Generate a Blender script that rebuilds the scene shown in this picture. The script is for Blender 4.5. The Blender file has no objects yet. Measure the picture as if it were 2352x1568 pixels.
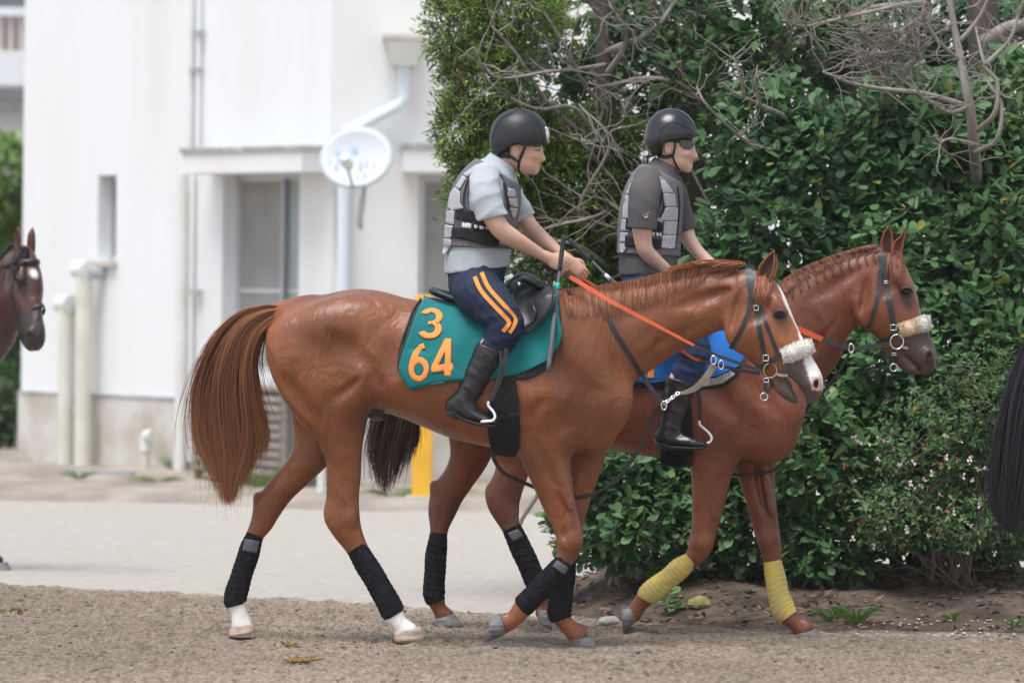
import bpy, bmesh, math, random
import numpy as np
from mathutils import Vector, Matrix
from mathutils.bvhtree import BVHTree
from mathutils.geometry import delaunay_2d_cdt

random.seed(7)
RNG = np.random.default_rng(11)
SC = bpy.context.scene
COL = SC.collection
R = math.radians

# ------------------------------------------------------------------ camera
# photo coordinates are given on a 2352 x 1568 grid
FPX = 13208.0
CAMZ = 1.63
PITCH = math.atan(134.0 / FPX)
ROLL = R(0.62)
_f = np.array([0, math.cos(PITCH), -math.sin(PITCH)])
_u0 = np.array([0, math.sin(PITCH), math.cos(PITCH)])
_r0 = np.array([1.0, 0, 0])
_r = math.cos(ROLL) * _r0 + math.sin(ROLL) * _u0
_u = -math.sin(ROLL) * _r0 + math.cos(ROLL) * _u0
CAM = np.array([0, 0, CAMZ])
cd = bpy.data.cameras.new('camera')
cam = bpy.data.objects.new('camera', cd)
COL.objects.link(cam)
cam.matrix_world = Matrix(((_r[0], _u[0], -_f[0], 0), (_r[1], _u[1], -_f[1], 0), (_r[2], _u[2], -_f[2], CAMZ), (0, 0, 0, 1)))
cd.sensor_width = 36
cd.lens = FPX / 2352 * 36
cd.clip_start = 0.5
cd.clip_end = 2000
cd.dof.use_dof = True
cd.dof.focus_distance = 26.1
cd.dof.aperture_fstop = 3.6
SC.camera = cam

# ------------------------------------------------------------------ light: bright overcast
SUN_EL, SUN_AZ = 70.0, 215.0
wd = bpy.data.worlds.new('World')
SC.world = wd
wd.use_nodes = True
nt = wd.node_tree
nt.nodes.clear()
sky = nt.nodes.new('ShaderNodeTexSky')
sky.sky_type = 'NISHITA'
sky.sun_disc = False
sky.sun_elevation = R(SUN_EL)
sky.sun_rotation = R(SUN_AZ)
sky.air_density = 1.0
sky.dust_density = 2.0
hs = nt.nodes.new('ShaderNodeHueSaturation')
hs.inputs['Saturation'].default_value = 0.38      # thin cloud cover takes the blue out of the sky
bgn = nt.nodes.new('ShaderNodeBackground')
bgn.inputs['Strength'].default_value = 0.11
wo = nt.nodes.new('ShaderNodeOutputWorld')
nt.links.new(sky.outputs[0], hs.inputs['Color'])
nt.links.new(hs.outputs[0], bgn.inputs['Color'])
nt.links.new(bgn.outputs[0], wo.inputs['Surface'])
sd = bpy.data.lights.new('sun', 'SUN')
sd.energy = 1.5
sd.angle = R(32)
sd.color = (1.0, 0.992, 0.985)
sun = bpy.data.objects.new('sun', sd)
COL.objects.link(sun)
_az = R(SUN_AZ)
_sd = Vector((math.sin(_az) * math.cos(R(SUN_EL)), math.cos(_az) * math.cos(R(SUN_EL)), math.sin(R(SUN_EL))))
sun.rotation_euler = (-_sd).to_track_quat('-Z', 'Y').to_euler()
sun.location = (0, 0, 20)
SC.view_settings.view_transform = 'Standard'
SC.view_settings.look = 'None'
SC.view_settings.exposure = 1.05
SC.view_settings.gamma = 1.0
SC.view_settings.use_curve_mapping = False

# ------------------------------------------------------------------ pixel <-> world
def W(px, py, Y):
    px, py, Y = np.asarray(px, float), np.asarray(py, float), np.asarray(Y, float)
    cx, cy = (px - 1176) / FPX, -(py - 784) / FPX
    d = _f + cx[..., None] * _r + cy[..., None] * _u
    return CAM + d * (Y / d[..., 1])[..., None]
def raydir(px, py):
    d = _f + (px - 1176) / FPX * _r - (py - 784) / FPX * _u
    return d / np.linalg.norm(d)
def w2px(P):
    q = np.asarray(P, float) - CAM
    z = q @ _f
    return np.stack([1176 + FPX * (q @ _r) / z, 784 - FPX * (q @ _u) / z], -1)
def V(px, py, Y): return Vector(W(px, py, Y))

# ------------------------------------------------------------------ materials
def mat(name, col, rough=0.6, metal=0.0, spec=0.5, col2=None, scale=20.0, bump=0.0, bscale=None, detail=4.0, stretch=(1, 1, 1), attr=None, sheen=0.0, trans=0.0, contrast=(0.35, 0.65), coat=0.0):
    m = bpy.data.materials.new(name)
    m.use_nodes = True
    n = m.node_tree.nodes
    l = m.node_tree.links
    b = n['Principled BSDF']
    b.inputs['Roughness'].default_value = rough
    b.inputs['Metallic'].default_value = metal
    b.inputs['Specular IOR Level'].default_value = spec
    b.inputs['Base Color'].default_value = (*col, 1)
    if sheen:
        b.inputs['Sheen Weight'].default_value = sheen
        b.inputs['Sheen Roughness'].default_value = 0.4
    if coat: b.inputs['Coat Weight'].default_value = coat
    if trans:
        b.inputs['Transmission Weight'].default_value = 0.0
    src = None
    if col2 is not None or bump:
        tc = n.new('ShaderNodeTexCoord')
        mp = n.new('ShaderNodeMapping')
        mp.inputs['Scale'].default_value = stretch
        l.new(tc.outputs['Object'], mp.inputs['Vector'])
    if col2 is not None:
        no = n.new('ShaderNodeTexNoise')
        no.inputs['Scale'].default_value = scale
        no.inputs['Detail'].default_value = detail
        l.new(mp.outputs[0], no.inputs['Vector'])
        mr = n.new('ShaderNodeMapRange')
        mr.inputs['From Min'].default_value = contrast[0]
        mr.inputs['From Max'].default_value = contrast[1]
        l.new(no.outputs['Fac'], mr.inputs['Value'])
        mx = n.new('ShaderNodeMix')
        mx.data_type = 'RGBA'
        mx.inputs[6].default_value = (*col, 1)
        mx.inputs[7].default_value = (*col2, 1)
        l.new(mr.outputs[0], mx.inputs[0])
        src = mx.outputs[2]
        l.new(src, b.inputs['Base Color'])
    if attr:
        at = n.new('ShaderNodeAttribute')
        at.attribute_name = attr
        if src is None:
            l.new(at.outputs['Color'], b.inputs['Base Color'])
        else:
            mu = n.new('ShaderNodeMix')
            mu.data_type = 'RGBA'
            mu.blend_type = 'MULTIPLY'
            mu.inputs[0].default_value = 1.0
            l.new(src, mu.inputs[6])
            l.new(at.outputs['Color'], mu.inputs[7])
            l.new(mu.outputs[2], b.inputs['Base Color'])
    if bump:
        nb = n.new('ShaderNodeTexNoise')
        nb.inputs['Scale'].default_value = bscale or scale * 3
        nb.inputs['Detail'].default_value = 5
        l.new(mp.outputs[0], nb.inputs['Vector'])
        bm_ = n.new('ShaderNodeBump')
        bm_.inputs['Strength'].default_value = min(1.0, bump)
        bm_.inputs['Distance'].default_value = 0.01
        l.new(nb.outputs['Fac'], bm_.inputs['Height'])
        l.new(bm_.outputs[0], b.inputs['Normal'])
    return m

def leafmat(name, c1, c2, rough=0.38):
    m = mat(name, c1, rough, spec=0.35, attr='tint')
    n = m.node_tree.nodes
    l = m.node_tree.links
    b = n['Principled BSDF']
    out = [x for x in n if x.type == 'OUTPUT_MATERIAL'][0]
    at = [x for x in n if x.type == 'ATTRIBUTE'][0]
    tr = n.new('ShaderNodeBsdfTranslucent')
    l.new(at.outputs['Color'], tr.inputs['Color'])
    ms = n.new('ShaderNodeMixShader')
    ms.inputs[0].default_value = 0.30
    l.new(b.outputs[0], ms.inputs[1])
    l.new(tr.outputs[0], ms.inputs[2])
    l.new(ms.outputs[0], out.inputs['Surface'])
    return m

# ------------------------------------------------------------------ scene graph
def tag(o, label=None, cat=None, group=None, kind=None):
    if label: o['label'] = label
    if cat: o['category'] = cat
    if group: o['group'] = group
    if kind: o['kind'] = kind
    return o
def thing(name, label, cat, loc=(0, 0, 0), group=None):
    o = bpy.data.objects.new(name, None)
    o.empty_display_size = 0.1
    COL.objects.link(o)
    o.location = loc
    return tag(o, label, cat, group)
def adopt(o, parent):
    if parent is None: return o
    o.parent = parent
    m = Matrix.Identity(4)
    p = parent
    while p is not None:
        if p.type == 'EMPTY': m = Matrix.Translation(p.location)
        p = p.parent
    o.matrix_parent_inverse = m.inverted() if parent.type == 'EMPTY' else Matrix.Identity(4)
    return o
def mesh_np(name, v, f, smooth=True, attrs=None):
    """v (n,3); f (m,3|4) array or list of tuples"""
    me = bpy.data.meshes.new(name)
    v = np.asarray(v, np.float32)
    if isinstance(f, np.ndarray) and f.ndim == 2:
        k = f.shape[1]
        m = len(f)
        me.vertices.add(len(v))
        me.vertices.foreach_set('co', v.ravel())
        me.loops.add(m * k)
        me.loops.foreach_set('vertex_index', f.astype(np.int32).ravel())
        me.polygons.add(m)
        me.polygons.foreach_set('loop_start', np.arange(0, m * k, k, dtype=np.int32))
        me.update(calc_edges=True)
    else:
        me.from_pydata(v.tolist(), [], [tuple(int(i) for i in x) for x in f])
        me.update()
    if smooth:
        me.polygons.foreach_set('use_smooth', np.ones(len(me.polygons), dtype=bool))
    for an, arr in (attrs or {}).items():
        a = me.color_attributes.new(an, 'FLOAT_COLOR', 'POINT')
        arr = np.asarray(arr, np.float32)
        if arr.shape[1] == 3: arr = np.concatenate([arr, np.ones((len(arr), 1), np.float32)], 1)
        a.data.foreach_set('color', arr.ravel())
    me.validate()
    return me
def obj(name, me, m, parent=None, label=None, cat=None, group=None, kind=None):
    o = bpy.data.objects.new(name, me)
    COL.objects.link(o)
    if m is not None:
        me.materials.append(m)
    adopt(o, parent)
    return tag(o, label, cat, group, kind)
class MB:
    """collects simple solids into one mesh"""
    def __init__(s): s.v, s.f = [], []
    def add(s, v, f):
        b = len(s.v)
        s.v += [tuple(map(float, x)) for x in v]
        s.f += [tuple(b + int(i) for i in q) for q in f]
        return s
    def box(s, c, size, ax=None):
        """ax: 3 unit row vectors"""
        ax = np.eye(3) if ax is None else np.asarray(ax, float)
        c = np.asarray(c, float)
        h = np.asarray(size, float) / 2
        vs = [c + ax[0] * h[0] * i + ax[1] * h[1] * j + ax[2] * h[2] * k for i in (-1, 1) for j in (-1, 1) for k in (-1, 1)]
        return s.add(vs, [(0, 1, 3, 2), (4, 6, 7, 5), (0, 4, 5, 1), (2, 3, 7, 6), (0, 2, 6, 4), (1, 5, 7, 3)])
    def tube(s, pts, rad, n=8, cap=True):
        v, f = tube_np(pts, rad, n, cap)
        return s.add(v, f)
    def mesh(s, name='mesh', smooth=False): return mesh_np(name, s.v, s.f, smooth)
    def build(s, name, m, parent=None, smooth=False, bevel=0.0, **kw):
        o = obj(name, s.mesh(name, smooth), m, parent, **kw)
        if bevel:
            b = o.modifiers.new('bevel', 'BEVEL')
            b.width = bevel
            b.segments = 2
            b.limit_method = 'ANGLE'
        return o
def tube_np(pts, rad, n=8, cap=True):
    P = np.asarray(pts, float)
    m = len(P)
    rad = np.broadcast_to(np.asarray(rad, float), (m,))
    T = np.gradient(P, axis=0)
    T /= np.linalg.norm(T, axis=1)[:, None] + 1e-9
    up = np.array([0.13, -0.9, 0.41]) if abs(T[0] @ np.array([0, 0, 1.0])) > 0.9 else np.array([0, 0, 1.0])
    A = []
    a = np.cross(T[0], up)
    a /= np.linalg.norm(a)
    for i in range(m):
        a = a - T[i] * (a @ T[i])
        a /= np.linalg.norm(a) + 1e-9
        A.append(a)
    A = np.array(A)
    B = np.cross(T, A)
    th = np.linspace(0, 2 * np.pi, n, endpoint=False)
    v = P[:, None, :] + rad[:, None, None] * (np.cos(th)[None, :, None] * A[:, None, :] + np.sin(th)[None, :, None] * B[:, None, :])
    v = v.reshape(-1, 3)
    f = []
    for i in range(m - 1):
        for j in range(n):
            k = (j + 1) % n
            f.append((i * n + j, i * n + k, (i + 1) * n + k, (i + 1) * n + j))
    if cap:
        f.append(tuple(range(n))[::-1])
        f.append(tuple((m - 1) * n + j for j in range(n)))
    return v, f
def catmull(P, per=6):
    P = np.asarray(P, float)
    if len(P) < 3:
        t = np.linspace(0, 1, per + 1)[:, None]
        return P[0] * (1 - t) + P[1] * t
    Q = np.vstack([2 * P[0] - P[1], P, 2 * P[-1] - P[-2]])
    out = []
    for i in range(1, len(Q) - 2):
        t = np.linspace(0, 1, per, endpoint=False)[:, None]
        p0, p1, p2, p3 = Q[i - 1], Q[i], Q[i + 1], Q[i + 2]
        out.append(0.5 * (2 * p1 + (p2 - p0) * t + (2 * p0 - 5 * p1 + 4 * p2 - p3) * t ** 2 + (3 * p1 - p0 - 3 * p2 + p3) * t ** 3))
    out.append(P[-1:])
    return np.vstack(out)
def resample(P, step):
    P = np.asarray(P, float)
    s = np.r_[0, np.cumsum(np.linalg.norm(np.diff(P, axis=0), axis=1))]
    n = max(2, int(round(s[-1] / step)) + 1)
    q = np.linspace(0, s[-1], n)
    return np.stack([np.interp(q, s, P[:, i]) for i in range(P.shape[1])], 1)

# value noise for meshes -------------------------------------------------
def vnoise2(x, y, seed=0):
    xi, yi = np.floor(x).astype(np.int64), np.floor(y).astype(np.int64)
    fx, fy = x - xi, y - yi
    fx, fy = fx * fx * (3 - 2 * fx), fy * fy * (3 - 2 * fy)
    def hsh(a, b):
        h = (a * 374761393 + b * 668265263 + seed * 1442695041) & 0xffffffff
        h = ((h ^ (h >> 13)) * 1274126177) & 0xffffffff
        return ((h ^ (h >> 16)) & 0xffff) / 65535.0
    return (hsh(xi, yi) * (1 - fx) + hsh(xi + 1, yi) * fx) * (1 - fy) + (hsh(xi, yi + 1) * (1 - fx) + hsh(xi + 1, yi + 1) * fx) * fy

# ------------------------------------------------------------------ implicit surfaces
class Field:
    def __init__(s, lo, hi, h):
        s.lo, s.h = np.asarray(lo, float), h
        s.n = np.ceil((np.asarray(hi, float) - s.lo) / h).astype(int) + 1
        s.v = np.full(s.n, 1.0, np.float32)
    def sub(s, lo, hi):
        a = np.clip(np.floor((np.asarray(lo) - s.lo) / s.h).astype(int), 0, s.n - 1)
        b = np.clip(np.ceil((np.asarray(hi) - s.lo) / s.h).astype(int) + 1, 1, s.n)
        b = np.maximum(b, a + 1)
        ax = [(s.lo[i] + s.h * np.arange(a[i], b[i])).astype(np.float32) for i in range(3)]
        return tuple(slice(a[i], b[i]) for i in range(3)), ax[0][:, None, None], ax[1][None, :, None], ax[2][None, None, :]
    def put(s, sl, d, k, op='u'):
        a = s.v[sl]
        if op == 'u':
            h = np.maximum(k - np.abs(a - d), 0) / k
            s.v[sl] = np.minimum(a, d) - h * h * k * 0.25
        else:
            d = -d
            h = np.maximum(k - np.abs(a - d), 0) / k
            s.v[sl] = np.maximum(a, d) + h * h * k * 0.25
    def tube(s, P, ru, rv, k=0.03, op='u', lat=(0, 1, 0), per=4, n=2.0):
        S = catmull(np.c_[np.asarray(P, float), ru, rv], per) if len(P) > 2 else np.c_[np.asarray(P, float), ru, rv]
        S[:, 3:] = np.maximum(S[:, 3:], 0.003)
        mg = 0.03 + k
        rm = S[:, 3:].max()
        sl, X, Y, Z = s.sub(S[:, :3].min(0) - rm - mg, S[:, :3].max(0) + rm + mg)
        D = np.full((X.shape[0], Y.shape[1], Z.shape[2]), 1.0, np.float32)
        o = [sl[i].start for i in range(3)]
        L = np.asarray(lat, float)
        L = L / np.linalg.norm(L)
        for i in range(len(S) - 1):
            A, B = S[i, :3], S[i + 1, :3]
            T = B - A
            ln = np.linalg.norm(T)
            if ln < 1e-6: continue
            T = T / ln
            Lo = L - T * (L @ T)
            Lo /= np.linalg.norm(Lo) + 1e-9
            U = np.cross(T, Lo)
            r = max(S[i, 3:].max(), S[i + 1, 3:].max()) + mg
            s2, x, y, z = s.sub(np.minimum(A, B) - r, np.maximum(A, B) + r)
            q = tuple(slice(s2[j].start - o[j], s2[j].stop - o[j]) for j in range(3))
            if any(t.start < 0 or t.stop > D.shape[j] for j, t in enumerate(q)):
                q = tuple(slice(max(0, t.start), min(D.shape[j], t.stop)) for j, t in enumerate(q))
                x, y, z = X[q[0]], Y[:, q[1]], Z[:, :, q[2]]
            dx, dy, dz = x - A[0], y - A[1], z - A[2]
            w = dx * T[0] + dy * T[1] + dz * T[2]
            t = np.clip(w / ln, 0, 1)
            w = w - t * ln
            u = dx * U[0] + dy * U[1] + dz * U[2]
            v = dx * Lo[0] + dy * Lo[1] + dz * Lo[2]
            a = S[i, 3] + (S[i + 1, 3] - S[i, 3]) * t
            b = S[i, 4] + (S[i + 1, 4] - S[i, 4]) * t
            c = np.minimum(a, b)
            kk = np.sqrt((u / a) ** 2 + (v / b) ** 2 + (w / c) ** 2) + 1e-6
            le = np.sqrt(u * u + v * v + w * w)
            d = np.where(le < 1e-4, -c, le * (1 - 1 / kk))
            D[q] = np.minimum(D[q], d)
        s.put(sl, D, k, op)
    def ell(s, c, r, ax=None, k=0.03, op='u'):
        ax = np.eye(3) if ax is None else np.asarray(ax, float)
        c = np.asarray(c, float)
        rm = max(r) + k + 0.02
        sl, X, Y, Z = s.sub(c - rm, c + rm)
        dx, dy, dz = X - c[0], Y - c[1], Z - c[2]
        q = [dx * ax[i][0] + dy * ax[i][1] + dz * ax[i][2] for i in range(3)]
        kk = np.sqrt(sum((q[i] / r[i]) ** 2 for i in range(3))) + 1e-6
        le = np.sqrt(sum(t * t for t in q))
        d = np.where(le < 1e-4, -min(r), le * (1 - 1 / kk))
        s.put(sl, d.astype(np.float32), k, op)
    def half(s, p, n, k=0.004):
        """keep the side n points away from"""
        X = (s.lo[0] + s.h * np.arange(s.n[0]))[:, None, None]
        Y = (s.lo[1] + s.h * np.arange(s.n[1]))[None, :, None]
        Z = (s.lo[2] + s.h * np.arange(s.n[2]))[None, None, :]
        n = np.asarray(n, float) / np.linalg.norm(n)
        d = (X - p[0]) * n[0] + (Y - p[1]) * n[1] + (Z - p[2]) * n[2]
        s.v = np.maximum(s.v, d.astype(np.float32))
    def wrinkle(s, fn):
        X = (s.lo[0] + s.h * np.arange(s.n[0]))[:, None, None]
        Y = (s.lo[1] + s.h * np.arange(s.n[1]))[None, :, None]
        Z = (s.lo[2] + s.h * np.arange(s.n[2]))[None, None, :]
        s.v = s.v + fn(X, Y, Z).astype(np.float32)
    def mesh(s, smooth=2):
        v = s.v
        ins = v < 0
        nx, ny, nz = v.shape
        c = np.zeros((nx - 1, ny - 1, nz - 1), np.uint8)
        for i in (0, 1):
            for j in (0, 1):
                for k in (0, 1):
                    c += ins[i:nx - 1 + i, j:ny - 1 + j, k:nz - 1 + k]
        act = np.argwhere((c > 0) & (c < 8))
        idx = np.full(c.shape, -1, np.int32)
        idx[act[:, 0], act[:, 1], act[:, 2]] = np.arange(len(act))
        acc = np.zeros((len(act), 3))
        cnt = np.zeros(len(act))
        cor = [(i, j, k) for i in (0, 1) for j in (0, 1) for k in (0, 1)]
        for a in cor:
            for ax in range(3):
                if a[ax] == 1: continue
                b = list(a)
                b[ax] = 1
                va = v[act[:, 0] + a[0], act[:, 1] + a[1], act[:, 2] + a[2]]
                vb = v[act[:, 0] + b[0], act[:, 1] + b[1], act[:, 2] + b[2]]
                m = (va < 0) != (vb < 0)
                t = np.where(m, va / np.where(m, va - vb, 1), 0)
                p = np.tile(np.array(a, float), (len(act), 1))
                p[:, ax] += t
                acc[m] += p[m]
                cnt[m] += 1
        P = s.lo + s.h * (act + acc / cnt[:, None])
        F = []
        for ax in range(3):
            sl0, sl1 = [slice(None)] * 3, [slice(None)] * 3
            sl0[ax], sl1[ax] = slice(0, -1), slice(1, None)
            A, B = ins[tuple(sl0)], ins[tuple(sl1)]
            e = np.argwhere(A != B)
            b1, b2 = (ax + 1) % 3, (ax + 2) % 3
            ok = (e[:, b1] > 0) & (e[:, b2] > 0) & (e[:, b1] < v.shape[b1] - 1) & (e[:, b2] < v.shape[b2] - 1)
            e = e[ok]
            fl = A[e[:, 0], e[:, 1], e[:, 2]]
            q = []
            for (o1, o2) in ((-1, -1), (0, -1), (0, 0), (-1, 0)):
                w = e.copy()
                w[:, b1] += o1
                w[:, b2] += o2
                q.append(idx[w[:, 0], w[:, 1], w[:, 2]])
            q = np.stack(q, 1)
            q[~fl] = q[~fl][:, ::-1]
            F.append(q)
        F = np.vstack(F)
        F = F[(F >= 0).all(1)]
        for _ in range(smooth):
            S = np.zeros_like(P)
            N = np.zeros(len(P))
            for i in range(4):
                a, b = F[:, i], F[:, (i + 1) % 4]
                for j in range(3):
                    S[:, j] += np.bincount(a, P[b, j], len(P))
                N += np.bincount(a, minlength=len(P))
            P = np.where(N[:, None] > 0, P * 0.4 + 0.6 * S / np.maximum(N, 1)[:, None], P)
        return P, F

def bvh_of(v, f): return BVHTree.FromPolygons([tuple(map(float, x)) for x in v], [tuple(map(int, x)) for x in f])

# ------------------------------------------------------------------ things laid on surfaces
def inpoly(p, poly):
    x, y = p[:, 0], p[:, 1]
    q = np.asarray(poly, float)
    c = np.zeros(len(p), bool)
    j = len(q) - 1
    for i in range(len(q)):
        m = (q[i, 1] > y) != (q[j, 1] > y)
        xx = (q[j, 0] - q[i, 0]) * (y - q[i, 1]) / (q[j, 1] - q[i, 1] + 1e-12) + q[i, 0]
        c ^= m & (x < xx)
        j = i
    return c
def hitpx(bvh, px, py):
    d = Vector(raydir(px, py))
    h = bvh.ray_cast(Vector(CAM), d)
    return (h[3], d) if h[0] is not None else (None, d)
def patch(poly, bvh, offset=0.006, thick=0.004, res=6.0, holes=(), smooth=2, fallback=26.0):
    """a slab of cloth cut to a photo outline and laid on a surface"""
    B, E = [], []
    def ring(pl):
        q = resample(np.vstack([pl, pl[:1]]), res)[:-1]
        b = len(B)
        B.extend(q.tolist())
        E.extend([(b + i, b + (i + 1) % len(q)) for i in range(len(q))])
    poly = np.asarray(poly, float)
    ring(poly)
    for h in holes: ring(np.asarray(h, float))
    lo, hi = poly.min(0), poly.max(0)
    gx, gy = np.meshgrid(np.arange(lo[0] + res / 2, hi[0], res), np.arange(lo[1] + res / 2, hi[1], res))
    g = np.c_[gx.ravel(), gy.ravel()]
    k = inpoly(g, poly)
    for h in holes: k &= ~inpoly(g, h)
    g = g[k]
    bb = np.array(B)
    if len(g):
        dm = np.sqrt(((g[:, None, :] - bb[None]) ** 2).sum(2)).min(1)
        g = g[dm > res * 0.5]
    vs = [Vector(x) for x in B] + [Vector(x) for x in g]
    o = delaunay_2d_cdt(vs, E, [], 0, 1e-4)
    v2 = np.array([tuple(x) for x in o[0]])
    f = [tuple(x) for x in o[2]]
    cen = np.array([v2[list(t)].mean(0) for t in f])
    k = inpoly(cen, poly)
    for h in holes: k &= ~inpoly(cen, h)
    f = [t for t, q in zip(f, k) if q]
    n = len(v2)
    dist = np.full(n, np.nan)
    D = np.zeros((n, 3))
    for i in range(n):
        t, d = hitpx(bvh, *v2[i])
        D[i] = d
        if t is not None: dist[i] = t
    nb = [set() for _ in range(n)]
    for t in f:
        for i in range(len(t)):
            a, b = t[i], t[(i + 1) % len(t)]
            nb[a].add(b)
            nb[b].add(a)
    for _ in range(40):
        bad = np.where(np.isnan(dist))[0]
        if not len(bad): break
        for i in bad:
            q = [dist[j] for j in nb[i] if not np.isnan(dist[j])]
            if q: dist[i] = np.mean(q) + 0.004
    dist[np.isnan(dist)] = fallback
    for _ in range(smooth):
        d2 = dist.copy()
        for i in range(n):
            if nb[i]: d2[i] = min(dist[i], 0.4 * dist[i] + 0.6 * np.mean([dist[j] for j in nb[i]]))
        dist = d2
    vo = CAM + D * (dist - offset)[:, None]
    vi = CAM + D * (dist - offset + thick)[:, None]
    ff = []
    ec = {}
    for t in f:
        a = np.cross(vo[t[1]] - vo[t[0]], vo[t[2]] - vo[t[0]])
        if a @ D[t[0]] > 0: t = t[::-1]
        ff.append(t)
        ff.append(tuple(n + i for i in t[::-1]))
        for i in range(len(t)):
            e = (t[i], t[(i + 1) % len(t)])
            if (e[1], e[0]) in ec: del ec[(e[1], e[0])]
            else: ec[e] = 1
    for a, b in ec: ff.append((b, a, n + a, n + b))
    return np.vstack([vo, vi]), ff
def strap_pts(path, bvh, offset, depth=None, step=7.0, sm=3):
    """photo path -> 3-D points on the surface (path rows: px, py or px, py, depth)"""
    P = resample(catmull(np.asarray(path, float), 5), step)
    D = np.array([raydir(*p[:2]) for p in P])
    if bvh is None:
        return W(P[:, 0], P[:, 1], P[:, 2]), D
    t = np.array([np.nan if (h := hitpx(bvh, *p[:2])[0]) is None else h for p in P])
    ok = ~np.isnan(t)
    if not ok.any(): t[:] = depth
    else: t = np.interp(np.arange(len(t)), np.where(ok)[0], t[ok])
    for _ in range(sm):
        q = np.convolve(np.r_[t[0], t, t[-1]], [0.3, 0.4, 0.3], 'valid')
        t = np.minimum(t, q)
    return CAM + D * (t - offset)[:, None], D
def strap(path, width, bvh=None, offset=0.006, thick=0.004, depth=26.0, step=7.0):
    """flat strap; width in metres (scalar or list along path)"""
    P, D = strap_pts(path, bvh, offset, depth, step)
    T = np.gradient(P, axis=0)
    T /= np.linalg.norm(T, axis=1)[:, None] + 1e-9
    S = np.cross(T, D)
    S /= np.linalg.norm(S, axis=1)[:, None] + 1e-9
    N = np.cross(S, T)
    N *= np.sign((N * D).sum(1))[:, None] * -1
    w = np.interp(np.linspace(0, 1, len(P)), np.linspace(0, 1, np.size(width)), np.atleast_1d(width))[:, None] / 2
    v = np.stack([P - S * w, P + S * w, P + S * w - N * thick, P - S * w - N * thick], 1).reshape(-1, 3)
    f = []
    for i in range(len(P) - 1):
        for j in range(4):
            k = (j + 1) % 4
            f.append((i * 4 + j, (i + 1) * 4 + j, (i + 1) * 4 + k, i * 4 + k))
    f += [(0, 1, 2, 3), tuple((len(P) - 1) * 4 + j for j in (3, 2, 1, 0))]
    return v, f
def ribbons(strands, w, tints, face=None, taper=0.85):
    """hair: list of (n,3) paths -> flat tapered ribbons with tint attribute"""
    Vs, Fs, Cs = [], [], []
    b = 0
    for i, P in enumerate(strands):
        P = np.asarray(P)
        n = len(P)
        T = np.gradient(P, axis=0)
        D = np.array([0, 1.0, 0]) + RNG.normal(0, 0.45, 3)
        S = np.cross(T, D)
        S /= np.linalg.norm(S, axis=1)[:, None] + 1e-9
        t = np.linspace(0, 1, n)
        wi = (w[i] if np.ndim(w) else w) * (1 - taper * t ** 2) * np.minimum(1, 0.4 + 3 * t)
        Vs.append(np.stack([P - S * wi[:, None] / 2, P + S * wi[:, None] / 2], 1).reshape(-1, 3))
        k = np.arange(n - 1) * 2 + b
        Fs.append(np.stack([k, k + 1, k + 3, k + 2], 1))
        c = tints[i]
        c = np.asarray(c)
        if c.ndim == 1: c = np.tile(c, (n, 1))
        Cs.append(np.repeat(c, 2, axis=0))
        b += 2 * n
    return np.vstack(Vs), np.vstack(Fs), np.vstack(Cs)
# ================================================================== GROUND
def G(px, py, z=0.0):
    """photo pixel -> point on level ground"""
    d = raydir(px, py)
    t = (z - CAMZ) / d[2]
    return CAM + d * t
def gY(px, py): return G(px, py)[1]

# edge of the sand track, from left to right (x, y)
EDGE = np.array([(-30, 33.5), (-6, 31.8), (-2.8, 31.0), (-1.6, 30.0), (-0.6, 29.3), (0.1, 28.4), (0.6, 27.7), (1.2, 27.25), (2.4, 27.1), (6, 27.0), (30, 26.9)])
def edge_y(x):
    x = np.asarray(x, float)
    return np.interp(x, EDGE[:, 0], EDGE[:, 1]) + (0.5 * (vnoise2(x * 0.9, x * 0 + 3, 61) - 0.5) + 0.22 * (vnoise2(x * 3.3, x * 0 + 5, 62) - 0.5)) * np.clip((0.4 - x) / 0.8, 0.12, 1)
_pg = np.random.default_rng(99)
PRINTS = [(_pg.uniform(-2.9, 2.9), _pg.uniform(23.2, 30.0), _pg.uniform(.05, .085), _pg.uniform(.008, .022)) for _ in range(170)]
HOOF = []      # (x, y, depth) of the prints the hooves stand in
def sand_h(x, y):
    x, y = np.asarray(x, float), np.asarray(y, float)
    h = 0.010 * (vnoise2(x * 3.1, y * 1.7, 1) - 0.5) + 0.014 * (vnoise2(x * 9, y * 5, 2) - 0.5)
    c = vnoise2(x * 21, y * 11, 3)
    h = h + 0.010 * np.maximum(c - 0.6, 0) / 0.4 + 0.010 * (vnoise2(x * 44, y * 20, 4) - 0.5)
    p = vnoise2(x * 5.3 + 7, y * 2.9, 5)
    h = h - 0.022 * np.maximum(p - 0.68, 0) / 0.32
    for hx, hy, r, dz in PRINTS:
        m = (np.abs(x - hx) < 3 * r) & (np.abs(y - hy) < 3 * r)
        if m.any():
            q = ((x[m] - hx) ** 2 + (y[m] - hy) ** 2) / (r * r)
            h[m] += dz * (-np.exp(-q * 1.6) + 0.75 * np.exp(-(np.sqrt(q) - 1.35) ** 2 * 7))
    for hx, hy, dz in HOOF:
        h = h - dz * np.exp(-((x - hx) ** 2 + (y - hy) ** 2) / (2 * 0.07 ** 2))
    return h

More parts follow.
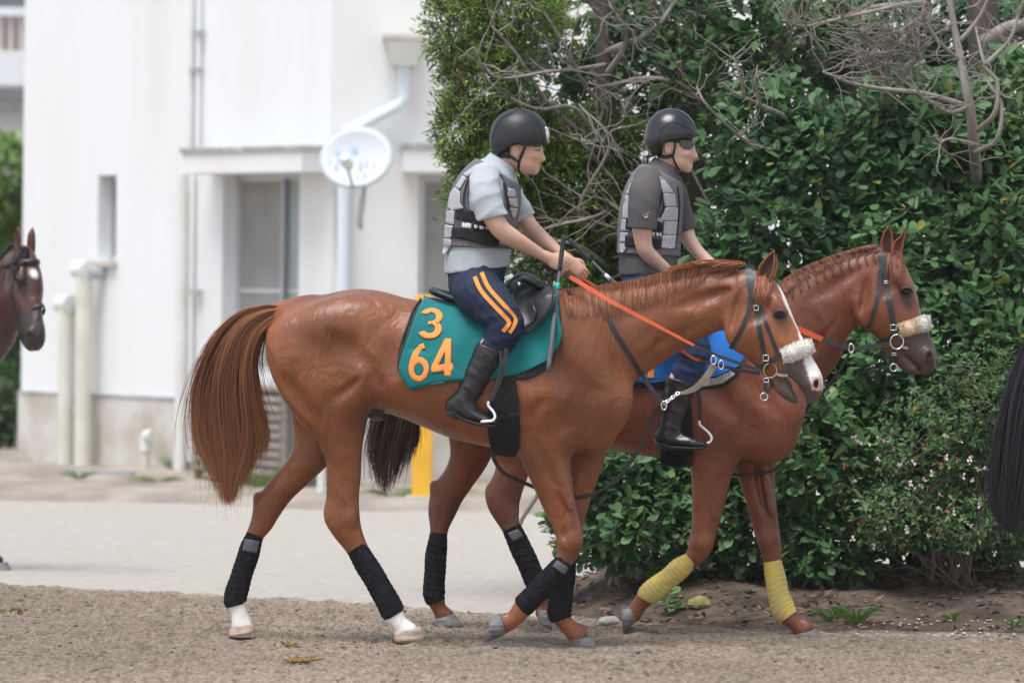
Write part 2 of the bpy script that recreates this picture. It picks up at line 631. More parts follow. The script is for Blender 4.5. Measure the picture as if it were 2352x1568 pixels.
M_ground = mat('pale_gravel', (0.315, 0.287, 0.255), 0.95, spec=0.15, col2=(0.43, 0.40, 0.362), scale=16.0, bump=0.5, bscale=30, detail=12, stretch=(1, 0.6, 1), contrast=(0.15, 0.85))
M_dirt = mat('dry_dirt', (0.22, 0.185, 0.15), 0.95, spec=0.12, col2=(0.36, 0.32, 0.275), scale=2.2, bump=0.8, bscale=14, detail=9, stretch=(1, 0.35, 1))
M_sand = mat('track_sand', (0.185, 0.146, 0.111), 0.95, spec=0.12, col2=(0.33, 0.273, 0.218), scale=42.0, bump=1.0, bscale=60, detail=10, attr='tint', stretch=(1, 0.35, 1))
M_sand.node_tree.nodes['Bump'].inputs['Distance'].default_value = 0.03
M_soil = mat('dark_soil', (0.055, 0.042, 0.032), 0.95, spec=0.12, col2=(0.13, 0.10, 0.075), scale=5, bump=1.0, bscale=30, detail=8)

def sheet(name, pts, z, m, sub=None):
    o = MB().add([(p[0], p[1], z) for p in pts], [tuple(range(len(pts)))]).build(name, m, kind='structure')
    return o
sheet('ground', [(-400, -60), (400, -60), (400, 900), (-400, 900)], -0.035, M_ground)

def gridsheet(name, xs, ys, hz, m, keep=None, tint=None):
    X, Y = np.meshgrid(xs, ys)
    if callable(hz): Z = hz(X, Y)
    v = np.stack([X, Y, Z], -1).reshape(-1, 3)
    nx = len(xs)
    i = np.arange(len(v)).reshape(X.shape)
    f = np.stack([i[:-1, :-1], i[:-1, 1:], i[1:, 1:], i[1:, :-1]], -1).reshape(-1, 4)
    if keep is not None:
        k = keep(v[f].mean(1))
        f = f[k]
    at = {'tint': tint(v)} if tint else None
    return obj(name, mesh_np(name, v, f, True, at), m, kind='structure')

# pale road behind the track, with a dirt strip in front of the house
def road_h(x, y): return -0.02 + 0.012 * (vnoise2(x * 1.3, y * 0.9, 21) - 0.5) + 0.006 * (vnoise2(x * 5, y * 3, 22) - 0.5)
gridsheet('road', np.linspace(-14, 14, 140), np.linspace(26.5, 62, 180), road_h, M_ground)
def dirt_h(x, y):
    e = np.clip((y - (42.0 - 0.35 * (x + 4.4) + 1.2 * (vnoise2(x * 0.8, y * 0.5, 31) - 0.5))) / 1.2, 0, 1)
    return -0.05 + e * 0.075 + 0.03 * (vnoise2(x * 2, y * 1.5, 32) - 0.5) * e
gridsheet('dirt_verge', np.linspace(-12, 1.2, 110), np.linspace(39.0, 54, 110), dirt_h, M_dirt)
# ================================================================== HOUSE
M_wall = mat('painted_render', (0.775, 0.785, 0.79), 0.85, spec=0.2, col2=(0.69, 0.69, 0.68), scale=1.4, bump=0.12, bscale=60, stretch=(1, 1, 0.18), contrast=(0.45, 0.8))
M_wall_lit = mat('direct_lit_render', (0.78, 0.78, 0.77), 0.85, spec=0.2, col2=(0.72, 0.70, 0.67), scale=1.0, bump=0.12, bscale=60, stretch=(1, 1, 0.2), contrast=(0.45, 0.8))  # warmer tone paints in the direct light right of the house corner
M_plinth = mat('stained_concrete', (0.62, 0.60, 0.57), 0.9, spec=0.2, col2=(0.46, 0.41, 0.34), scale=2.6, bump=0.4, bscale=30)
M_edge = mat('weathered_grey_edge', (0.30, 0.30, 0.32), 0.9, col2=(0.5, 0.5, 0.5), scale=9)
M_pvc = mat('white_plastic_pipe', (0.74, 0.75, 0.74), 0.45, col2=(0.66, 0.66, 0.62), scale=3)
M_pvcold = mat('yellowed_plastic_pipe', (0.68, 0.68, 0.60), 0.5, col2=(0.6, 0.58, 0.5), scale=4)
M_pvcblue = mat('bluish_white_pipe', (0.70, 0.77, 0.82), 0.45)
M_alu = mat('aluminium_frame', (0.55, 0.56, 0.58), 0.4, metal=0.5)
M_screen = mat('grey_insect_screen', (0.24, 0.235, 0.225), 0.7, col2=(0.30, 0.295, 0.285), scale=3)
M_glass = mat('curtained_glass', (0.30, 0.35, 0.36), 0.25, spec=0.6, col2=(0.42, 0.46, 0.47), scale=4, stretch=(6, 6, 0.4))
M_darkglass = mat('dark_window_glass', (0.12, 0.13, 0.145), 0.2, spec=0.7)
M_grey = mat('grey_metal', (0.42, 0.43, 0.44), 0.5, metal=0.3)
M_yellow = mat('yellow_paint', (0.80, 0.45, 0.035), 0.55, col2=(0.72, 0.38, 0.03), scale=6)
M_wood = mat('weathered_slats', (0.36, 0.31, 0.26), 0.85, col2=(0.24, 0.20, 0.17), scale=5, stretch=(0.4, 0.4, 6))
M_dishm = mat('white_dish_paint', (0.60, 0.64, 0.69), 0.6)
M_blue = mat('pale_blue_print', (0.42, 0.54, 0.70), 0.5)
M_inkgrey = mat('worn_grey_print', (0.44, 0.44, 0.50), 0.6)

class Wall:
    def __init__(s, A, B):
        s.A, s.B = np.array(A, float), np.array(B, float)
        d = s.B - s.A
        s.L = np.linalg.norm(d)
        s.d = d / s.L
        n = np.array([s.d[1], -s.d[0]])
        if n[1] > 0: n = -n
        s.n3 = np.array([n[0], n[1], 0])
        s.d3 = np.array([s.d[0], s.d[1], 0])
        s.ax = [s.d3, s.n3, np.array([0, 0, 1.0])]
    def px(s, x, y, out=0.0):
        d = raydir(x, y)
        p0 = np.array([s.A[0], s.A[1], 0]) + s.n3 * out
        t = ((p0 - CAM) @ s.n3) / (d @ s.n3)
        p = CAM + d * t
        return float((p[:2] - s.A) @ s.d), float(p[2])
    def at(s, u, z, out=0.0): return np.array([s.A[0], s.A[1], 0]) + s.d3 * u + np.array([0, 0, z]) + s.n3 * out
    def shell(s, name, H, openings, m, parent, z0=0.0, depth=0.22, u0=0.0, u1=None):
        u1 = s.L if u1 is None else u1
        us = sorted({u0, u1, *[o[0] for o in openings], *[o[1] for o in openings]})
        zs = sorted({z0, H, *[o[2] for o in openings], *[o[3] for o in openings]})
        b = MB()
        def op(u, z): return any(o[0] < u < o[1] and o[2] < z < o[3] for o in openings)
        for i in range(len(us) - 1):
            for j in range(len(zs) - 1):
                if op((us[i] + us[i + 1]) / 2, (zs[j] + zs[j + 1]) / 2): continue
                for o_ in (0, -depth):
                    q = [s.at(us[i], zs[j], o_), s.at(us[i + 1], zs[j], o_), s.at(us[i + 1], zs[j + 1], o_), s.at(us[i], zs[j + 1], o_)]
                    b.add(q, [(0, 1, 2, 3)])
        for (a, c, e, f) in openings:
            for (p, q) in (((a, e), (c, e)), ((c, e), (c, f)), ((c, f), (a, f)), ((a, f), (a, e))):
                b.add([s.at(*p), s.at(*q), s.at(*q, -depth), s.at(*p, -depth)], [(0, 1, 2, 3)])
        b.add([s.at(u0, H), s.at(u1, H), s.at(u1, H, -depth), s.at(u0, H, -depth)], [(0, 1, 2, 3)])
        for u in (u0, u1):
            b.add([s.at(u, z0), s.at(u, H), s.at(u, H, -depth), s.at(u, z0, -depth)], [(0, 1, 2, 3)])
        return b.build(name, m, parent)
    def box(s, b, u0, u1, z0, z1, o0, o1):
        return b.box(s.at((u0 + u1) / 2, (z0 + z1) / 2, (o0 + o1) / 2), (u1 - u0, abs(o1 - o0), z1 - z0), s.ax)

wl = Wall((-4.35, 51.0), (-1.48, 46.6))
wr = Wall((-1.48, 46.6), (6.0, 47.1))
house = thing('white_house', 'two storey white rendered house behind the walking horses', 'house', (-2.5, 49, 0))
def rect(w, x0, y0, x1, y1):
    ua, za = w.px(x0, y0)
    ub, zb = w.px(x1, y1)
    return (min(ua, ub), max(ua, ub), min(za, zb), max(za, zb))
slit = rect(wl, 226, 403, 266, 600)
bigw = rect(wl, 512, 402, 684, 860)
rwin = rect(wr, 962, 402, 1130, 860)
HH = 6.6
wl.shell('wall', HH, [slit, bigw], M_wall, house, z0=0.62)
wr.shell('wall', HH, [rwin], M_wall_lit, house, z0=0.62, u0=0.003)
MB().add([(-4.4, 51.0, HH), (-1.48, 46.5, HH), (6.1, 47, HH), (6.1, 56, HH), (-4.4, 56, HH)], [(0, 1, 2, 3, 4)]).build('roof', M_grey, house)
b = MB()
wl.box(b, -0.02, wl.L + 0.012, -0.05, 0.62, -0.25, 0.018)
pl = b.build('plinth', M_plinth, house)
b = MB()
wr.box(b, 0.02, wr.L, -0.05, 0.62, -0.25, 0.018)
b.build('plinth', M_plinth, house)
b = MB()
wl.box(b, 0.0, wl.L - 0.02, 0.612, 0.635, 0.0, 0.028)
b.build('plinth_ledge', M_edge, house)
# dark rooms behind the openings
for w, o in ((wl, slit), (wl, bigw), (wr, rwin)):
    pass
def window(w, o, back, panes, name='window', sill=True):
    """frame, mullions and panes set back in an opening; panes = [(fraction0, fraction1, material)]"""
    u0, u1, z0, z1 = o
    fr = MB()
    t = 0.035
    for (a, c, e, f) in ((u0, u1, z0, z0 + t), (u0, u1, z1 - t, z1), (u0, u0 + t, z0 + t, z1 - t), (u1 - t, u1, z0 + t, z1 - t)):
        w.box(fr, a, c, e, f, -back - 0.05, -back)
    fo = fr.build(name, M_alu, house)
    for (a, c, e, f, m, oo) in panes:
        bb = MB()
        ua, uc = u0 + t + (u1 - u0 - 2 * t) * a, u0 + t + (u1 - u0 - 2 * t) * c
        za, zc = z0 + t + (z1 - z0 - 2 * t) * e, z0 + t + (z1 - z0 - 2 * t) * f
        w.box(bb, ua + 0.02, uc - 0.02, za + 0.02, zc - 0.02, -back - 0.03 - oo, -back - 0.022 - oo)
        p = bb.build('pane', m, fo)
        ff = MB()
        for (aa, cc, ee, gg) in ((ua, uc, za, za + 0.02), (ua, uc, zc - 0.02, zc), (ua, ua + 0.02, za + 0.02, zc - 0.02), (uc - 0.02, uc, za + 0.02, zc - 0.02)):
            w.box(ff, aa, cc, ee, gg, -back - 0.042 - oo, -back - 0.012 - oo)
        ff.build('pane_frame', M_alu, fo)
    return fo
zc = wl.px(600, 670)[1]
fz = (zc - bigw[2]) / (bigw[3] - bigw[2])
window(wl, bigw, 0.13, [(0, 0.60, fz, 1, M_screen, 0), (0, 0.60, 0, fz, M_screen, 0), (0.56, 1, fz, 1, M_glass, 0.05), (0.56, 1, 0, fz, M_glass, 0.05)])
window(wl, slit, 0.12, [(0, 1, 0, 1, M_darkglass, 0)])
window(wr, rwin, 0.12, [(0, 0.5, 0, 1, M_screen, 0), (0.5, 1, 0, 1, M_glass, 0.0)])
b = MB()
wl.box(b, slit[0] - 0.03, slit[1] + 0.03, slit[2] - 0.05, slit[2] - 0.002, -0.1, 0.05)
b.build('window_sill', M_plinth, house)
# added dark panels stand in for the unlit rooms
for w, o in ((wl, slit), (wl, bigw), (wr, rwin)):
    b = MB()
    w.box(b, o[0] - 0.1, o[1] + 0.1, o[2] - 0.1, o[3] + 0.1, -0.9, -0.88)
    b.build('dark_room_backing', M_screen, house)
# awning slabs over the windows
def awning(w, x0, x1, y0, y1, proj):
    u0, z1 = w.px(x0, y0, proj)
    u1, _ = w.px(x1, y0, proj)
    z0 = w.px((x0 + x1) / 2, y1, proj)[1]
    z1 = w.px((x0 + x1) / 2, (y0), proj)[1]
    b = MB()
    w.box(b, u0, u1, z0, z1 - 0.02, 0.0, proj)
    a = b.build('awning', M_wall_lit, house, bevel=0.008)
    b = MB()
    w.box(b, u0 - 0.015, u1 + 0.015, z1 - 0.02, z1 + 0.02, 0.0, proj + 0.02)
    b.build('awning_cap', M_edge, a)
awning(wl, 418, 692, 343, 398, 0.32)
awning(wr, 928, 1150, 336, 397, 0.30)

def pipe(name, w, px, y0, y1, r, m, out=None, parent=None):
    u, z0 = w.px(px, y0, out or r + 0.03)
    z1 = w.px(px, y1, out or r + 0.03)[1]
    return MB().tube([w.at(u, z0, out or r + 0.03), w.at(u, z1, out or r + 0.03)], r, 12).build(name, m, parent, smooth=False)
# drain pipes and cable ducts fixed to the walls (parts of the house)
def dpipe(w, px, y0, y1, r, m, out=None): 
    o = pipe('downpipe', w, px, y0, y1, r, m, out, house)
    return o
dpipe(wl, 420, 401, 1084, 0.05, M_pvc, 0.10)
dpipe(wl, 441, -60, 340, 0.028, M_pvc, 0.05)
dpipe(wl, 458, -60, 338, 0.02, M_wall, 0.04)
dpipe(wl, 443, 400, 1060, 0.022, M_wall, 0.035)
dpipe(wr, 791, 300, 1080, 0.050, M_pvcblue, 0.09)
for y in (75, 160, 670):
    u, z = wl.px(450 if y > 100 else 455, y, 0.05)
    MB().box(wl.at(u, z, 0.05), (0.11, 0.06, 0.035), wl.ax).build('pipe_bracket', M_grey, house)
# rain hopper with its bent pipe
def wp(w, x, y, o):
    u, z = w.px(x, y, o)
    return w.at(u, z, o)
q = [wp(wr, 886, 92, 0.30), wp(wr, 972, 92, 0.30), wp(wr, 958, 151, 0.24), wp(wr, 900, 151, 0.24), wp(wr, 886, 92, 0.02), wp(wr, 972, 92, 0.02), wp(wr, 958, 151, 0.02), wp(wr, 900, 151, 0.02)]
hop = MB().add(q, [(0, 1, 2, 3), (5, 4, 7, 6), (0, 4, 5, 1), (3, 2, 6, 7), (0, 3, 7, 4), (1, 5, 6, 2)]).build('rain_hopper', M_pvc, house)
b = MB()
ua, za = wr.px(882, 90, 0.31)
ub, zb = wr.px(976, 90, 0.31)
wr.box(b, ua, ub, za, za + 0.04, 0.01, 0.315)
b.build('hopper_rim', M_plinth, hop)
MB().tube([wp(wr, 927, 151, 0.11), wp(wr, 928, 228, 0.11)], 0.045, 12).build('hopper_outlet', M_pvcblue, hop)
MB().tube([wp(wr, 929, 226, 0.11), wp(wr, 915, 242, 0.11), wp(wr, 830, 288, 0.10), wp(wr, 795, 303, 0.095), wp(wr, 791, 320, 0.09)], 0.045, 12).build('hopper_bend', M_pvcblue, hop)

# two capped standing vent pipes
def standpipe(px, y0, y1, label):
    t = thing('vent_pipe', label, 'pipe', tuple(wp(wl, px, y1, 0.16)), 'capped vent pipes by the house wall')
    p0, p1 = wp(wl, px, y0 + 14, 0.16), wp(wl, px, y1, 0.16)
    p0[:2] = p1[:2]
    MB().tube([p1, p0], 0.072, 14).build('riser', M_pvcold, t)
    u, z = wl.px(px, y0 + 8, 0.16)
    c = wl.at(u, z, 0.16)
    v = [c + np.array([0, 0, -0.07])] + [c + wl.d3 * 0.02 * i + np.array([0, 0, 0.02 * (1 if i else 0)]) for i in range(0, 5)]
    MB().tube([c + wl.d3 * -0.085, c + wl.d3 * 0.105], 0.080, 14).build('cap', M_pvc, t)
    MB().tube([c + wl.d3 * 0.11 + np.array([0, 0, -0.03]), c + wl.d3 * 0.11 - wl.n3 * 0.16 + np.array([0, 0, -0.03])], 0.05, 10).build('elbow', M_grey, t)
    MB().box((p1 + p0) / 2 * 0 + wl.at(wl.px(px, y1 - 130, 0.08)[0], wl.px(px, y1 - 130, 0.08)[1], 0.08), (0.05, 0.16, 0.05), wl.ax).build('wall_bracket', M_grey, t)
standpipe(150, 690, 1066, 'shorter yellowed plastic vent pipe standing left of the taller one by the house wall')
standpipe(189, 612, 1070, 'taller yellowed plastic vent pipe standing by the house wall under the slit window')
t = thing('waste_pipe', 'short white plastic elbow pipe rising from the ground by the plinth', 'pipe', tuple(wp(wl, 334, 1078, 0.2)))
e0, e1 = wp(wl, 334, 1082, 0.2), wp(wl, 334, 1035, 0.2)
e1[:2] = e0[:2]
MB().tube([e0, e1], 0.035, 10).build('riser', M_pvcold, t)
e2 = e1 + np.array([0, 0, 0.10])
MB().tube(catmull([e1, e2, e2 + wl.d3 * 0.03 + np.array([0, 0, 0.03]), e2 + wl.d3 * 0.11 + np.array([0, 0, 0.03])], 4), 0.05, 10).build('elbow', M_pvc, t)

# satellite dish on its mast
dc = W(818, 362, 45.9)
dish = thing('satellite_dish', 'white satellite dish on a wall mast with worn print', 'satellite dish', tuple(dc + np.array([0, 0, -0.3])))
nr, na = 7, 28
ax_n = np.array([-0.25, -0.92, 0.30])
ax_n /= np.linalg.norm(ax_n)
ax_u = np.cross(ax_n, [0, 0, 1.0])
ax_u /= np.linalg.norm(ax_u)
ax_v = np.cross(ax_u, ax_n)
def dpt(r, th, off=0.0):
    return dc + ax_u * r * 0.30 * math.cos(th) + ax_v * r * 0.255 * math.sin(th) + ax_n * (0.055 * (r * r - 1) + off)
v, f = [dc - ax_n * 0.055], []
for i in range(1, nr + 1):
    for j in range(na): v.append(dpt(i / nr, 2 * math.pi * j / na))
for j in range(na): f.append((0, 1 + j, 1 + (j + 1) % na))
for i in range(nr - 1):
    for j in range(na):
        a, c = 1 + i * na + j, 1 + i * na + (j + 1) % na
        f.append((a, a + na, c + na, c))
do = MB().add(v, f).build('reflector', M_dishm, dish, smooth=True)
sm = do.modifiers.new('solid', 'SOLIDIFY')
sm.thickness = 0.012
rim = MB().tube([dpt(1, 2 * math.pi * j / na) for j in range(na + 1)], 0.008, 6).build('rim', M_grey, dish)
foc = dc + ax_n * 0.26 - ax_v * 0.12
MB().tube([dpt(1.0, -math.pi / 2), foc], 0.014, 8).build('feed_arm', M_grey, dish)
MB().tube([foc - ax_n * 0.07, foc, foc + ax_v * 0.02 + ax_n * 0.05], [0.05, 0.045, 0.03], 12).build('receiver', M_pvc, dish)
MB().tube([dc - ax_n * 0.08, dc - ax_n * 0.2 + np.array([0.03, 0, -0.02]), dc + np.array([0.03, 0.2, -0.5]), dc + np.array([0.03, 0.45, -0.55])], 0.024, 8).build('mast', M_grey, dish)
rr = random.Random(5)
for k in range(14):
    th, r0 = rr.uniform(-2.6, 0.6), rr.uniform(0.2, 0.8)
    r0 = min(r0, 0.85)
    x0, y0 = r0 * math.cos(th), r0 * math.sin(th) * 0.8
    def dq(x, y):
        r = math.hypot(x, y)
        return dpt(r, math.atan2(y, x), 0.022)
    s1, s2 = rr.uniform(0.02, 0.06), rr.uniform(0.05, 0.13)
    blue = x0 > 0 and y0 > -0.25
    MB().add([dq(x0 - s1, y0 - s2), dq(x0 + s1, y0 - s2), dq(x0 + s1 * 1.4, y0 + s2), dq(x0 - s1 * 0.6, y0 + s2)], [(0, 1, 2, 3)]).build('worn_print', M_blue if blue else M_inkgrey, dish)
MB().add([dq(0.02, 0.18), dq(0.16, 0.20), dq(0.22, 0.42), dq(0.02, 0.36)], [(0, 1, 2, 3)]).build('worn_print', M_blue, dish)

# cable down the corner
MB().tube(catmull([wp(wr, 770, 430, 0.03), wp(wr, 772, 520, 0.05), wp(wr, 776, 640, 0.03), wp(wr, 776, 700, 0.03)], 5), 0.009, 6).build('cable', M_edge, house)

# slatted wooden louvre box by the wall
lx0, lx1 = G(440, 1106), G(640, 1125)
sl = thing('slatted_bench', 'weathered slatted wooden box against the house wall behind the chestnut tail', 'crate', tuple((lx0 + lx1) / 2))
dirl = lx1 - lx0
LL = np.linalg.norm(dirl)
dirl /= LL
nl = np.array([-dirl[1], dirl[0], 0])
lax = [dirl, nl, np.array([0, 0, 1.0])]
for i in range(9):
    c = (lx0 + lx1) / 2 + np.array([0, 0, 0.13 + 0.072 * i])
    MB().box(c, (LL, 0.025, 0.044), lax).build('slat', M_wood, sl)
for s_ in (0.02, 0.5, 0.98):
    c = lx0 + dirl * LL * s_ + nl * 0.04 + np.array([0, 0, 0.37])
    MB().box(c, (0.05, 0.05, 0.76), lax).build('post', M_wood, sl)
MB().box((lx0 + lx1) / 2 + nl * 0.28 + np.array([0, 0, 0.78]), (LL + 0.04, 0.58, 0.03), lax).build('top_board', M_wood, sl)
MB().box((lx0 + lx1) / 2 + nl * 0.50 + np.array([0, 0, 0.38]), (LL - 0.1, 0.03, 0.74), lax).build('back_board', M_wood, sl)
# grey drum beside it
dq0 = G(690, 1118)
dr = thing('grey_drum', 'dented grey metal drum beside the slatted wooden box', 'drum', tuple(dq0))
MB().tube([dq0 + np.array([0, 0, z]) for z in (0, 0.02, 0.27, 0.28, 0.30, 0.31, 0.56, 0.57, 0.59, 0.60, 0.84, 0.86)], [0.24, 0.25, 0.25, 0.262, 0.262, 0.25, 0.25, 0.262, 0.262, 0.25, 0.25, 0.24], 20).build('drum_body', M_grey, dr, smooth=True)
MB().tube([dq0 + np.array([0, 0, 0.845]), dq0 + np.array([0, 0, 0.852])], 0.20, 20).build('drum_lid', M_edge, dr)
# low posts
for (x, y, h, lab) in ((738, 1138, 0.42, 'short white post behind the legs of the chestnut horse'),):
    p = G(x, y)
    t = thing('short_post', lab, 'post', tuple(p))
    MB().tube([p, p + np.array([0, 0, h])], 0.035, 10).build('shaft', M_pvc, t)
    MB().tube([p + np.array([0, 0, h]), p + np.array([0, 0, h + 0.02])], [0.04, 0.03], 10).build('cap', M_grey, t)
# yellow guard post
p = G(969, 1149)
yp = thing('yellow_post', 'tall square yellow painted post in front of the house', 'post', tuple(p))
MB().box(p + np.array([0, 0, 0.755]), (0.152, 0.152, 1.51)).build('shaft', M_yellow, yp, bevel=0.012)
MB().box(p + np.array([0, 0, 1.52]), (0.13, 0.13, 0.03)).build('cap', M_yellow, yp, bevel=0.008)
MB().box(p + np.array([0, 0, 0.01]), (0.24, 0.24, 0.05)).build('base', M_plinth, yp, bevel=0.01)
# metal channel cover on the dirt
c = G(230, 1093)
dc_ = thing('drain_cover', 'flat grey metal sheet lying on the dirt by the wall', 'metal sheet', tuple(c))
MB().box(c + np.array([0, 0, 0.028]), (0.55, 0.5, 0.03)).build('plate', M_grey, dc_)
MB().box(c + np.array([0, -0.26, 0.03]), (0.55, 0.02, 0.05)).build('flange', M_grey, dc_)
# stones at the corner of the house
M_stone = mat('grey_stone', (0.30, 0.29, 0.27), 0.9, col2=(0.2, 0.19, 0.17), scale=8, bump=0.5)
M_stonel = mat('pale_stone', (0.5, 0.49, 0.46), 0.9, col2=(0.36, 0.34, 0.30), scale=9, bump=0.5)
M_stoney = mat('mossy_yellow_stone', (0.30, 0.24, 0.11), 0.9, col2=(0.2, 0.19, 0.08), scale=9, bump=0.5)
def rock(name, p, r, m, label, seed, cat='stone'):
    g = np.random.default_rng(seed)
    bm = bmesh.new()
    bmesh.ops.create_icosphere(bm, subdivisions=2, radius=1)
    for vv in bm.verts:
        k = 1 + 0.22 * (vnoise2(np.array([vv.co.x * 1.6 + seed]), np.array([vv.co.y * 1.6 + vv.co.z * 1.3]), seed)[0] - 0.5) * 2
        vv.co = Vector((vv.co.x * r[0] * k, vv.co.y * r[1] * k, max(-0.4, vv.co.z) * r[2] * k))
    me = bpy.data.meshes.new(name)
    bm.to_mesh(me)
    bm.free()
    o = obj(name, me, m)
    o.location = p
    return tag(o, label, cat)
rock('stone', G(88, 1060) + np.array([0, 0, 0.04]), (0.14, 0.12, 0.10), M_stone, 'dark mossy stone at the left foot of the house wall', 3)

# neighbouring building at far left
M_far = mat('far_render', (0.74, 0.75, 0.78), 0.8, col2=(0.66, 0.67, 0.69), scale=2)
fb = thing('far_apartment_building', 'pale building with a balcony railing at the left edge', 'building', tuple(W(-60, 1000, 66) * np.array([1, 1, 0])))
def fx(x, y, Y=66.0): return W(x, y, Y)
def fbox(x0, y0, x1, y1, Y, dY):
    a, c = fx(x0, y1, Y), fx(x1, y0, Y)
    return ((a + c) / 2 + np.array([0, dY / 2, 0]), (c[0] - a[0], dY, c[2] - a[2]))
MB().box(*fbox(-400, -200, 130, 1010, 67.2, 6)).build('wall', M_far, fb)
MB().box(*fbox(-400, 118, 130, 190, 65.6, 1.5)).build('balcony_slab', M_far, fb)
MB().box(*fbox(-400, 18, 130, 32, 65.6, 0.12)).build('balcony_rail', M_far, fb)
for i in range(10):
    x = -150 + i * 24
    MB().box(*fbox(x, 33, x + 13, 117, 65.65, 0.1)).build('baluster', mat('faded_pink_baluster', (0.55, 0.45, 0.42), 0.8) if i == 0 else bpy.data.materials['faded_pink_baluster'], fb)
MB().box(*fbox(-300, -150, 120, 116, 67.15, 0.04)).build('dark_window', M_darkglass, fb)
MB().box(*fbox(-400, 242, 130, 256, 66.9, 0.35)).build('ledge', M_edge, fb)
# ================================================================== HORSES
def coatmat(name, c1, c2, dark, white=(0.78, 0.74, 0.72)):
    m = mat(name, c1, 0.38, spec=0.45, col2=c2, scale=5.0, detail=6, sheen=0.05, contrast=(0.3, 0.7))
    n, l = m.node_tree.nodes, m.node_tree.links
    b = n['Principled BSDF']
    src = b.inputs['Base Color'].links[0].from_socket
    tc = [x for x in n if x.type == 'TEX_COORD'][0]
    # broad tone patches
    n1 = n.new('ShaderNodeTexNoise')
    n1.inputs['Scale'].default_value = 1.9
    n1.inputs['Detail'].default_value = 3
    l.new(tc.outputs['Object'], n1.inputs['Vector'])
    mr = n.new('ShaderNodeMapRange')
    mr.inputs['From Min'].default_value, mr.inputs['From Max'].default_value = 0.35, 0.68
    mr.inputs['To Min'].default_value, mr.inputs['To Max'].default_value = 0.80, 1.22
    l.new(n1.outputs['Fac'], mr.inputs['Value'])
    # fine short-hair grain
    mp_ = n.new('ShaderNodeMapping')
    mp_.inputs['Scale'].default_value = (1.0, 1.0, 0.28)
    mp_.inputs['Rotation'].default_value = (0.0, 0.5, 0.0)
    l.new(tc.outputs['Object'], mp_.inputs['Vector'])
    n2 = n.new('ShaderNodeTexNoise')
    n2.inputs['Scale'].default_value = 210
    n2.inputs['Detail'].default_value = 3
    l.new(mp_.outputs[0], n2.inputs['Vector'])
    mr2 = n.new('ShaderNodeMapRange')
    mr2.inputs['From Min'].default_value, mr2.inputs['From Max'].default_value = 0.3, 0.7
    mr2.inputs['To Min'].default_value, mr2.inputs['To Max'].default_value = 0.86, 1.14
    l.new(n2.outputs['Fac'], mr2.inputs['Value'])
    mm = n.new('ShaderNodeMath')
    mm.operation = 'MULTIPLY'
    l.new(mr.outputs[0], mm.inputs[0])
    l.new(mr2.outputs[0], mm.inputs[1])
    sc_ = n.new('ShaderNodeVectorMath')
    sc_.operation = 'SCALE'
    l.new(src, sc_.inputs[0])
    l.new(mm.outputs[0], sc_.inputs['Scale'])
    src = sc_.outputs[0]
    # muscle and vein relief under the skin
    n3 = n.new('ShaderNodeTexNoise')
    n3.inputs['Scale'].default_value = 7.5
    n3.inputs['Detail'].default_value = 3.5
    n3.inputs['Distortion'].default_value = 0.9
    mp3 = n.new('ShaderNodeMapping')
    mp3.inputs['Scale'].default_value = (1.25, 1.0, 0.62)
    mp3.inputs['Rotation'].default_value = (0.0, -0.45, 0.0)
    l.new(tc.outputs['Object'], mp3.inputs['Vector'])
    l.new(mp3.outputs[0], n3.inputs['Vector'])
    bu = n.new('ShaderNodeBump')
    bu.inputs['Strength'].default_value = 0.66
    bu.inputs['Distance'].default_value = 0.028
    l.new(n3.outputs['Fac'], bu.inputs['Height'])
    bu2 = n.new('ShaderNodeBump')
    bu2.inputs['Strength'].default_value = 0.35
    bu2.inputs['Distance'].default_value = 0.003
    l.new(n2.outputs['Fac'], bu2.inputs['Height'])
    l.new(bu.outputs[0], bu2.inputs['Normal'])
    l.new(bu2.outputs[0], b.inputs['Normal'])
    at = n.new('ShaderNodeAttribute')
    at.attribute_name = 'mk'
    sp = n.new('ShaderNodeSeparateColor')
    l.new(at.outputs['Color'], sp.inputs[0])
    for ch, c in (('Green', dark), ('Red', white), ('Blue', (0.62, 0.40, 0.38))):
        mx = n.new('ShaderNodeMix')
        mx.data_type = 'RGBA'
        l.new(sp.outputs[ch], mx.inputs[0])
        l.new(src, mx.inputs[6])
        mx.inputs[7].default_value = (*c, 1)
        src = mx.outputs[2]
    l.new(src, b.inputs['Base Color'])
    return m
M_chest = coatmat('chestnut_coat', (0.265, 0.091, 0.035), (0.180, 0.057, 0.022), (0.080, 0.060, 0.054))
M_chest2 = coatmat('red_chestnut_coat', (0.225, 0.070, 0.032), (0.150, 0.043, 0.020), (0.055, 0.040, 0.036))
M_bay = coatmat('bay_coat', (0.105, 0.042, 0.027), (0.062, 0.024, 0.018), (0.035, 0.026, 0.026))
M_black = coatmat('black_coat', (0.012, 0.012, 0.014), (0.02, 0.02, 0.024), (0.01, 0.01, 0.01))
M_hair = mat('hair', (1, 1, 1), 0.5, spec=0.35, attr='tint')
M_hoofg = mat('grey_hoof', (0.105, 0.105, 0.11), 0.55, col2=(0.24, 0.23, 0.225), scale=16, stretch=(1, 1, 5), bump=0.3)
M_hoofp = mat('pale_hoof', (0.50, 0.37, 0.28), 0.6, col2=(0.25, 0.225, 0.205), scale=11, stretch=(1, 1, 3), bump=0.3, contrast=(0.45, 0.6))
M_eye = mat('horse_eye', (0.010, 0.006, 0.005), 0.12, spec=0.5)
M_lid = mat('dark_eyelid', (0.06, 0.032, 0.026), 0.6)
M_ear = mat('inner_ear_dark', (0.05, 0.018, 0.012), 0.8)
M_wrapk = mat('black_bandage', (0.010, 0.010, 0.012), 0.9, spec=0.12, col2=(0.02, 0.02, 0.023), scale=40, bump=0.35, bscale=220)
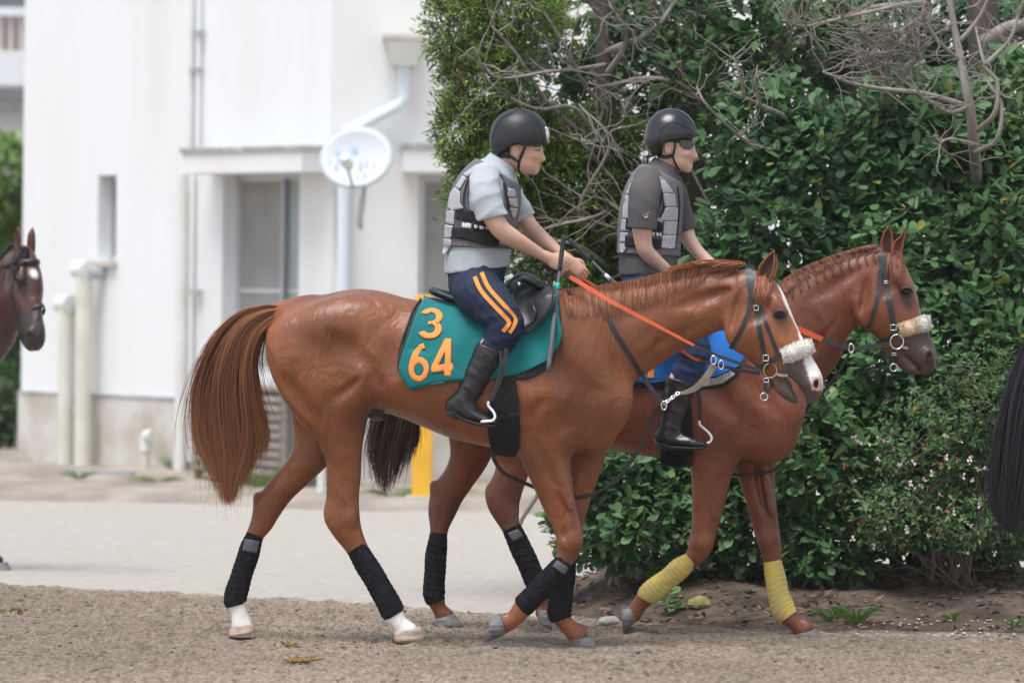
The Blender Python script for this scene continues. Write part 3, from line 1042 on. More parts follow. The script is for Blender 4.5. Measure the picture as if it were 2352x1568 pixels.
M_wrapy = mat('yellow_bandage', (0.60, 0.47, 0.12), 0.85, spec=0.2, col2=(0.46, 0.37, 0.14), scale=12, bump=0.3, bscale=200)
M_velcro = mat('grey_velcro', (0.10, 0.105, 0.115), 0.6)
M_mud = mat('pale_mud_specks', (0.36, 0.31, 0.25), 0.9)
M_leather = mat('black_leather', (0.016, 0.017, 0.019), 0.42, spec=0.5, col2=(0.03, 0.03, 0.032), scale=30, bump=0.15, bscale=150)
M_steel = mat('polished_steel', (0.7, 0.7, 0.7), 0.22, metal=1.0)
M_brass = mat('tarnished_bit', (0.36, 0.31, 0.21), 0.45, metal=0.7)
M_orange = mat('orange_rubber', (0.72, 0.13, 0.045), 0.5, col2=(0.6, 0.10, 0.035), scale=20)
M_fleece = mat('white_fleece', (0.78, 0.76, 0.70), 0.95, col2=(0.66, 0.63, 0.54), scale=30, bump=0.8, bscale=120, sheen=0.5)
M_fleeceo = mat('stained_fleece', (0.74, 0.54, 0.34), 0.95, col2=(0.76, 0.66, 0.52), scale=14, bump=0.8, bscale=120, sheen=0.5)
M_tan = mat('tan_leather', (0.22, 0.17, 0.12), 0.6, col2=(0.32, 0.26, 0.20), scale=15)
M_teal = mat('teal_cotton', (0.006, 0.135, 0.140), 0.8, spec=0.25, col2=(0.008, 0.165, 0.168), scale=8, bump=0.25, bscale=250, sheen=0.15)
M_bluec = mat('blue_cotton', (0.02, 0.16, 0.56), 0.8, spec=0.25, col2=(0.03, 0.20, 0.62), scale=8, bump=0.25, bscale=250)
M_pad = mat('dark_pad', (0.022, 0.024, 0.03), 0.9, bump=0.4, bscale=120, col2=(0.035, 0.037, 0.043), scale=30)
M_num = mat('orange_felt', (0.86, 0.30, 0.075), 0.85, spec=0.2)

class Map:
    def __init__(s, Y0, k, xc): s.Y0, s.k, s.xc = Y0, k, xc
    def Y(s, px, off=0.0): return s.Y0 - s.k * (np.asarray(px, float) - s.xc) / 508.0 + np.asarray(off, float)
    def __call__(s, px, py, off=0.0): return W(px, py, s.Y(px, off))
    @property
    def ppm(s): return FPX / s.Y0

def horse_field(mp, spec, lo, hi, h=0.0085):
    F = Field(lo, hi, h)
    pm = mp.ppm
    tr = catmull(np.array(spec['trunk'], float), 6)
    wt, wb = mp(tr[:, 0], tr[:, 1]), mp(tr[:, 0], tr[:, 2])
    xs = (wt[:, 0] + wb[:, 0]) / 2
    mg = 0.1
    sl, X, Y, Z = F.sub((xs[0] - 0.02, wt[:, 1].min() - 0.45, wb[:, 2].min() - mg), (xs[-1] + 0.02, wt[:, 1].max() + 0.45, wt[:, 2].max() + mg))
    x = X[:, 0, 0]
    it = lambda a: np.interp(x, xs, a)[:, None, None].astype(np.float32)
    ztop, zbot, rv, yc = it(wt[:, 2]), it(wb[:, 2]), it(tr[:, 3]), it(wt[:, 1])
    ru, zc = (ztop - zbot) / 2, (ztop + zbot) / 2
    w = (Z - zc) / ru
    rve = rv * (1 - 0.10 * np.clip(w, -1, 1.2))
    kk = (np.abs(w) ** 2.25 + np.abs((Y - yc) / rve) ** 2.25) ** (1 / 2.25)
    d = (kk - 1) * np.minimum(ru, rv)
    F.put(sl, d.astype(np.float32), 0.02)
    for st, k in spec['tubes']:
        a = np.array(st, float)
        F.tube(mp(a[:, 0], a[:, 1], a[:, 4]), a[:, 2] / pm, a[:, 3], k)
    for st, k in spec.get('cuts', []):
        a = np.array(st, float)
        F.tube(mp(a[:, 0], a[:, 1], a[:, 4]), a[:, 2] / pm, a[:, 3], k, 's')
    for (px, py, off, a, b, c, ang, k, op) in spec['bulges']:
        t = R(ang)
        ax = np.array([(math.cos(t), 0, -math.sin(t)), (math.sin(t), 0, math.cos(t)), (0, 1, 0)])
        F.ell(mp(px, py, off), (a / pm, b / pm, c), ax, k, op)
    return F

def poly_mask(q, polys, soft=None):
    r = np.zeros(len(q))
    for p in polys: r = np.maximum(r, inpoly(q, p).astype(float))
    return r
def marks(P, F, white=(), dark=(), pink=(), it=1):
    q = w2px(P)
    m = np.stack([poly_mask(q, white), poly_mask(q, dark), poly_mask(q, pink)], 1)
    def sm(m, n, cols):
        for _ in range(n):
            S = np.zeros_like(m)
            N = np.zeros(len(P))
            for i in range(4):
                a, b = F[:, i], F[:, (i + 1) % 4]
                for j in range(3): S[:, j] += np.bincount(a, m[b, j], len(P))
                N += np.bincount(a, minlength=len(P))
            k = 0.5 * m + 0.5 * S / np.maximum(N, 1)[:, None]
            m = m.copy()
            m[:, cols] = k[:, cols]
        return m
    m = sm(m, 8, [1])
    m = sm(m, it, [0, 2])
    return m

def hoof(mp, c0, c1, g0, g1, off, m, root, lat=(0.046, 0.058)):
    rings = []
    C0, C1, G0, G1 = (mp(*p, off) for p in (c0, c1, g0, g1))
    n = 20
    for t, e in ((0.0, 0.93), (0.06, 1.0), (0.35, 1.0), (0.7, 1.0), (1.0, 1.0), (1.0, 0.75)):
        a, b = C0 + (G0 - C0) * t, C1 + (G1 - C1) * t
        cc, hx = (a + b) / 2, (b - a) / 2 * e
        ly = (lat[0] + (lat[1] - lat[0]) * t) * e
        rings.append([cc + hx * math.cos(2 * math.pi * j / n) + np.array([0, ly * math.sin(2 * math.pi * j / n), 0]) for j in range(n)])
    v = [p for r in rings for p in r]
    f = []
    for i in range(len(rings) - 1):
        for j in range(n):
            k = (j + 1) % n
            f.append((i * n + j, i * n + k, (i + 1) * n + k, (i + 1) * n + j))
    f += [tuple(range(n))[::-1], tuple((len(rings) - 1) * n + j for j in range(n))]
    return obj('hoof', mesh_np('hoof', v, f, True), m, root)

def loft(mp, st, ridges=0, amp=0.035, seed=0, n=20, skew=0.0):
    a = np.array(st, float)
    S = resample(catmull(a, 8), 1.6)
    P = mp(S[:, 0], S[:, 1], S[:, 4])
    T = np.gradient(P, axis=0)
    T /= np.linalg.norm(T, axis=1)[:, None]
    L = np.tile([0, 1.0, 0], (len(P), 1))
    L -= T * (L * T).sum(1)[:, None]
    L /= np.linalg.norm(L, axis=1)[:, None]
    U = np.cross(T, L)
    s = np.linspace(0, 1, len(P))
    th = np.linspace(0, 2 * np.pi, n, endpoint=False)
    ru, rv = S[:, 2] / mp.ppm, S[:, 3]
    g = np.random.default_rng(seed)
    ph = s[:, None] * ridges + 0.35 * np.sin(th[None] + seed) + 0.12 * np.sin(2 * th[None] + 2 * seed)
    saw = 1 + amp * ((ph % 1.0) - 0.5) if ridges else np.ones((len(P), n))
    saw = saw * (1 + 0.015 * np.sin(5 * th[None] + 17 * s[:, None] + seed))
    v = P[:, None] + saw[..., None] * (np.cos(th)[None, :, None] * U[:, None] * ru[:, None, None] + np.sin(th)[None, :, None] * L[:, None] * rv[:, None, None])
    v = v.reshape(-1, 3)
    i = np.arange(len(P) * n).reshape(len(P), n)
    j = np.roll(i, -1, 1)
    f = [tuple(x) for x in np.stack([i[:-1], j[:-1], j[1:], i[1:]], -1).reshape(-1, 4)]
    f += [tuple(range(n))[::-1], tuple((len(P) - 1) * n + q for q in range(n))]
    return v, f

def bandage(mp, st, m, root, seed, tab=None, label=None):
    v, f = loft(mp, st, ridges=len(st) * 2 + 1, amp=0.05, seed=seed)
    o = obj('leg_bandage', mesh_np('leg_bandage', v, f, True), m, root)
    if label: o['label'] = label
    bv = bvh_of(v, f)
    if tab is not None:
        tv, tf = patch(tab, bv, 0.003, 0.004, 5)
        obj('fastening_tab', mesh_np('fastening_tab', tv, tf, True), M_velcro if m is M_wrapk else m, o)
    return o, bv

def ear(mp, pts_l, pts_r, off, root, m, bow=0.025, inner=True):
    """pts_l / pts_r: photo outline of the two edges from base to tip"""
    l, r = resample(catmull(np.array(pts_l, float), 6), 4), resample(catmull(np.array(pts_r, float), 6), 4)
    n = 14
    l, r = (np.stack([np.interp(np.linspace(0, 1, n), np.linspace(0, 1, len(q)), q[:, i]) for i in (0, 1)], 1) for q in (l, r))
    k = 9
    v, vin = [], []
    for i in range(n):
        for j in range(k):
            t = j / (k - 1)
            p = l[i] * (1 - t) + r[i] * t
            wd = abs(l[i] - r[i]).sum() / mp.ppm
            cup = bow * (1 - (2 * t - 1) ** 2) * min(1, wd / 0.05)
            v.append(mp(p[0], p[1], off + cup))
            q = p
            vin.append(mp(q[0], q[1], off + cup * 0.9 - 0.005))
    f = [(i * k + j, i * k + j + 1, (i + 1) * k + j + 1, (i + 1) * k + j) for i in range(n - 1) for j in range(k - 1)]
    me = mesh_np('ear', v, f, True, {'mk': np.zeros((len(v), 3))})
    o = obj('ear', me, m, root)
    s = o.modifiers.new('solid', 'SOLIDIFY')
    s.thickness = 0.007
    s.offset = -1 if False else 0
    if inner:
        g = [(i * k + j, i * k + j + 1, (i + 1) * k + j + 1, (i + 1) * k + j) for i in range(0, n - 2) for j in range(2, k - 2)]
        obj('ear_lining', mesh_np('ear_lining', vin, g, True), M_ear, o)
    return o

def eye(mp, bvh, px, py, root, r=0.019, lid=None):
    t, d = hitpx(bvh, px, py)
    c = CAM + np.array(d) * (t + r * 0.62)
    bm = bmesh.new()
    bmesh.ops.create_uvsphere(bm, u_segments=20, v_segments=14, radius=r)
    for vv in bm.verts: vv.co = Vector((vv.co.x * 1.2, vv.co.y, vv.co.z * 0.75)) + Vector(c)
    me = bpy.data.meshes.new('eye')
    bm.to_mesh(me)
    bm.free()
    me.polygons.foreach_set('use_smooth', np.ones(len(me.polygons), dtype=bool))
    e = obj('eye', me, M_eye, root)
    for nm, pth, w in (('upper_eyelid', [(px - 15, py + 3), (px - 8, py - 6), (px + 2, py - 9), (px + 11, py - 4), (px + 14, py + 4)], [.006, .013, .015, .011, .005]), ('lower_eyelid', [(px - 13, py + 5), (px - 4, py + 10), (px + 6, py + 10), (px + 13, py + 5)], [.004, .009, .009, .004])):
        P, D = strap_pts(pth, bvh, .004, step=2.5)
        rad = np.interp(np.linspace(0, 1, len(P)), np.linspace(0, 1, len(w)), w) * .5
        O(nm, tube_np(P, rad, 8), M_lid, e)
    return e

def tailhair(mp, left, right, offs, n, cols, root, seed, w=0.0045, parent_name='tail', rag=14.0):
    g = np.random.default_rng(seed)
    L, Rr = catmull(np.array(left, float), 8), catmull(np.array(right, float), 8)
    m = 22
    L, Rr = (np.stack([np.interp(np.linspace(0, 1, m), np.linspace(0, 1, len(q)), q[:, i]) for i in (0, 1)], 1) for q in (L, Rr))
    t = np.linspace(0, 1, m)
    st, tint, ws = [], [], []
    nl = 64
    lock = g.uniform(0, 1, nl)
    lockd = g.uniform(-1, 1, nl)
    lockc = g.uniform(0, 1, nl)
    lph = g.uniform(0, 6.28, nl)
    lockl = np.clip(g.uniform(0.78, 1.06, nl), 0, 1)
    lw = g.uniform(0.03, 0.12, nl)
    for i in range(n):
        k = g.integers(nl)
        s0 = np.clip(lock[k] + g.normal(0, 0.03), 0, 1)
        s1 = np.clip(lock[k] + g.normal(0, 0.02) + 0.05 * math.sin(lph[k]), -0.03, 1.03)
        e0 = 1.0 - 0.55 * max(0.0, abs(lock[k] - 0.38) - 0.12)
        s = s0 + (s1 - s0) * t + lw[k] * np.sin(2.2 + 5.5 * t + lph[k]) * t + g.normal(0, 0.05) * t ** 2
        p = L * (1 - s[:, None]) + Rr * s[:, None]
        # hair ends at different lengths
        e = min(1.0, lockl[k] * e0 + 0.13 * g.uniform(-1, 1))
        q = np.linspace(g.uniform(0, 0.14) * g.uniform(0, 1), e, m)
        p = np.stack([np.interp(q, t, p[:, j]) for j in (0, 1)], 1)
        p += g.normal(0, 1, 2) * rag * 0.25 * (t[:, None] ** 2) + np.cumsum(g.normal(0, 0.5, (m, 2)), 0) * t[:, None] * 0.8
        if g.uniform() < 0.10: p += np.outer(t ** 1.6, g.normal(0, 1, 2) * rag * 1.1 + np.array([-6, 0]))
        dth = offs + (lockd[k] * 0.05 + g.normal(0, 0.012)) * np.sin(np.pi * np.clip(t * 0.8 + 0.12, 0, 1))
        st.append(mp(p[:, 0], p[:, 1], dth))
        c0, c1, c2 = (np.array(c) for c in cols)
        z = np.clip(lockc[k] * 0.75 + g.uniform(0, 0.35), 0, 1)
        base = c0 * (1 - z) + c1 * z
        tt = t[:, None]
        mid = np.exp(-((tt - 0.62) / 0.22) ** 2)
        c = base * (1 - mid * 0.6) + c2 * mid * 0.6
        tint.append(c * g.uniform(0.7, 1.25))
        ws.append(w * g.uniform(0.7, 1.4))
    v, f, c = ribbons(st, np.array(ws), tint)
    return obj(parent_name, mesh_np(parent_name, v, f, False, {'tint': c}), M_hair, root)

def hairpatch(name, bvh, roots, vecs, n, cols, root, seed, w=0.004, lift=(0.002, 0.014), jit=6.0, curl=0.0):
    """hair lying on the body: roots = photo polyline, vecs = photo displacement at matching points"""
    g = np.random.default_rng(seed)
    Rt = np.array(roots, float)
    Vc = np.array(vecs, float)
    u = np.linspace(0, 1, len(Rt))
    st, tint = [], []
    for i in range(n):
        s = g.uniform(0, 1)
        s = round(s * 43) / 43 + g.normal(0, 0.008)
        s = min(max(s, 0), 1)
        r0 = np.array([np.interp(s, u, Rt[:, j]) for j in (0, 1)]) + g.normal(0, 1.2, 2)
        vv = np.array([np.interp(s, u, Vc[:, j]) for j in (0, 1)]) * g.uniform(0.65, 1.1) + g.normal(0, jit, 2) * 0.5
        m = 9
        t = np.linspace(0, 1, m)[:, None]
        p = r0 + vv * t + np.array([curl, 0]) * np.sin(t * 3.1) + np.array([0, 1]) * (t ** 2) * 3
        dd = []
        for k in range(m):
            h = hitpx(bvh, *p[k])[0]
            dd.append(np.nan if h is None else h)
        dd = np.array(dd)
        ok = ~np.isnan(dd)
        if ok.sum() == 0:
            h0 = hitpx(bvh, r0[0], r0[1] + 40)[0]
            if h0 is None: continue
            dd[0], ok[0] = h0 + 0.03, True
        dd = np.interp(np.arange(m), np.where(ok)[0], dd[ok])
        dd[:2] = np.minimum(dd[:2], dd[min(3, m - 1)] + 0.05)
        lf = g.uniform(*lift) * np.sin(np.clip(t[:, 0] * 1.7 + 0.3, 0, 2.4))
        D = np.array([raydir(*q) for q in p])
        st.append(CAM + D * (dd - lf - 0.003)[:, None])
        z = g.uniform(0, 1)
        tint.append((np.array(cols[0]) * (1 - z) + np.array(cols[1]) * z) * g.uniform(0.75, 1.2))
    v, f, c = ribbons(st, w, tint)
    return obj(name, mesh_np(name, v, f, False, {'tint': c}), M_hair, root)

def wrapcloth(mp, bvh, left, right, bottom, top_of, off, ns=34, ntt=20):
    """cloth over the back: left/right/bottom are photo curves on the near side; the top edge is the spine"""
    L, Rg, Bt = (catmull(np.array(q, float), 6) for q in (left, right, bottom))
    f_ = lambda C, t: np.stack([np.interp(t, np.linspace(0, 1, len(C)), C[:, i]) for i in (0, 1)], -1)
    S, T = np.linspace(0, 1, ns), np.linspace(0, 1, ntt)
    tl, trr = L[0], Rg[0]
    V_, n2 = {}, 2 * ntt - 1
    out = np.zeros((ns, n2, 3))
    for i, s in enumerate(S):
        for j, t in enumerate(T):
            Tp = tl * (1 - s) + trr * s
            Lp, Rp, Bp = f_(L, t), f_(Rg, t), f_(Bt, s)
            p = (1 - t) * Tp + t * Bp + (1 - s) * Lp + s * Rp - ((1 - s) * (1 - t) * tl + s * (1 - t) * trr + (1 - s) * t * L[-1] + s * t * Rg[-1])
            w = mp(p[0], p[1])
            for side in (-1, 1):
                jj = ntt - 1 + (j if side < 0 else -j)
                h = bvh.ray_cast(Vector((w[0], w[1] + side * 2, w[2])), Vector((0, -side, 0)))
                h2 = bvh.ray_cast(Vector((w[0], w[1], 4)), Vector((0, 0, -1)))
                ztop = h2[0].z if h2[0] is not None else w[2]
                if j == 0 or h[0] is None or w[2] > ztop - 0.012:
                    fr = 0.0 if j == 0 else side * 0.10 * min(1, t / 0.12)
                    h3 = bvh.ray_cast(Vector((w[0], w[1] + fr, 4)), Vector((0, 0, -1)))
                    q = np.array(h3[0]) if h3[0] is not None else w
                    out[i, jj] = q + np.array([0, 0, off])
                else:
                    nn = np.array(h[1])
                    out[i, jj] = np.array(h[0]) + nn * off
    for _ in range(4):
        o2 = out.copy()
        o2[1:-1, 1:-1] = 0.5 * out[1:-1, 1:-1] + 0.125 * (out[2:, 1:-1] + out[:-2, 1:-1] + out[1:-1, 2:] + out[1:-1, :-2])
        # never sink under the first fit
        o2[..., 1] = np.where(np.arange(n2)[None, :] > ntt, np.minimum(o2[..., 1], out[..., 1] + 0.001), o2[..., 1])
        out = o2
    v = out.reshape(-1, 3)
    i = np.arange(ns * n2).reshape(ns, n2)
    f = np.stack([i[:-1, :-1], i[:-1, 1:], i[1:, 1:], i[1:, :-1]], -1).reshape(-1, 4)
    return v, f

def ring_mesh(c, r, tr, n=18, ax=None, sx=1.0, sz=1.0):
    ax = np.eye(3) if ax is None else ax
    P = [c + ax[0] * r * sx * math.cos(2 * math.pi * i / n) + ax[2] * r * sz * math.sin(2 * math.pi * i / n) for i in range(n + 1)]
    return tube_np(P, tr, 6, False)
def OS(name, vf, m, parent): return O(name, vf, m, parent, False)
def O(name, vf, m, parent, smooth=True): return obj(name, mesh_np(name, vf[0], vf[1], smooth), m, parent)
# ------------------------------------------------------------------ near chestnut horse (saddlecloth 3 / 64)
MA = Map(25.95, 0.10, 1030)
specA = dict(
    trunk=[(628, 745, 800, .03), (648, 712, 860, .11), (668, 700, 895, .16), (690, 692, 915, .20), (730, 681, 935, .245), (780, 668, 945, .265), (830, 663, 942, .27), (880, 670, 946, .275), (930, 684, 962, .285), (980, 694, 983, .295), (1040, 706, 1007, .30), (1100, 709, 1021, .295), (1160, 703, 1031, .28), (1220, 688, 1037, .26), (1280, 668, 1038, .235), (1340, 674, 1030, .205), (1385, 715, 1008, .17), (1412, 785, 978, .13), (1432, 850, 940, .06), (1440, 880, 915, .02)],
    tubes=[
        # hindquarters
        ([(735, 770, 116, .12, -.12), (742, 840, 117, .125, -.13), (757, 900, 101, .115, -.135), (770, 942, 83, .10, -.135), (777, 970, 68, .088, -.135), (783, 1003, 54, .076, -.13), (789, 1050, 42, .063, -.125), (790, 1095, 39, .052, -.12), (787, 1140, 38, .047, -.12), (787, 1188, 40, .047, -.12), (800, 1222, 33, .042, -.12), (818, 1255, 26, .035, -.12), (850, 1315, 21, .030, -.12), (888, 1382, 21, .029, -.12), (903, 1408, 24, .032, -.12), (918, 1430, 19, .028, -.12), (936, 1450, 25, .034, -.12)], .045),
        ([(735, 780, 110, .12, .12), (735, 850, 105, .12, .13), (745, 910, 86, .11, .13), (740, 970, 71, .09, .13), (722, 1030, 50, .072, .125), (688, 1078, 38, .06, .12), (645, 1124, 34, .05, .12), (616, 1165, 33, .046, .12), (602, 1200, 27, .04, .12), (585, 1230, 21, .034, .12), (563, 1290, 20, .030, .12), (545, 1345, 21, .029, .12), (540, 1378, 24, .031, .12), (549, 1405, 19, .028, .12), (556, 1436, 25, .034, .12)], .045),
        ([(715, 705, 26, .06, 0), (670, 706, 20, .035, 0), (632, 711, 14, .024, 0), (600, 722, 9, .018, 0)], .03),
        # forelegs
        ([(1275, 900, 80, .085, -.12), (1262, 970, 76, .09, -.13), (1253, 1030, 63, .08, -.13), (1262, 1080, 50, .068, -.125), (1276, 1130, 42, .057, -.12), (1288, 1170, 36, .048, -.12), (1303, 1210, 31, .042, -.12), (1309, 1243, 31, .041, -.12), (1303, 1272, 24, .034, -.12), (1285, 1300, 19, .029, -.12), (1250, 1340, 19, .028, -.12), (1215, 1380, 21, .029, -.12), (1199, 1398, 23, .031, -.12), (1180, 1420, 19, .028, -.12), (1158, 1431, 23, .033, -.12)], .04),
        ([(1350, 930, 70, .08, .10), (1345, 1000, 58, .075, .11), (1342, 1060, 44, .062, .11), (1329, 1120, 35, .053, .11), (1318, 1170, 31, .046, .11), (1311, 1210, 28, .041, .11), (1305, 1245, 29, .041, .11), (1300, 1275, 23, .034, .11), (1297, 1310, 20, .029, .11), (1290, 1360, 20, .028, .11), (1285, 1405, 23, .031, .11), (1302, 1434, 19, .028, .11), (1330, 1460, 25, .035, .11)], .04),
        # neck
        ([(1330, 815, 132, .15, 0), (1375, 788, 126, .135, 0), (1425, 769, 110, .11, 0), (1480, 749, 95, .09, -.005), (1565, 716, 77, .078, -.01), (1642, 692, 68, .075, -.02), (1705, 690, 70, .078, -.03)], .06),
        # head
        ([(1712, 662, 56, .066, -.03), (1727, 690, 72, .080, -.033), (1745, 738, 75, .095, -.037), (1766, 775, 70, .086, -.04), (1794, 810, 61, .068, -.045), (1822, 838, 50, .056, -.05), (1848, 857, 35, .054, -.055), (1862, 877, 29, .056, -.055), (1867, 898, 21, .050, -.055), (1864, 914, 13, .036, -.055), (1858, 920, 7, .026, -.055)], .03),
        ([(1765, 842, 22, .038, -.045), (1781, 870, 18, .034, -.048), (1799, 892, 18, .036, -.05), (1818, 911, 13, .032, -.05), (1830, 920, 8, .026, -.05)], .012),
    ],
    cuts=[([(1806, 862, 1.5, .12, -.05), (1822, 879, 5, .12, -.05), (1836, 902, 7.5, .12, -.05), (1846, 930, 9, .12, -.05)], .006)],
    bulges=[
        (712, 800, 0, 100, 100, .235, 0, .08, 'u'),
        (790, 745, -.165, 120, 62, .115, -8, .06, 'u'), (700, 850, -.19, 62, 120, .085, -18, .05, 'u'), (825, 880, -.185, 45, 95, .085, 20, .05, 'u'),
        (893, 820, -.325, 30, 95, .055, 12, .06, 's'), (770, 915, -.30, 12, 70, .05, 50, .03, 's'), (870, 880, -.30, 14, 60, .05, -30, .04, 's'),
        (1320, 800, -.15, 150, 58, .09, 62, .07, 'u'), (1235, 900, -.165, 85, 72, .10, 30, .07, 'u'), (1393, 928, -.085, 56, 66, .10, 35, .08, 'u'), (1360, 998, -.05, 48, 40, .10, 0, .08, 'u'),
        (1390, 945, .09, 55, 60, .09, 30, .07, 'u'),
        (1278, 850, -.300, 95, 24, .055, 58, .05, 's'), (1350, 895, -.290, 85, 22, .055, 52, .05, 's'), (1305, 975, -.275, 20, 75, .050, 10, .05, 's'), (1215, 960, -.300, 55, 16, .045, -50, .04, 's'),
        (692, 928, -.272, 85, 18, .05, 52, .05, 's'), (800, 800, -.305, 90, 18, .035, 35, .05, 's'),
        (760, 1180, -.12, 13, 24, .028, 0, .03, 'u'), (596, 1152, .12, 12, 24, .028, -25, .03, 'u'), (805, 1190, -.155, 14, 22, .014, 10, .02, 'u'),
        (1400, 1003, -.205, 55, 14, .06, -35, .05, 's'), (1340, 1030, -.235, 14, 50, .05, -20, .04, 's'),
        (1293, 1105, -.178, 13, 75, .014, -18, .04, 'u'), (1260, 1090, -.207, 12, 75, .020, -20, .03, 's'), (1310, 1243, -.152, 20, 22, .014, 0, .02, 'u'), (1296, 1225, -.162, 7, 16, .014, 0, .015, 's'),
        (1535, 783, -.115, 100, 14, .04, -27, .04, 's'), (1600, 690, -.100, 80, 14, .03, -18, .04, 's'), (1450, 700, -.135, 60, 30, .04, -15, .05, 's'),
        (1712, 762, -.090, 46, 48, .028, 0, .06, 'u'), (1793, 713, -.115, 24, 15, .018, 45, .025, 'u'), (1776, 692, -.10, 20, 16, .02, 0, .04, 'u'), (1797, 785, -.100, 50, 7, .014, 52, .02, 'u'), (1812, 752, -.118, 24, 14, .022, 55, .04, 's'), (1745, 712, -.128, 14, 30, .02, 30, .04, 's'), (1690, 712, -.125, 9, 50, .03, 14, .03, 's'),
        (1871, 880, -.105, 14, 18, .016, 20, .02, 'u'), (1876, 882, -.123, 6.5, 11, .030, 20, .008, 's'),
        (863, 957, -.03, 22, 9, .04, 10, .03, 'u'),
    ])
FA = horse_field(MA, specA, MA(505, 1490, -.45), MA(1905, 585, .45))
PA, QA = FA.mesh(2)
bvhA = bvh_of(PA, QA)
whiteA = [[(1782, 640), (1788, 660), (1802, 697), (1818, 728), (1832, 757), (1838, 785), (1842, 815), (1852, 848), (1860, 872), (1876, 897), (1910, 895), (1910, 850), (1880, 780), (1830, 700), (1803, 640)], [(500, 1376), (1000, 1376), (1000, 1500), (500, 1500)]]
darkA = [[(1790, 838), (1820, 828), (1852, 832), (1862, 872), (1884, 898), (1872, 925), (1845, 935), (1800, 922), (1780, 880)], [(1772, 716), (1792, 706), (1812, 722), (1806, 738), (1790, 744), (1776, 732)], [(835, 940), (885, 935), (890, 985), (835, 985)], [(1866, 868), (1880, 868), (1882, 894), (1868, 892)]]
pinkA = [[(1862, 864), (1884, 862), (1890, 894), (1866, 896)]]
horseA = thing('chestnut_horse', 'chestnut racehorse with white blaze and black leg bandages wearing the teal saddlecloth', 'horse', tuple(G(1000, 1484)))
obj('body', mesh_np('body', PA, QA, True, {'mk': marks(PA, QA, whiteA, darkA, pinkA)}), M_chest, horseA)
eye(MA, bvhA, 1791, 722, horseA)
M_nos = mat('opening_shade', (0.03, 0.012, 0.012), 0.8)  # near-black tone stands for the shade inside nostrils and between lips
O('nostril_shade', patch([(1868, 886), (1870, 875), (1876, 870), (1880, 876), (1880, 886), (1875, 892)], bvhA, .003, .002, 3, smooth=0), M_nos, horseA)
ear(MA, [(1742, 640), (1741, 618), (1755, 597), (1778, 574)], [(1764, 652), (1775, 630), (1780, 605), (1778, 574)], -.085, horseA, M_chest)
ear(MA, [(1758, 636), (1760, 616), (1772, 600), (1782, 588)], [(1778, 640), (1784, 622), (1786, 606), (1782, 588)], .05, horseA, M_chest, inner=False)
hoof(MA, (904, 1450), (968, 1437), (906, 1474), (976, 1470), -.12, M_hoofp, horseA)
hoof(MA, (528, 1440), (582, 1431), (525, 1463), (588, 1450), .12, M_hoofp, horseA)
hoof(MA, (1149, 1408), (1163, 1455), (1127, 1417), (1117, 1475), -.12, M_hoofg, horseA)
hoof(MA, (1308, 1469), (1361, 1458), (1311, 1491), (1374, 1492), .11, M_hoofg, horseA)
bandage(MA, [(818, 1257, 24, .041, -.12), (842, 1297, 27, .041, -.12), (868, 1340, 27, .040, -.12), (890, 1380, 28, .041, -.12), (903, 1404, 28, .040, -.12), (908, 1412, 22, .036, -.12)], M_wrapk, horseA, 1)
bandage(MA, [(586, 1226, 20, .040, .12), (573, 1265, 25, .040, .12), (556, 1318, 25, .039, .12), (544, 1356, 27, .040, .12), (540, 1380, 26, .038, .12), (542, 1390, 22, .036, .12)], M_wrapk, horseA, 2, [(562, 1236), (597, 1242), (590, 1270), (556, 1264)])
bandage(MA, [(1298, 1286, 20, .038, -.12), (1275, 1313, 24, .039, -.12), (1247, 1343, 25, .038, -.12), (1218, 1375, 26, .039, -.12), (1202, 1391, 26, .038, -.12), (1196, 1396, 22, .034, -.12)], M_wrapk, horseA, 3, [(1279, 1285), (1306, 1303), (1297, 1320), (1268, 1300)])
bandage(MA, [(1303, 1284, 21, .038, .11), (1298, 1325, 24, .039, .11), (1290, 1370, 26, .039, .11), (1285, 1404, 29, .040, .11), (1290, 1422, 24, .036, .11)], M_wrapk, horseA, 4)
tailhair(MA, [(650, 702), (600, 702), (548, 720), (502, 768), (468, 845), (455, 930), (462, 1010), (488, 1080), (510, 1150)], [(648, 726), (632, 742), (604, 775), (588, 830), (592, 905), (606, 975), (606, 1030), (582, 1085), (550, 1145)], 0.0, 7500, ((0.17, 0.055, 0.024), (0.34, 0.145, 0.060), (0.090, 0.026, 0.013)), horseA, 5, rag=24, w=.0030)
hairpatch('mane', bvhA, [(1292, 664), (1340, 659), (1400, 652), (1450, 644), (1500, 631), (1560, 617), (1620, 606), (1670, 600), (1712, 606)], [(12, 58), (10, 66), (4, 72), (-2, 70), (0, 68), (-8, 56), (-22, 44), (-48, 22), (-66, 26)], 2600, ((0.17, 0.055, 0.028), (0.32, 0.13, 0.06)), horseA, 6, w=0.003, jit=12)
hairpatch('mane', bvhA, [(1560, 618), (1620, 607), (1670, 598), (1712, 604)], [(-40, -3), (-45, -6), (-55, 2), (-60, 4)], 420, ((0.24, 0.075, 0.03), (0.36, 0.14, 0.06)), horseA, 61, w=0.004, lift=(0.01, 0.03))
hairpatch('forelock', bvhA, [(1738, 630), (1755, 628), (1776, 632)], [(0, 62), (-8, 66), (-18, 62)], 260, ((0.20, 0.06, 0.03), (0.32, 0.12, 0.055)), horseA, 7, w=0.0035, lift=(0.012, 0.03))
for q_ in (MA(938, 1474, -.12), MA(1345, 1490, .11)): PRINTS.append((q_[0], q_[1], .075, .016))
HOOF += [(*MA(940, 1474, -.12)[:2], .002), (*MA(1342, 1490, .11)[:2], .024)]

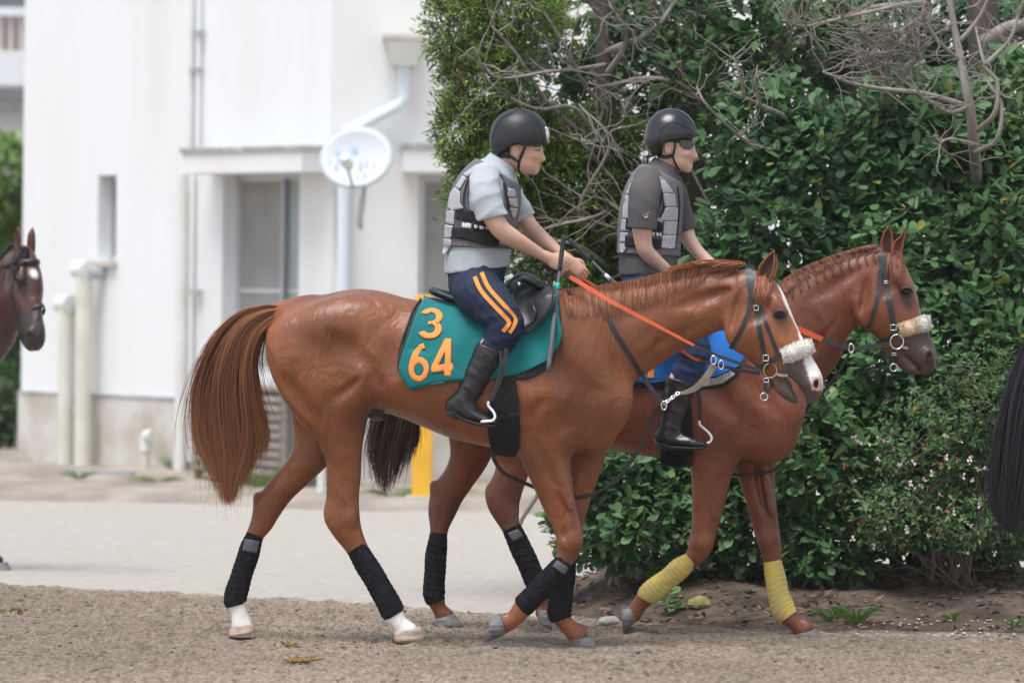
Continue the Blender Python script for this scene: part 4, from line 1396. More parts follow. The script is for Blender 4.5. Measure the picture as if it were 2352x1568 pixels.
# ------------------------------------------------------------------ far chestnut horse (blue saddlecloth)
MBp = Map(26.95, 0.14, 1400)
specB = dict(
    trunk=[(1010, 715, 900, .16), (1060, 680, 955, .235), (1130, 668, 970, .26), (1200, 670, 975, .27), (1260, 684, 992, .28), (1330, 700, 1014, .29), (1400, 708, 1032, .295), (1460, 705, 1043, .29), (1530, 690, 1052, .275), (1590, 672, 1054, .255), (1650, 662, 1050, .235), (1710, 690, 1045, .21), (1770, 755, 1033, .175), (1805, 825, 1003, .13), (1824, 890, 965, .06), (1832, 915, 945, .02)],
    tubes=[
        ([(1075, 790, 105, .12, .12), (1085, 870, 100, .12, .13), (1095, 940, 80, .10, .13), (1088, 1000, 60, .08, .125), (1078, 1050, 46, .062, .12), (1055, 1095, 38, .052, .12), (1028, 1135, 38, .047, .12), (1015, 1175, 33, .042, .12), (1008, 1220, 21, .034, .12), (1002, 1290, 20, .030, .12), (997, 1345, 22, .030, .12), (1000, 1372, 23, .031, .12), (1008, 1395, 17, .027, .12), (1022, 1416, 23, .034, .12)], .045),
        ([(1095, 790, 105, .12, -.12), (1125, 870, 100, .12, -.13), (1165, 950, 80, .10, -.13), (1180, 1010, 58, .08, -.125), (1182, 1055, 44, .062, -.12), (1172, 1095, 38, .052, -.12), (1156, 1140, 40, .047, -.12), (1160, 1170, 34, .042, -.12), (1174, 1212, 22, .034, -.12), (1205, 1275, 20, .030, -.12), (1232, 1335, 21, .029, -.12), (1243, 1365, 23, .031, -.12), (1248, 1390, 18, .027, -.12), (1250, 1405, 22, .032, -.12)], .045),
        ([(1665, 920, 85, .09, -.11), (1655, 980, 76, .09, -.12), (1640, 1040, 60, .075, -.12), (1633, 1100, 45, .06, -.12), (1627, 1160, 38, .05, -.12), (1618, 1210, 30, .043, -.12), (1611, 1245, 29, .041, -.12), (1601, 1270, 24, .035, -.12), (1580, 1292, 19, .029, -.12), (1540, 1325, 19, .028, -.12), (1500, 1355, 21, .030, -.12), (1480, 1374, 20, .029, -.12), (1464, 1396, 18, .028, -.12), (1453, 1412, 20, .032, -.12)], .04),
        ([(1735, 930, 85, .085, .08), (1735, 1000, 62, .075, .09), (1733, 1060, 50, .065, .09), (1743, 1120, 38, .056, .09), (1754, 1180, 32, .046, .09), (1764, 1230, 28, .042, .09), (1772, 1265, 24, .038, .09), (1777, 1300, 20, .031, .09), (1788, 1360, 20, .029, .09), (1802, 1405, 23, .031, .09), (1825, 1428, 19, .029, .09), (1848, 1446, 25, .036, .09)], .04),
        ([(1735, 835, 148, .155, 0), (1785, 797, 136, .14, 0), (1830, 765, 118, .115, -.005), (1864, 724, 101, .097, -.01), (1908, 689, 86, .083, -.015), (1947, 663, 77, .077, -.02), (1990, 650, 70, .076, -.02)], .06),
        ([(2018, 600, 44, .062, -.02), (2024, 630, 60, .074, -.023), (2030, 668, 70, .088, -.027), (2040, 702, 70, .088, -.03), (2056, 733, 62, .074, -.035), (2076, 762, 53, .060, -.04), (2097, 788, 44, .054, -.045), (2114, 808, 36, .055, -.047), (2124, 828, 27, .052, -.05), (2125, 845, 16, .040, -.05), (2120, 852, 8, .028, -.05)], .03),
        ([(2050, 790, 24, .042, -.042), (2066, 812, 19, .036, -.046), (2082, 834, 19, .036, -.048), (2098, 849, 13, .032, -.05), (2108, 855, 7, .024, -.05)], .010),
    ],
    bulges=[
        (1065, 800, 0, 88, 100, .225, 0, .08, 'u'), (1640, 830, -.15, 150, 58, .085, 62, .06, 'u'), (1570, 920, -.165, 85, 72, .10, 30, .06, 'u'),
        (1785, 950, -.075, 60, 78, .095, 25, .08, 'u'), (1765, 1015, -.05, 60, 45, .10, 0, .08, 'u'), (1785, 965, .09, 60, 55, .08, 40, .05, 'u'),
        (1655, 910, -.270, 90, 24, .055, 55, .05, 's'), (1715, 985, -.245, 20, 65, .05, 8, .05, 's'), (1750, 905, -.245, 70, 20, .05, 48, .05, 's'),
        (1130, 1135, -.12, 14, 24, .03, -20, .02, 'u'), (1002, 1125, .12, 14, 24, .03, -25, .02, 'u'), (1611, 1245, -.155, 20, 20, .014, 0, .015, 'u'), (1765, 1235, .055, 20, 22, .014, 0, .015, 'u'),
        (1745, 1110, .045, 8, 70, .015, -10, .02, 's'), (1762, 1120, .04, 8, 75, .014, -10, .02, 'u'),
        (1880, 790, -.115, 100, 9, .03, -52, .03, 's'),
        (2010, 712, -.083, 46, 46, .030, 0, .06, 'u'), (2082, 662, -.103, 20, 15, .018, 60, .02, 'u'), (2068, 640, -.09, 18, 16, .02, 0, .03, 'u'), (2080, 735, -.095, 40, 6, .012, 68, .015, 'u'), (2092, 700, -.105, 20, 12, .018, 68, .03, 's'),
        (2131, 815, -.100, 13, 17, .016, 10, .02, 'u'), (2135, 818, -.120, 6.5, 11, .030, 12, .008, 's'), (2099, 833, -.10, 30, 2.5, .05, 46, .006, 's'), (2040, 650, -.118, 14, 30, .02, 20, .04, 's'), (1985, 680, -.118, 9, 46, .03, 10, .03, 's'), (1905, 660, -.115, 80, 14, .03, -32, .04, 's'),
    ])
FB = horse_field(MBp, specB, MBp(965, 1480, -.45), MBp(2160, 560, .45))
PB, QB = FB.mesh(2)
bvhB = bvh_of(PB, QB)
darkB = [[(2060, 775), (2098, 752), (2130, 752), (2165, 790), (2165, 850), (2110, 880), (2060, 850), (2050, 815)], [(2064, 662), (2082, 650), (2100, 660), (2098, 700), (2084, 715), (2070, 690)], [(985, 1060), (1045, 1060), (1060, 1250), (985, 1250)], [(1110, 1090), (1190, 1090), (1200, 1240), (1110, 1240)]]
horseB = thing('red_chestnut_horse', 'darker chestnut racehorse with plaited mane and yellow front bandages beside the hedge', 'horse', tuple(G(1400, 1452)))
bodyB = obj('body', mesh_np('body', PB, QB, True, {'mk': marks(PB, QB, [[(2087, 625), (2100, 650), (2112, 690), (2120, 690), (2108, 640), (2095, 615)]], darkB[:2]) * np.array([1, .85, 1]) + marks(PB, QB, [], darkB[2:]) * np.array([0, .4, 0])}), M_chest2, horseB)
eye(MBp, bvhB, 2082, 669, horseB)
O('nostril_shade', patch([(2126, 826), (2128, 813), (2134, 807), (2139, 814), (2138, 826), (2132, 832)], bvhB, .003, .002, 3, smooth=0), M_nos, horseB)
OS('mouth_line', strap([(2078, 812), (2092, 822), (2104, 838), (2112, 852)], [.003, .006, .006, .004], bvhB, .002, .002, step=3), M_nos, horseB)
earB1 = ear(MBp, [(2028, 585), (2023, 560), (2030, 535), (2041, 520)], [(2049, 590), (2051, 562), (2049, 538), (2041, 520)], -.075, horseB, M_chest2)
earB2 = ear(MBp, [(2050, 580), (2054, 556), (2067, 545), (2079, 524)], [(2071, 582), (2074, 562), (2078, 545), (2079, 524)], .04, horseB, M_chest2, inner=False)
hoof(MBp, (998, 1421), (1044, 1408), (999, 1441), (1066, 1440), .12, M_hoofg, horseB)
hoof(MBp, (1232, 1398), (1268, 1402), (1236, 1430), (1268, 1446), -.12, M_hoofg, horseB)
hoof(MBp, (1447, 1392), (1462, 1427), (1426, 1392), (1431, 1453), -.12, M_hoofg, horseB)
hoof(MBp, (1823, 1457), (1877, 1442), (1829, 1473), (1892, 1471), .09, M_hoofg, horseB)
bandage(MBp, [(1008, 1223, 20, .039, .12), (1002, 1270, 25, .040, .12), (998, 1330, 25, .039, .12), (997, 1365, 26, .039, .12), (1003, 1382, 21, .035, .12)], M_wrapk, horseB, 5)
bandage(MBp, [(1174, 1211, 22, .039, -.12), (1195, 1255, 25, .040, -.12), (1220, 1310, 25, .039, -.12), (1240, 1358, 26, .039, -.12), (1246, 1378, 22, .035, -.12)], M_wrapk, horseB, 6, [(1166, 1224), (1190, 1214), (1202, 1230), (1178, 1244)])
bandage(MBp, [(1587, 1283, 18, .037, -.12), (1562, 1305, 25, .039, -.12), (1532, 1330, 24, .038, -.12), (1502, 1354, 27, .039, -.12), (1487, 1368, 25, .037, -.12), (1482, 1376, 20, .034, -.12)], M_wrapy, horseB, 7)
bandage(MBp, [(1774, 1288, 21, .038, .09), (1780, 1320, 24, .039, .09), (1788, 1362, 25, .039, .09), (1798, 1396, 28, .040, .09), (1812, 1416, 24, .036, .09)], M_wrapy, horseB, 8)
tailB = tailhair(MBp, [(985, 770), (930, 805), (885, 880), (862, 960), (850, 1040), (868, 1120)], [(1000, 800), (972, 880), (960, 950), (955, 1010), (935, 1070), (905, 1135)], 0.0, 1700, ((0.035, 0.018, 0.016), (0.09, 0.045, 0.035), (0.018, 0.012, 0.012)), horseB, 9)
# plaited mane: small tufts along the crest with thin dangling ends
hairpatch('mane', bvhB, [(1700, 690), (1787, 652), (1825, 623), (1877, 600), (1928, 581), (1979, 567), (2014, 562)], [(8, 26), (12, 24), (14, 20), (14, 16), (14, 13), (12, 10), (10, 10)], 1300, ((0.14, 0.048, 0.027), (0.22, 0.085, 0.042)), horseB, 10, w=0.0035, lift=(0.006, 0.016))
for i in range(12):
    s = i / 11
    x = 1790 + (2000 - 1790) * s
    y = np.interp(x, [1787, 1825, 1877, 1928, 1979, 2014], [650, 621, 598, 579, 565, 560])
    v, f = strap([(x, y + 2), (x + 8, y + 12), (x + 6, y + 26), (x + 12, y + 52 - 10 * s)], [0.020, 0.013, 0.009, 0.005], bvhB, 0.010, 0.006, step=4)
    O('mane_plait', (v, f), mat('dark_plait', (0.10, 0.035, 0.022), 0.7) if i == 0 else bpy.data.materials['dark_plait'], horseB)
hairpatch('forelock', bvhB, [(2040, 580), (2056, 576), (2072, 580)], [(2, 58), (6, 66), (8, 60)], 220, ((0.16, 0.055, 0.035), (0.24, 0.09, 0.05)), horseB, 11, w=0.0035, lift=(0.012, 0.03))
for q_ in (MBp(1862, 1472, .09), MBp(1032, 1440, .12)): PRINTS.append((q_[0], q_[1], .075, .014))
HOOF += [(*MBp(1862, 1470, .09)[:2], .012), (*MBp(1030, 1440, .12)[:2], .010)]

# ------------------------------------------------------------------ horses mostly out of frame: bay at the left edge, black at the right edge
def horse_copy(src, name, label, coat, loc, rz, tailcols, skip=('leg_bandage', 'mane_plait', 'fastening_tab')):
    r = src.copy()
    COL.objects.link(r)
    r.name = name
    for k in list(r.keys()): del r[k]
    tag(r, label, 'horse')
    r.location = loc
    r.rotation_euler = (0, 0, rz)
    out = {}
    for ch in list(src.children):
        nm = ch.name.split('.')[0]
        if nm in skip or ch.name in skip: continue
        c = ch.copy()
        COL.objects.link(c)
        c.parent = r
        c.matrix_parent_inverse = ch.matrix_parent_inverse.copy()
        if nm in ('body', 'ear'):
            c.data = ch.data.copy()
            if nm == 'body':
                n = len(c.data.vertices)
                arr = np.zeros(n * 4, np.float32)
                c.data.color_attributes['mk'].data.foreach_get('color', arr)
                arr = arr.reshape(-1, 4)
                arr[:, 0] = 0
                c.data.color_attributes['mk'].data.foreach_set('color', arr.ravel())
            c.data.materials.clear()
            c.data.materials.append(coat)
        if nm in ('mane', 'forelock', 'tail'):
            c.data = ch.data.copy()
            n = len(c.data.vertices)
            arr = np.ones((n, 4), np.float32)
            arr[:, :3] = np.array(tailcols) * np.repeat(RNG.uniform(0.6, 1.4, n // 2), 2)[:n, None]
            c.data.color_attributes['tint'].data.foreach_set('color', arr.ravel())
        for g in ch.children:
            gc = g.copy()
            COL.objects.link(gc)
            gc.parent = c
        out[nm] = c
    return r, out
rz = R(6)
rootB = np.array(horseB.location)
def bend(P, A=R(-54)):
    """turn the head of the copied horse towards the camera along the neck"""
    P = np.array(P, float)
    x0, x1 = MBp(1790, 700)[0], MBp(1985, 650)[0]
    s_ = np.clip((P[..., 0] - x0) / (x1 - x0), 0, 1)
    s_ = s_ * s_ * (3 - 2 * s_)
    c = MBp(1885, 700)
    dx, dy = P[..., 0] - c[0], P[..., 1] - c[1]
    ca, sa = np.cos(A * s_), np.sin(A * s_)
    Q = P.copy()
    Q[..., 0], Q[..., 1] = c[0] + dx * ca - dy * sa, c[1] + dx * sa + dy * ca
    return Q
rel = bend(MBp(2085, 700)) - rootB
rot = np.array([rel[0] * math.cos(rz) - rel[1] * math.sin(rz), rel[0] * math.sin(rz) + rel[1] * math.cos(rz), rel[2]])
tgt = W(84, 660, 32.0)
bay, bp = horse_copy(horseB, 'bay_horse', 'dark bay horse with a white star facing the camera at the left edge', M_bay, (tgt[0] - rot[0], tgt[1] - rot[1], 0.0), rz, (0.02, 0.016, 0.016), skip=('leg_bandage', 'mane_plait', 'fastening_tab', earB2.name))
# its second ear mirrors the first
e2 = bp['ear'].copy()
COL.objects.link(e2)
e2.data = bp['ear'].data.copy()
e2.parent = bay
e2.matrix_parent_inverse = bp['ear'].matrix_parent_inverse.copy()
co = np.zeros(len(e2.data.vertices) * 3, np.float32)
e2.data.vertices.foreach_get('co', co)
co = co.reshape(-1, 3)
co[:, 1] = 2 * MBp.Y(2035, -.023) - co[:, 1]
e2.data.vertices.foreach_set('co', co.ravel())

for ch in list(bay.children):
    for o_ in [ch] + list(ch.children):
        if o_.data.users > 1: o_.data = o_.data.copy()
        co = np.zeros(len(o_.data.vertices) * 3, np.float32)
        o_.data.vertices.foreach_get('co', co)
        o_.data.vertices.foreach_set('co', bend(co.reshape(-1, 3)).astype(np.float32).ravel())
blk, kp = horse_copy(horseB, 'black_horse', 'black horse walking out of frame at the right edge with a long black tail', M_black, (rootB[0] + 2.93, rootB[1] - 0.25, 0), R(3), (0.012, 0.012, 0.014), skip=('leg_bandage', 'mane_plait', 'fastening_tab', 'tail'))
MK = Map(26.6, 0, 2300)
tailK = tailhair(MK, [(2425, 690), (2375, 745), (2335, 830), (2302, 930), (2284, 1060), (2280, 1150), (2300, 1215)], [(2440, 720), (2420, 800), (2408, 900), (2400, 1000), (2392, 1100), (2370, 1180), (2350, 1230)], 0.0, 2600, ((0.008, 0.008, 0.010), (0.028, 0.028, 0.034), (0.016, 0.017, 0.022)), None, 12, w=0.005)
adopt(tailK, blk)
tailK.matrix_parent_inverse = (Matrix.Translation(blk.location) @ Matrix.Rotation(R(3), 4, 'Z')).inverted()
# ================================================================== RIDERS
def skinmat(name, c1, c2):
    m = mat(name, c1, 0.5, spec=0.4, col2=c2, scale=9, bump=0.05, bscale=200)
    b = m.node_tree.nodes['Principled BSDF']
    b.inputs['Subsurface Weight'].default_value = 0.12
    b.inputs['Subsurface Radius'].default_value = (0.012, 0.005, 0.003)
    b.inputs['Subsurface Scale'].default_value = 1.0
    src = b.inputs['Base Color'].links[0].from_socket
    n, l = m.node_tree.nodes, m.node_tree.links
    at = n.new('ShaderNodeAttribute')
    at.attribute_name = 'mk'
    sp = n.new('ShaderNodeSeparateColor')
    l.new(at.outputs['Color'], sp.inputs[0])
    for ch, c in (('Red', (0.42, 0.14, 0.12)), ('Green', (0.015, 0.011, 0.010))):
        mx = n.new('ShaderNodeMix')
        mx.data_type = 'RGBA'
        l.new(sp.outputs[ch], mx.inputs[0])
        l.new(src, mx.inputs[6])
        mx.inputs[7].default_value = (*c, 1)
        src = mx.outputs[2]
    l.new(src, b.inputs['Base Color'])
    return m
M_skinA = skinmat('tanned_skin', (0.60, 0.375, 0.275), (0.54, 0.32, 0.235))
M_skinB = skinmat('fair_skin', (0.64, 0.42, 0.32), (0.58, 0.37, 0.275))
M_hairk = mat('black_short_hair', (0.012, 0.010, 0.010), 0.7, bump=0.6, bscale=200)
M_shirtA = mat('pale_blue_grey_cotton', (0.41, 0.445, 0.475), 0.85, spec=0.2, col2=(0.37, 0.405, 0.435), scale=6, bump=0.15, bscale=260)
M_shirtB = mat('charcoal_cotton', (0.105, 0.097, 0.10), 0.85, spec=0.2, col2=(0.085, 0.08, 0.083), scale=6, bump=0.15, bscale=260)
M_vest = mat('black_vest_mesh', (0.016, 0.017, 0.02), 0.8, spec=0.2, bump=0.3, bscale=150, col2=(0.024, 0.025, 0.028), scale=40)
M_panel = mat('grey_foam_panel', (0.44, 0.445, 0.46), 0.75, spec=0.25, col2=(0.36, 0.365, 0.38), scale=200, bump=0.6, bscale=170, contrast=(0.45, 0.6))
M_vestg = mat('dark_grey_vest_cloth', (0.16, 0.163, 0.172), 0.8, spec=0.2, bump=0.3, bscale=150, col2=(0.12, 0.122, 0.13), scale=60)
M_whitep = mat('white_label', (0.72, 0.72, 0.72), 0.6)
M_jeans = mat('navy_denim', (0.020, 0.030, 0.060), 0.8, spec=0.25, col2=(0.010, 0.015, 0.034), scale=7, bump=0.25, bscale=250)
M_jeansB = mat('blue_denim', (0.026, 0.046, 0.115), 0.8, spec=0.25, col2=(0.015, 0.028, 0.072), scale=7, bump=0.25, bscale=250)
M_stripe = mat('orange_stripe', (0.72, 0.27, 0.055), 0.75, spec=0.25)
M_boot = mat('black_boot_leather', (0.008, 0.008, 0.009), 0.30, spec=0.55, col2=(0.016, 0.016, 0.018), scale=9, bump=0.3, bscale=22)
M_sole = mat('dark_boot_sole', (0.02, 0.019, 0.018), 0.8)
M_helmA = mat('satin_charcoal_helmet', (0.020, 0.021, 0.024), 0.42, spec=0.4)
M_helmB = mat('glossy_black_helmet', (0.012, 0.012, 0.015), 0.26, spec=0.6)
M_trim = mat('black_trim', (0.008, 0.008, 0.009), 0.5)
M_emb = mat('faded_red_thread', (0.42, 0.16, 0.13), 0.8)
M_lens = mat('dark_lens', (0.006, 0.006, 0.007), 0.06, spec=0.8)

def merge_bvh(*vfs):
    V_, F_ = [], []
    for v, f in vfs:
        b = len(V_)
        V_ += [tuple(map(float, x)) for x in v]
        F_ += [tuple(b + int(i) for i in q) for q in f]
    return BVHTree.FromPolygons(V_, F_)
def torso_tube(F, mp, st, grow, k=0.03):
    a = np.array(st, float)
    F.tube(mp(a[:, 0], a[:, 1], a[:, 4]), a[:, 2] / mp.ppm + grow, a[:, 3] + grow, k)
def fold_fn(seed, amp, sc):
    """soft cloth creases: rounded folds with tighter valleys"""
    g = np.random.default_rng(seed)
    ws = [(g.normal(0, sc, 3) * np.array([1, .6, 1]), g.uniform(0, 6.28), g.uniform(0.4, 1)) for _ in range(6)]
    def fn(X, Y, Z):
        r = 0
        for w, p, a in ws:
            ph = X * w[0] + Y * w[1] + Z * w[2] + p + 1.6 * np.sin(X * w[1] * 0.5 + Z * w[0] * 0.6 + p)
            r = r + a * (1 - 2 * np.abs(np.sin(ph * .5)) ** .7)
        return -amp * r / 2.2
    return fn
def handify(F, mp, wrist, knuck, off, tip_dir, side):
    """palm and five separate bent fingers; photo pixels. side=+1: fingers curl away from camera"""
    pm = mp.ppm
    w, kx = np.array(wrist, float), np.array(knuck, float)
    d = (kx - w) / np.linalg.norm(kx - w)
    nrm = np.array([-d[1], d[0]])
    if nrm[1] < 0: nrm = -nrm
    pts = np.array([w - d * 6, w + d * 8, (w + kx) / 2 + nrm * 2, kx + nrm * 2])
    F.tube(mp(pts[:, 0], pts[:, 1], np.full(4, off)), np.array([12, 14, 17, 16]) / pm, [.022, .019, .016, .014], .012)
    lens = [19, 21, 20, 16]
    td = np.array(tip_dir, float)
    for i in range(4):
        b = kx + nrm * (-10.5 + i * 8.4) - d * 2
        ln = lens[i]
        p1 = b + d * ln * 0.45 + td * 2
        p2 = p1 + td * ln * 0.42 + d * 2
        p3 = p2 + td * ln * 0.25 - d * 8
        P = np.array([mp(*b, off), mp(*p1, off + side * .004), mp(*p2, off + side * .020), mp(*p3, off + side * .030)])
        F.tube(P, np.array([3.9, 3.9, 3.6, 3.1]) / pm, np.array([3.9, 3.9, 3.6, 3.1]) / pm, .0025, per=3)
    # thumb leaves the upper side of the palm
    a = w + d * 10 - nrm * 9
    b = w + d * 24 - nrm * 17
    c = w + d * 38 - nrm * 13
    F.tube(np.array([mp(*a, off + side * .014), mp(*b, off + side * .022), mp(*c, off + side * .026)]), np.array([6, 5, 4.2]) / pm, np.array([6, 5, 4.2]) / pm, .006, per=3)

def build_rider(name, label, mp, S, skin, shirtm, jeansm, helm, root_px):
    pm = mp.ppm
    root = thing(name, label, 'person', tuple(mp(*root_px)))
    allp = np.array(S['torso'] + S['arm_r'] + S['arm_l'] + S['leg_r'] + S['leg_l'] + S['boot_r'] + S['foot_r'])
    lo, hi = mp(allp[:, 0].min() - 60, allp[:, 1].max() + 40, -.46), mp(allp[:, 0].max() + 80, S['head'][1] - 80, .46)
    hx, hy = S['head']
    P0 = lambda x, y, o=0.0: mp(hx + x, hy + y, S['headoff'] + o)
    def tb(F, st, k, grow=0.0):
        a = np.array(st, float)
        F.tube(mp(a[:, 0], a[:, 1], a[:, 4]), a[:, 2] / pm + grow, a[:, 3] + grow, k)
    # ---- body (skin)
    F = Field(lo, hi, 0.0042)
    a_ = np.array(S['torso'], float)
    a_[:2, 2:4] *= .80
    tb(F, a_, .03, -.012)
    tb(F, S['neck'], .025)
    for q in ('arm_r', 'arm_l'):
        a_ = np.array(S[q], float)
        a_[:, 2:4] *= .92
        a_[:3, 2:4] *= .88
        a_[:2, 4] *= .93
        tb(F, a_, .02)
    for q in ('leg_r', 'leg_l'): tb(F, S[q], .03, -.012)
    for q in ('boot_r', 'boot_l'): tb(F, S[q], .02, -.018)
    s = S.get('hs', 1.0)
    F.ell(P0(0, 0), (.097 * s, .115 * s, .076 * s), np.array([(1, 0, 0), (0, 0, 1), (0, 1, 0)]), .03)
    F.ell(P0(20, 40), (.062 * s, .088 * s, .062 * s), np.array([(.97, 0, -.24), (.24, 0, .97), (0, 1, 0)]), .03)
    F.ell(P0(16, 62), (.052 * s, .030 * s, .050 * s), np.array([(.9, 0, -.42), (.42, 0, .9), (0, 1, 0)]), .025)      # jaw
    F.ell(P0(36, 75), (.021 * s, .017 * s, .024 * s), None, .016)                                   # chin
    F.tube(np.array([P0(46, 26), P0(49, 37), P0(53, 49)]), np.array([.010, .013, .0165]) * s, np.array([.009, .012, .016]) * s, .010)    # nose
    F.ell(P0(47, 51), (.011 * s, .008 * s, .017 * s), None, .008)
    F.ell(P0(44, 19), (.014 * s, .010 * s, .045 * s), None, .02)                                   # brow
    F.ell(P0(46, 61), (.013 * s, .0065 * s, .022 * s), None, .005)                                    # lips
    F.ell(P0(44, 67.5), (.013 * s, .0065 * s, .019 * s), None, .005)
    F.ell(P0(50, 64.3), (.014 * s, .0025, .022 * s), None, .003, 's')
    F.ell(P0(46, 30, -.036), (.014 * s, .011 * s, .016 * s), None, .012, 's')                               # eye sockets
    F.ell(P0(46, 30, .036), (.014 * s, .011 * s, .016 * s), None, .012, 's')
    F.ell(P0(38, 31, -.034), (.012 * s, .010 * s, .013 * s), None, .006)
    F.ell(P0(30, 42, -.043), (.022 * s, .016 * s, .014 * s), None, .02)                                   # cheek
    ex, ey = S['ear']
    for sd in (-1, 1):
        F.ell(mp(ex, ey, S['headoff'] + sd * .074), (.017, .031, .010), np.array([(.97, 0, .2), (-.2, 0, .97), (0, 1, 0)]), .008)
        F.ell(mp(ex + 1, ey - 1, S['headoff'] + sd * .086), (.010, .019, .010), np.array([(.97, 0, .2), (-.2, 0, .97), (0, 1, 0)]), .004, 's')
    for hd in S['hands']: handify(F, mp, *hd)
    P, Q = F.mesh(1)
    q = w2px(P)
    lips = inpoly(q, [(hx + 43, hy + 59), (hx + 60, hy + 58), (hx + 58, hy + 71), (hx + 44, hy + 70)]).astype(float)
    brow = inpoly(q, [(hx + 33, hy + 18), (hx + 52, hy + 17), (hx + 56, hy + 22), (hx + 34, hy + 23)]).astype(float)
    eyel = inpoly(q, [(hx + 36, hy + 29.5), (hx + 47, hy + 28.5), (hx + 48, hy + 32), (hx + 37, hy + 33)]).astype(float) * (0 if S.get('glasses') else 1)
    hairm = inpoly(q, [(hx - 60, hy - 90), (hx + 48, hy - 90), (hx + 48, hy + 14), (hx + 12, hy + 18), (ex + 6, ey - 14), (ex - 12, ey - 10), (ex - 12, ey + 20), (hx - 40, hy + 48), (hx - 70, hy + 40)]).astype(float)
    mk = np.stack([lips * .45, np.clip(brow * .85 + eyel * .9 + hairm, 0, 1), np.zeros(len(P))], 1)
    obj('body', mesh_np('body', P, Q, True, {'mk': mk}), skin, root)
    bvb = bvh_of(P, Q)
    # ---- shirt
    F = Field(lo, hi, 0.0065)
    tb(F, S['torso'], .03, .006)
    F.wrinkle(fold_fn(S['seed'], .0050, 30))
    A_, B_ = mp(*S['hem'][0]), mp(*S['hem'][1])
    F.half(A_, np.array([(B_ - A_)[2], 0, -(B_ - A_)[0]]))
    P, Q = F.mesh(1)
    sh = obj('shirt', mesh_np('shirt', P, Q, True), shirtm, root)
    vf_s = [(P, Q)]
    for st, cp, cdv in S['sleeves']:
        a = np.array(st, float)
        F = Field(mp(a[:, 0].min() - 60, a[:, 1].max() + 60, a[:, 4].min() - .11), mp(a[:, 0].max() + 60, a[:, 1].min() - 60, a[:, 4].max() + .11), .0055)
        tb(F, st, .02)
        F.wrinkle(fold_fn(S['seed'] + 3, .0045, 36))
        F.half(mp(*cp), np.array([cdv[0], 0, -cdv[1]]))
        P, Q = F.mesh(1)
        obj('sleeve', mesh_np('sleeve', P, Q, True), shirtm, sh)
        vf_s.append((P, Q))
    bvs = merge_bvh(*vf_s)
    v, f = tube_collar(mp, S['collar'], pm)
    c = obj('collar', mesh_np('collar', v, f, True), shirtm, sh)
    c.modifiers.new('solid', 'SOLIDIFY').thickness = 0.004
    # ---- trousers
    F = Field(lo, hi, 0.0065)
    for q_ in ('leg_r', 'leg_l'): tb(F, S[q_], .04, .002)
    tb(F, S['hip'], .04)
    F.wrinkle(fold_fn(S['seed'] + 1, .0055, 52))
    P, Q = F.mesh(2)
    tr = obj('trousers', mesh_np('trousers', P, Q, True), jeansm, root)
    bvt = bvh_of(P, Q)
    # ---- boots
    for sd in ('r', 'l'):
        b_ = np.array(S['boot_' + sd] + S['foot_' + sd])
        F = Field(mp(b_[:, 0].min() - 45, b_[:, 1].max() + 40, b_[:, 4].min() - .1), mp(b_[:, 0].max() + 45, b_[:, 1].min() - 60, b_[:, 4].max() + .1), 0.0055)
        tb(F, S['boot_' + sd], .02, .002)
        tb(F, S['foot_' + sd], .03, .0)
        F.wrinkle(fold_fn(S['seed'] + 5, .0040, 60))
        t0 = np.array(S['boot_' + sd][0])
        t1 = np.array(S['boot_' + sd][1])
        A_, B_ = mp(t0[0], t0[1], t0[4]), mp(t1[0], t1[1], t1[4])
        F.half(A_, A_ - B_)
        P, Q = F.mesh(1)
        bo = obj('boot', mesh_np('boot', P, Q, True), M_boot, root)
        ft = np.array(S['foot_' + sd], float)
        so = ft.copy()
        so[:, 1] += ft[:, 2] * 0.80
        so[:, 2] = 4.5
        so[:, 3] = ft[:, 3] * 1.02
        v, f = loft(mp, [tuple(x) for x in so])
        obj('sole', mesh_np('sole', v, f, True), M_sole, bo)
        hl = ft[0]
        hp = mp(hl[0] + 2, hl[1] + hl[2] + 3, hl[4])
        MB().box(hp, (.055, .06, .028), np.array([(.9, 0, -.35), (0, 1, 0), (.35, 0, .9)])).build('heel', M_sole, bo, bevel=.006)
        if sd == 'r':
            bvboot = bvh_of(P, Q)
    # ---- helmet
    F = Field(P0(-90, 70, -.2), P0(110, -90, .2), 0.0045)
    hc = S['helm']
    F.ell(mp(hc[0], hc[1], S['headoff']), (hc[2] / pm, hc[3] / pm, .112), np.array([(1, 0, 0), (0, 0, 1), (0, 1, 0)]), .01)
    F.ell(mp(hc[0] - 14, hc[1] + 18, S['headoff']), (hc[2] * .80 / pm, hc[3] * .62 / pm, .103), np.array([(1, 0, 0), (0, 0, 1), (0, 1, 0)]), .02)
    if S.get('peak'):
        F.ell(mp(S['peak'][0], S['peak'][1], S['headoff']), (.05, .022, .075), np.array([(.92, 0, -.38), (.38, 0, .92), (0, 1, 0)]), .03)
    # lower rim: a polyline in side view
    X = (F.lo[0] + F.h * np.arange(F.n[0]))
    rim = np.array(S['rim'], float)
    wr_ = mp(rim[:, 0], rim[:, 1], S['headoff'])
    zr = np.interp(X, wr_[:, 0], wr_[:, 2])[:, None, None]
    Z = (F.lo[2] + F.h * np.arange(F.n[2]))[None, None, :]
    F.v = np.maximum(F.v, (zr - Z).astype(np.float32) + 0 * F.v)
    P, Q = F.mesh(1)
    he = obj('helmet', mesh_np('helmet', P, Q, True), helm, root)
    bvh_h = bvh_of(P, Q)
    for pth, wd in S['ridges']:
        OS('helmet_ridge', strap(pth, wd, bvh_h, .002, .004, step=4), M_trim, he)
    rim_px = [(x, y - 2) for x, y in S['rim'][1:-1]]
    OS('rim_trim', strap(rim_px, .010, bvh_h, .002, .005, step=4), M_trim, he)
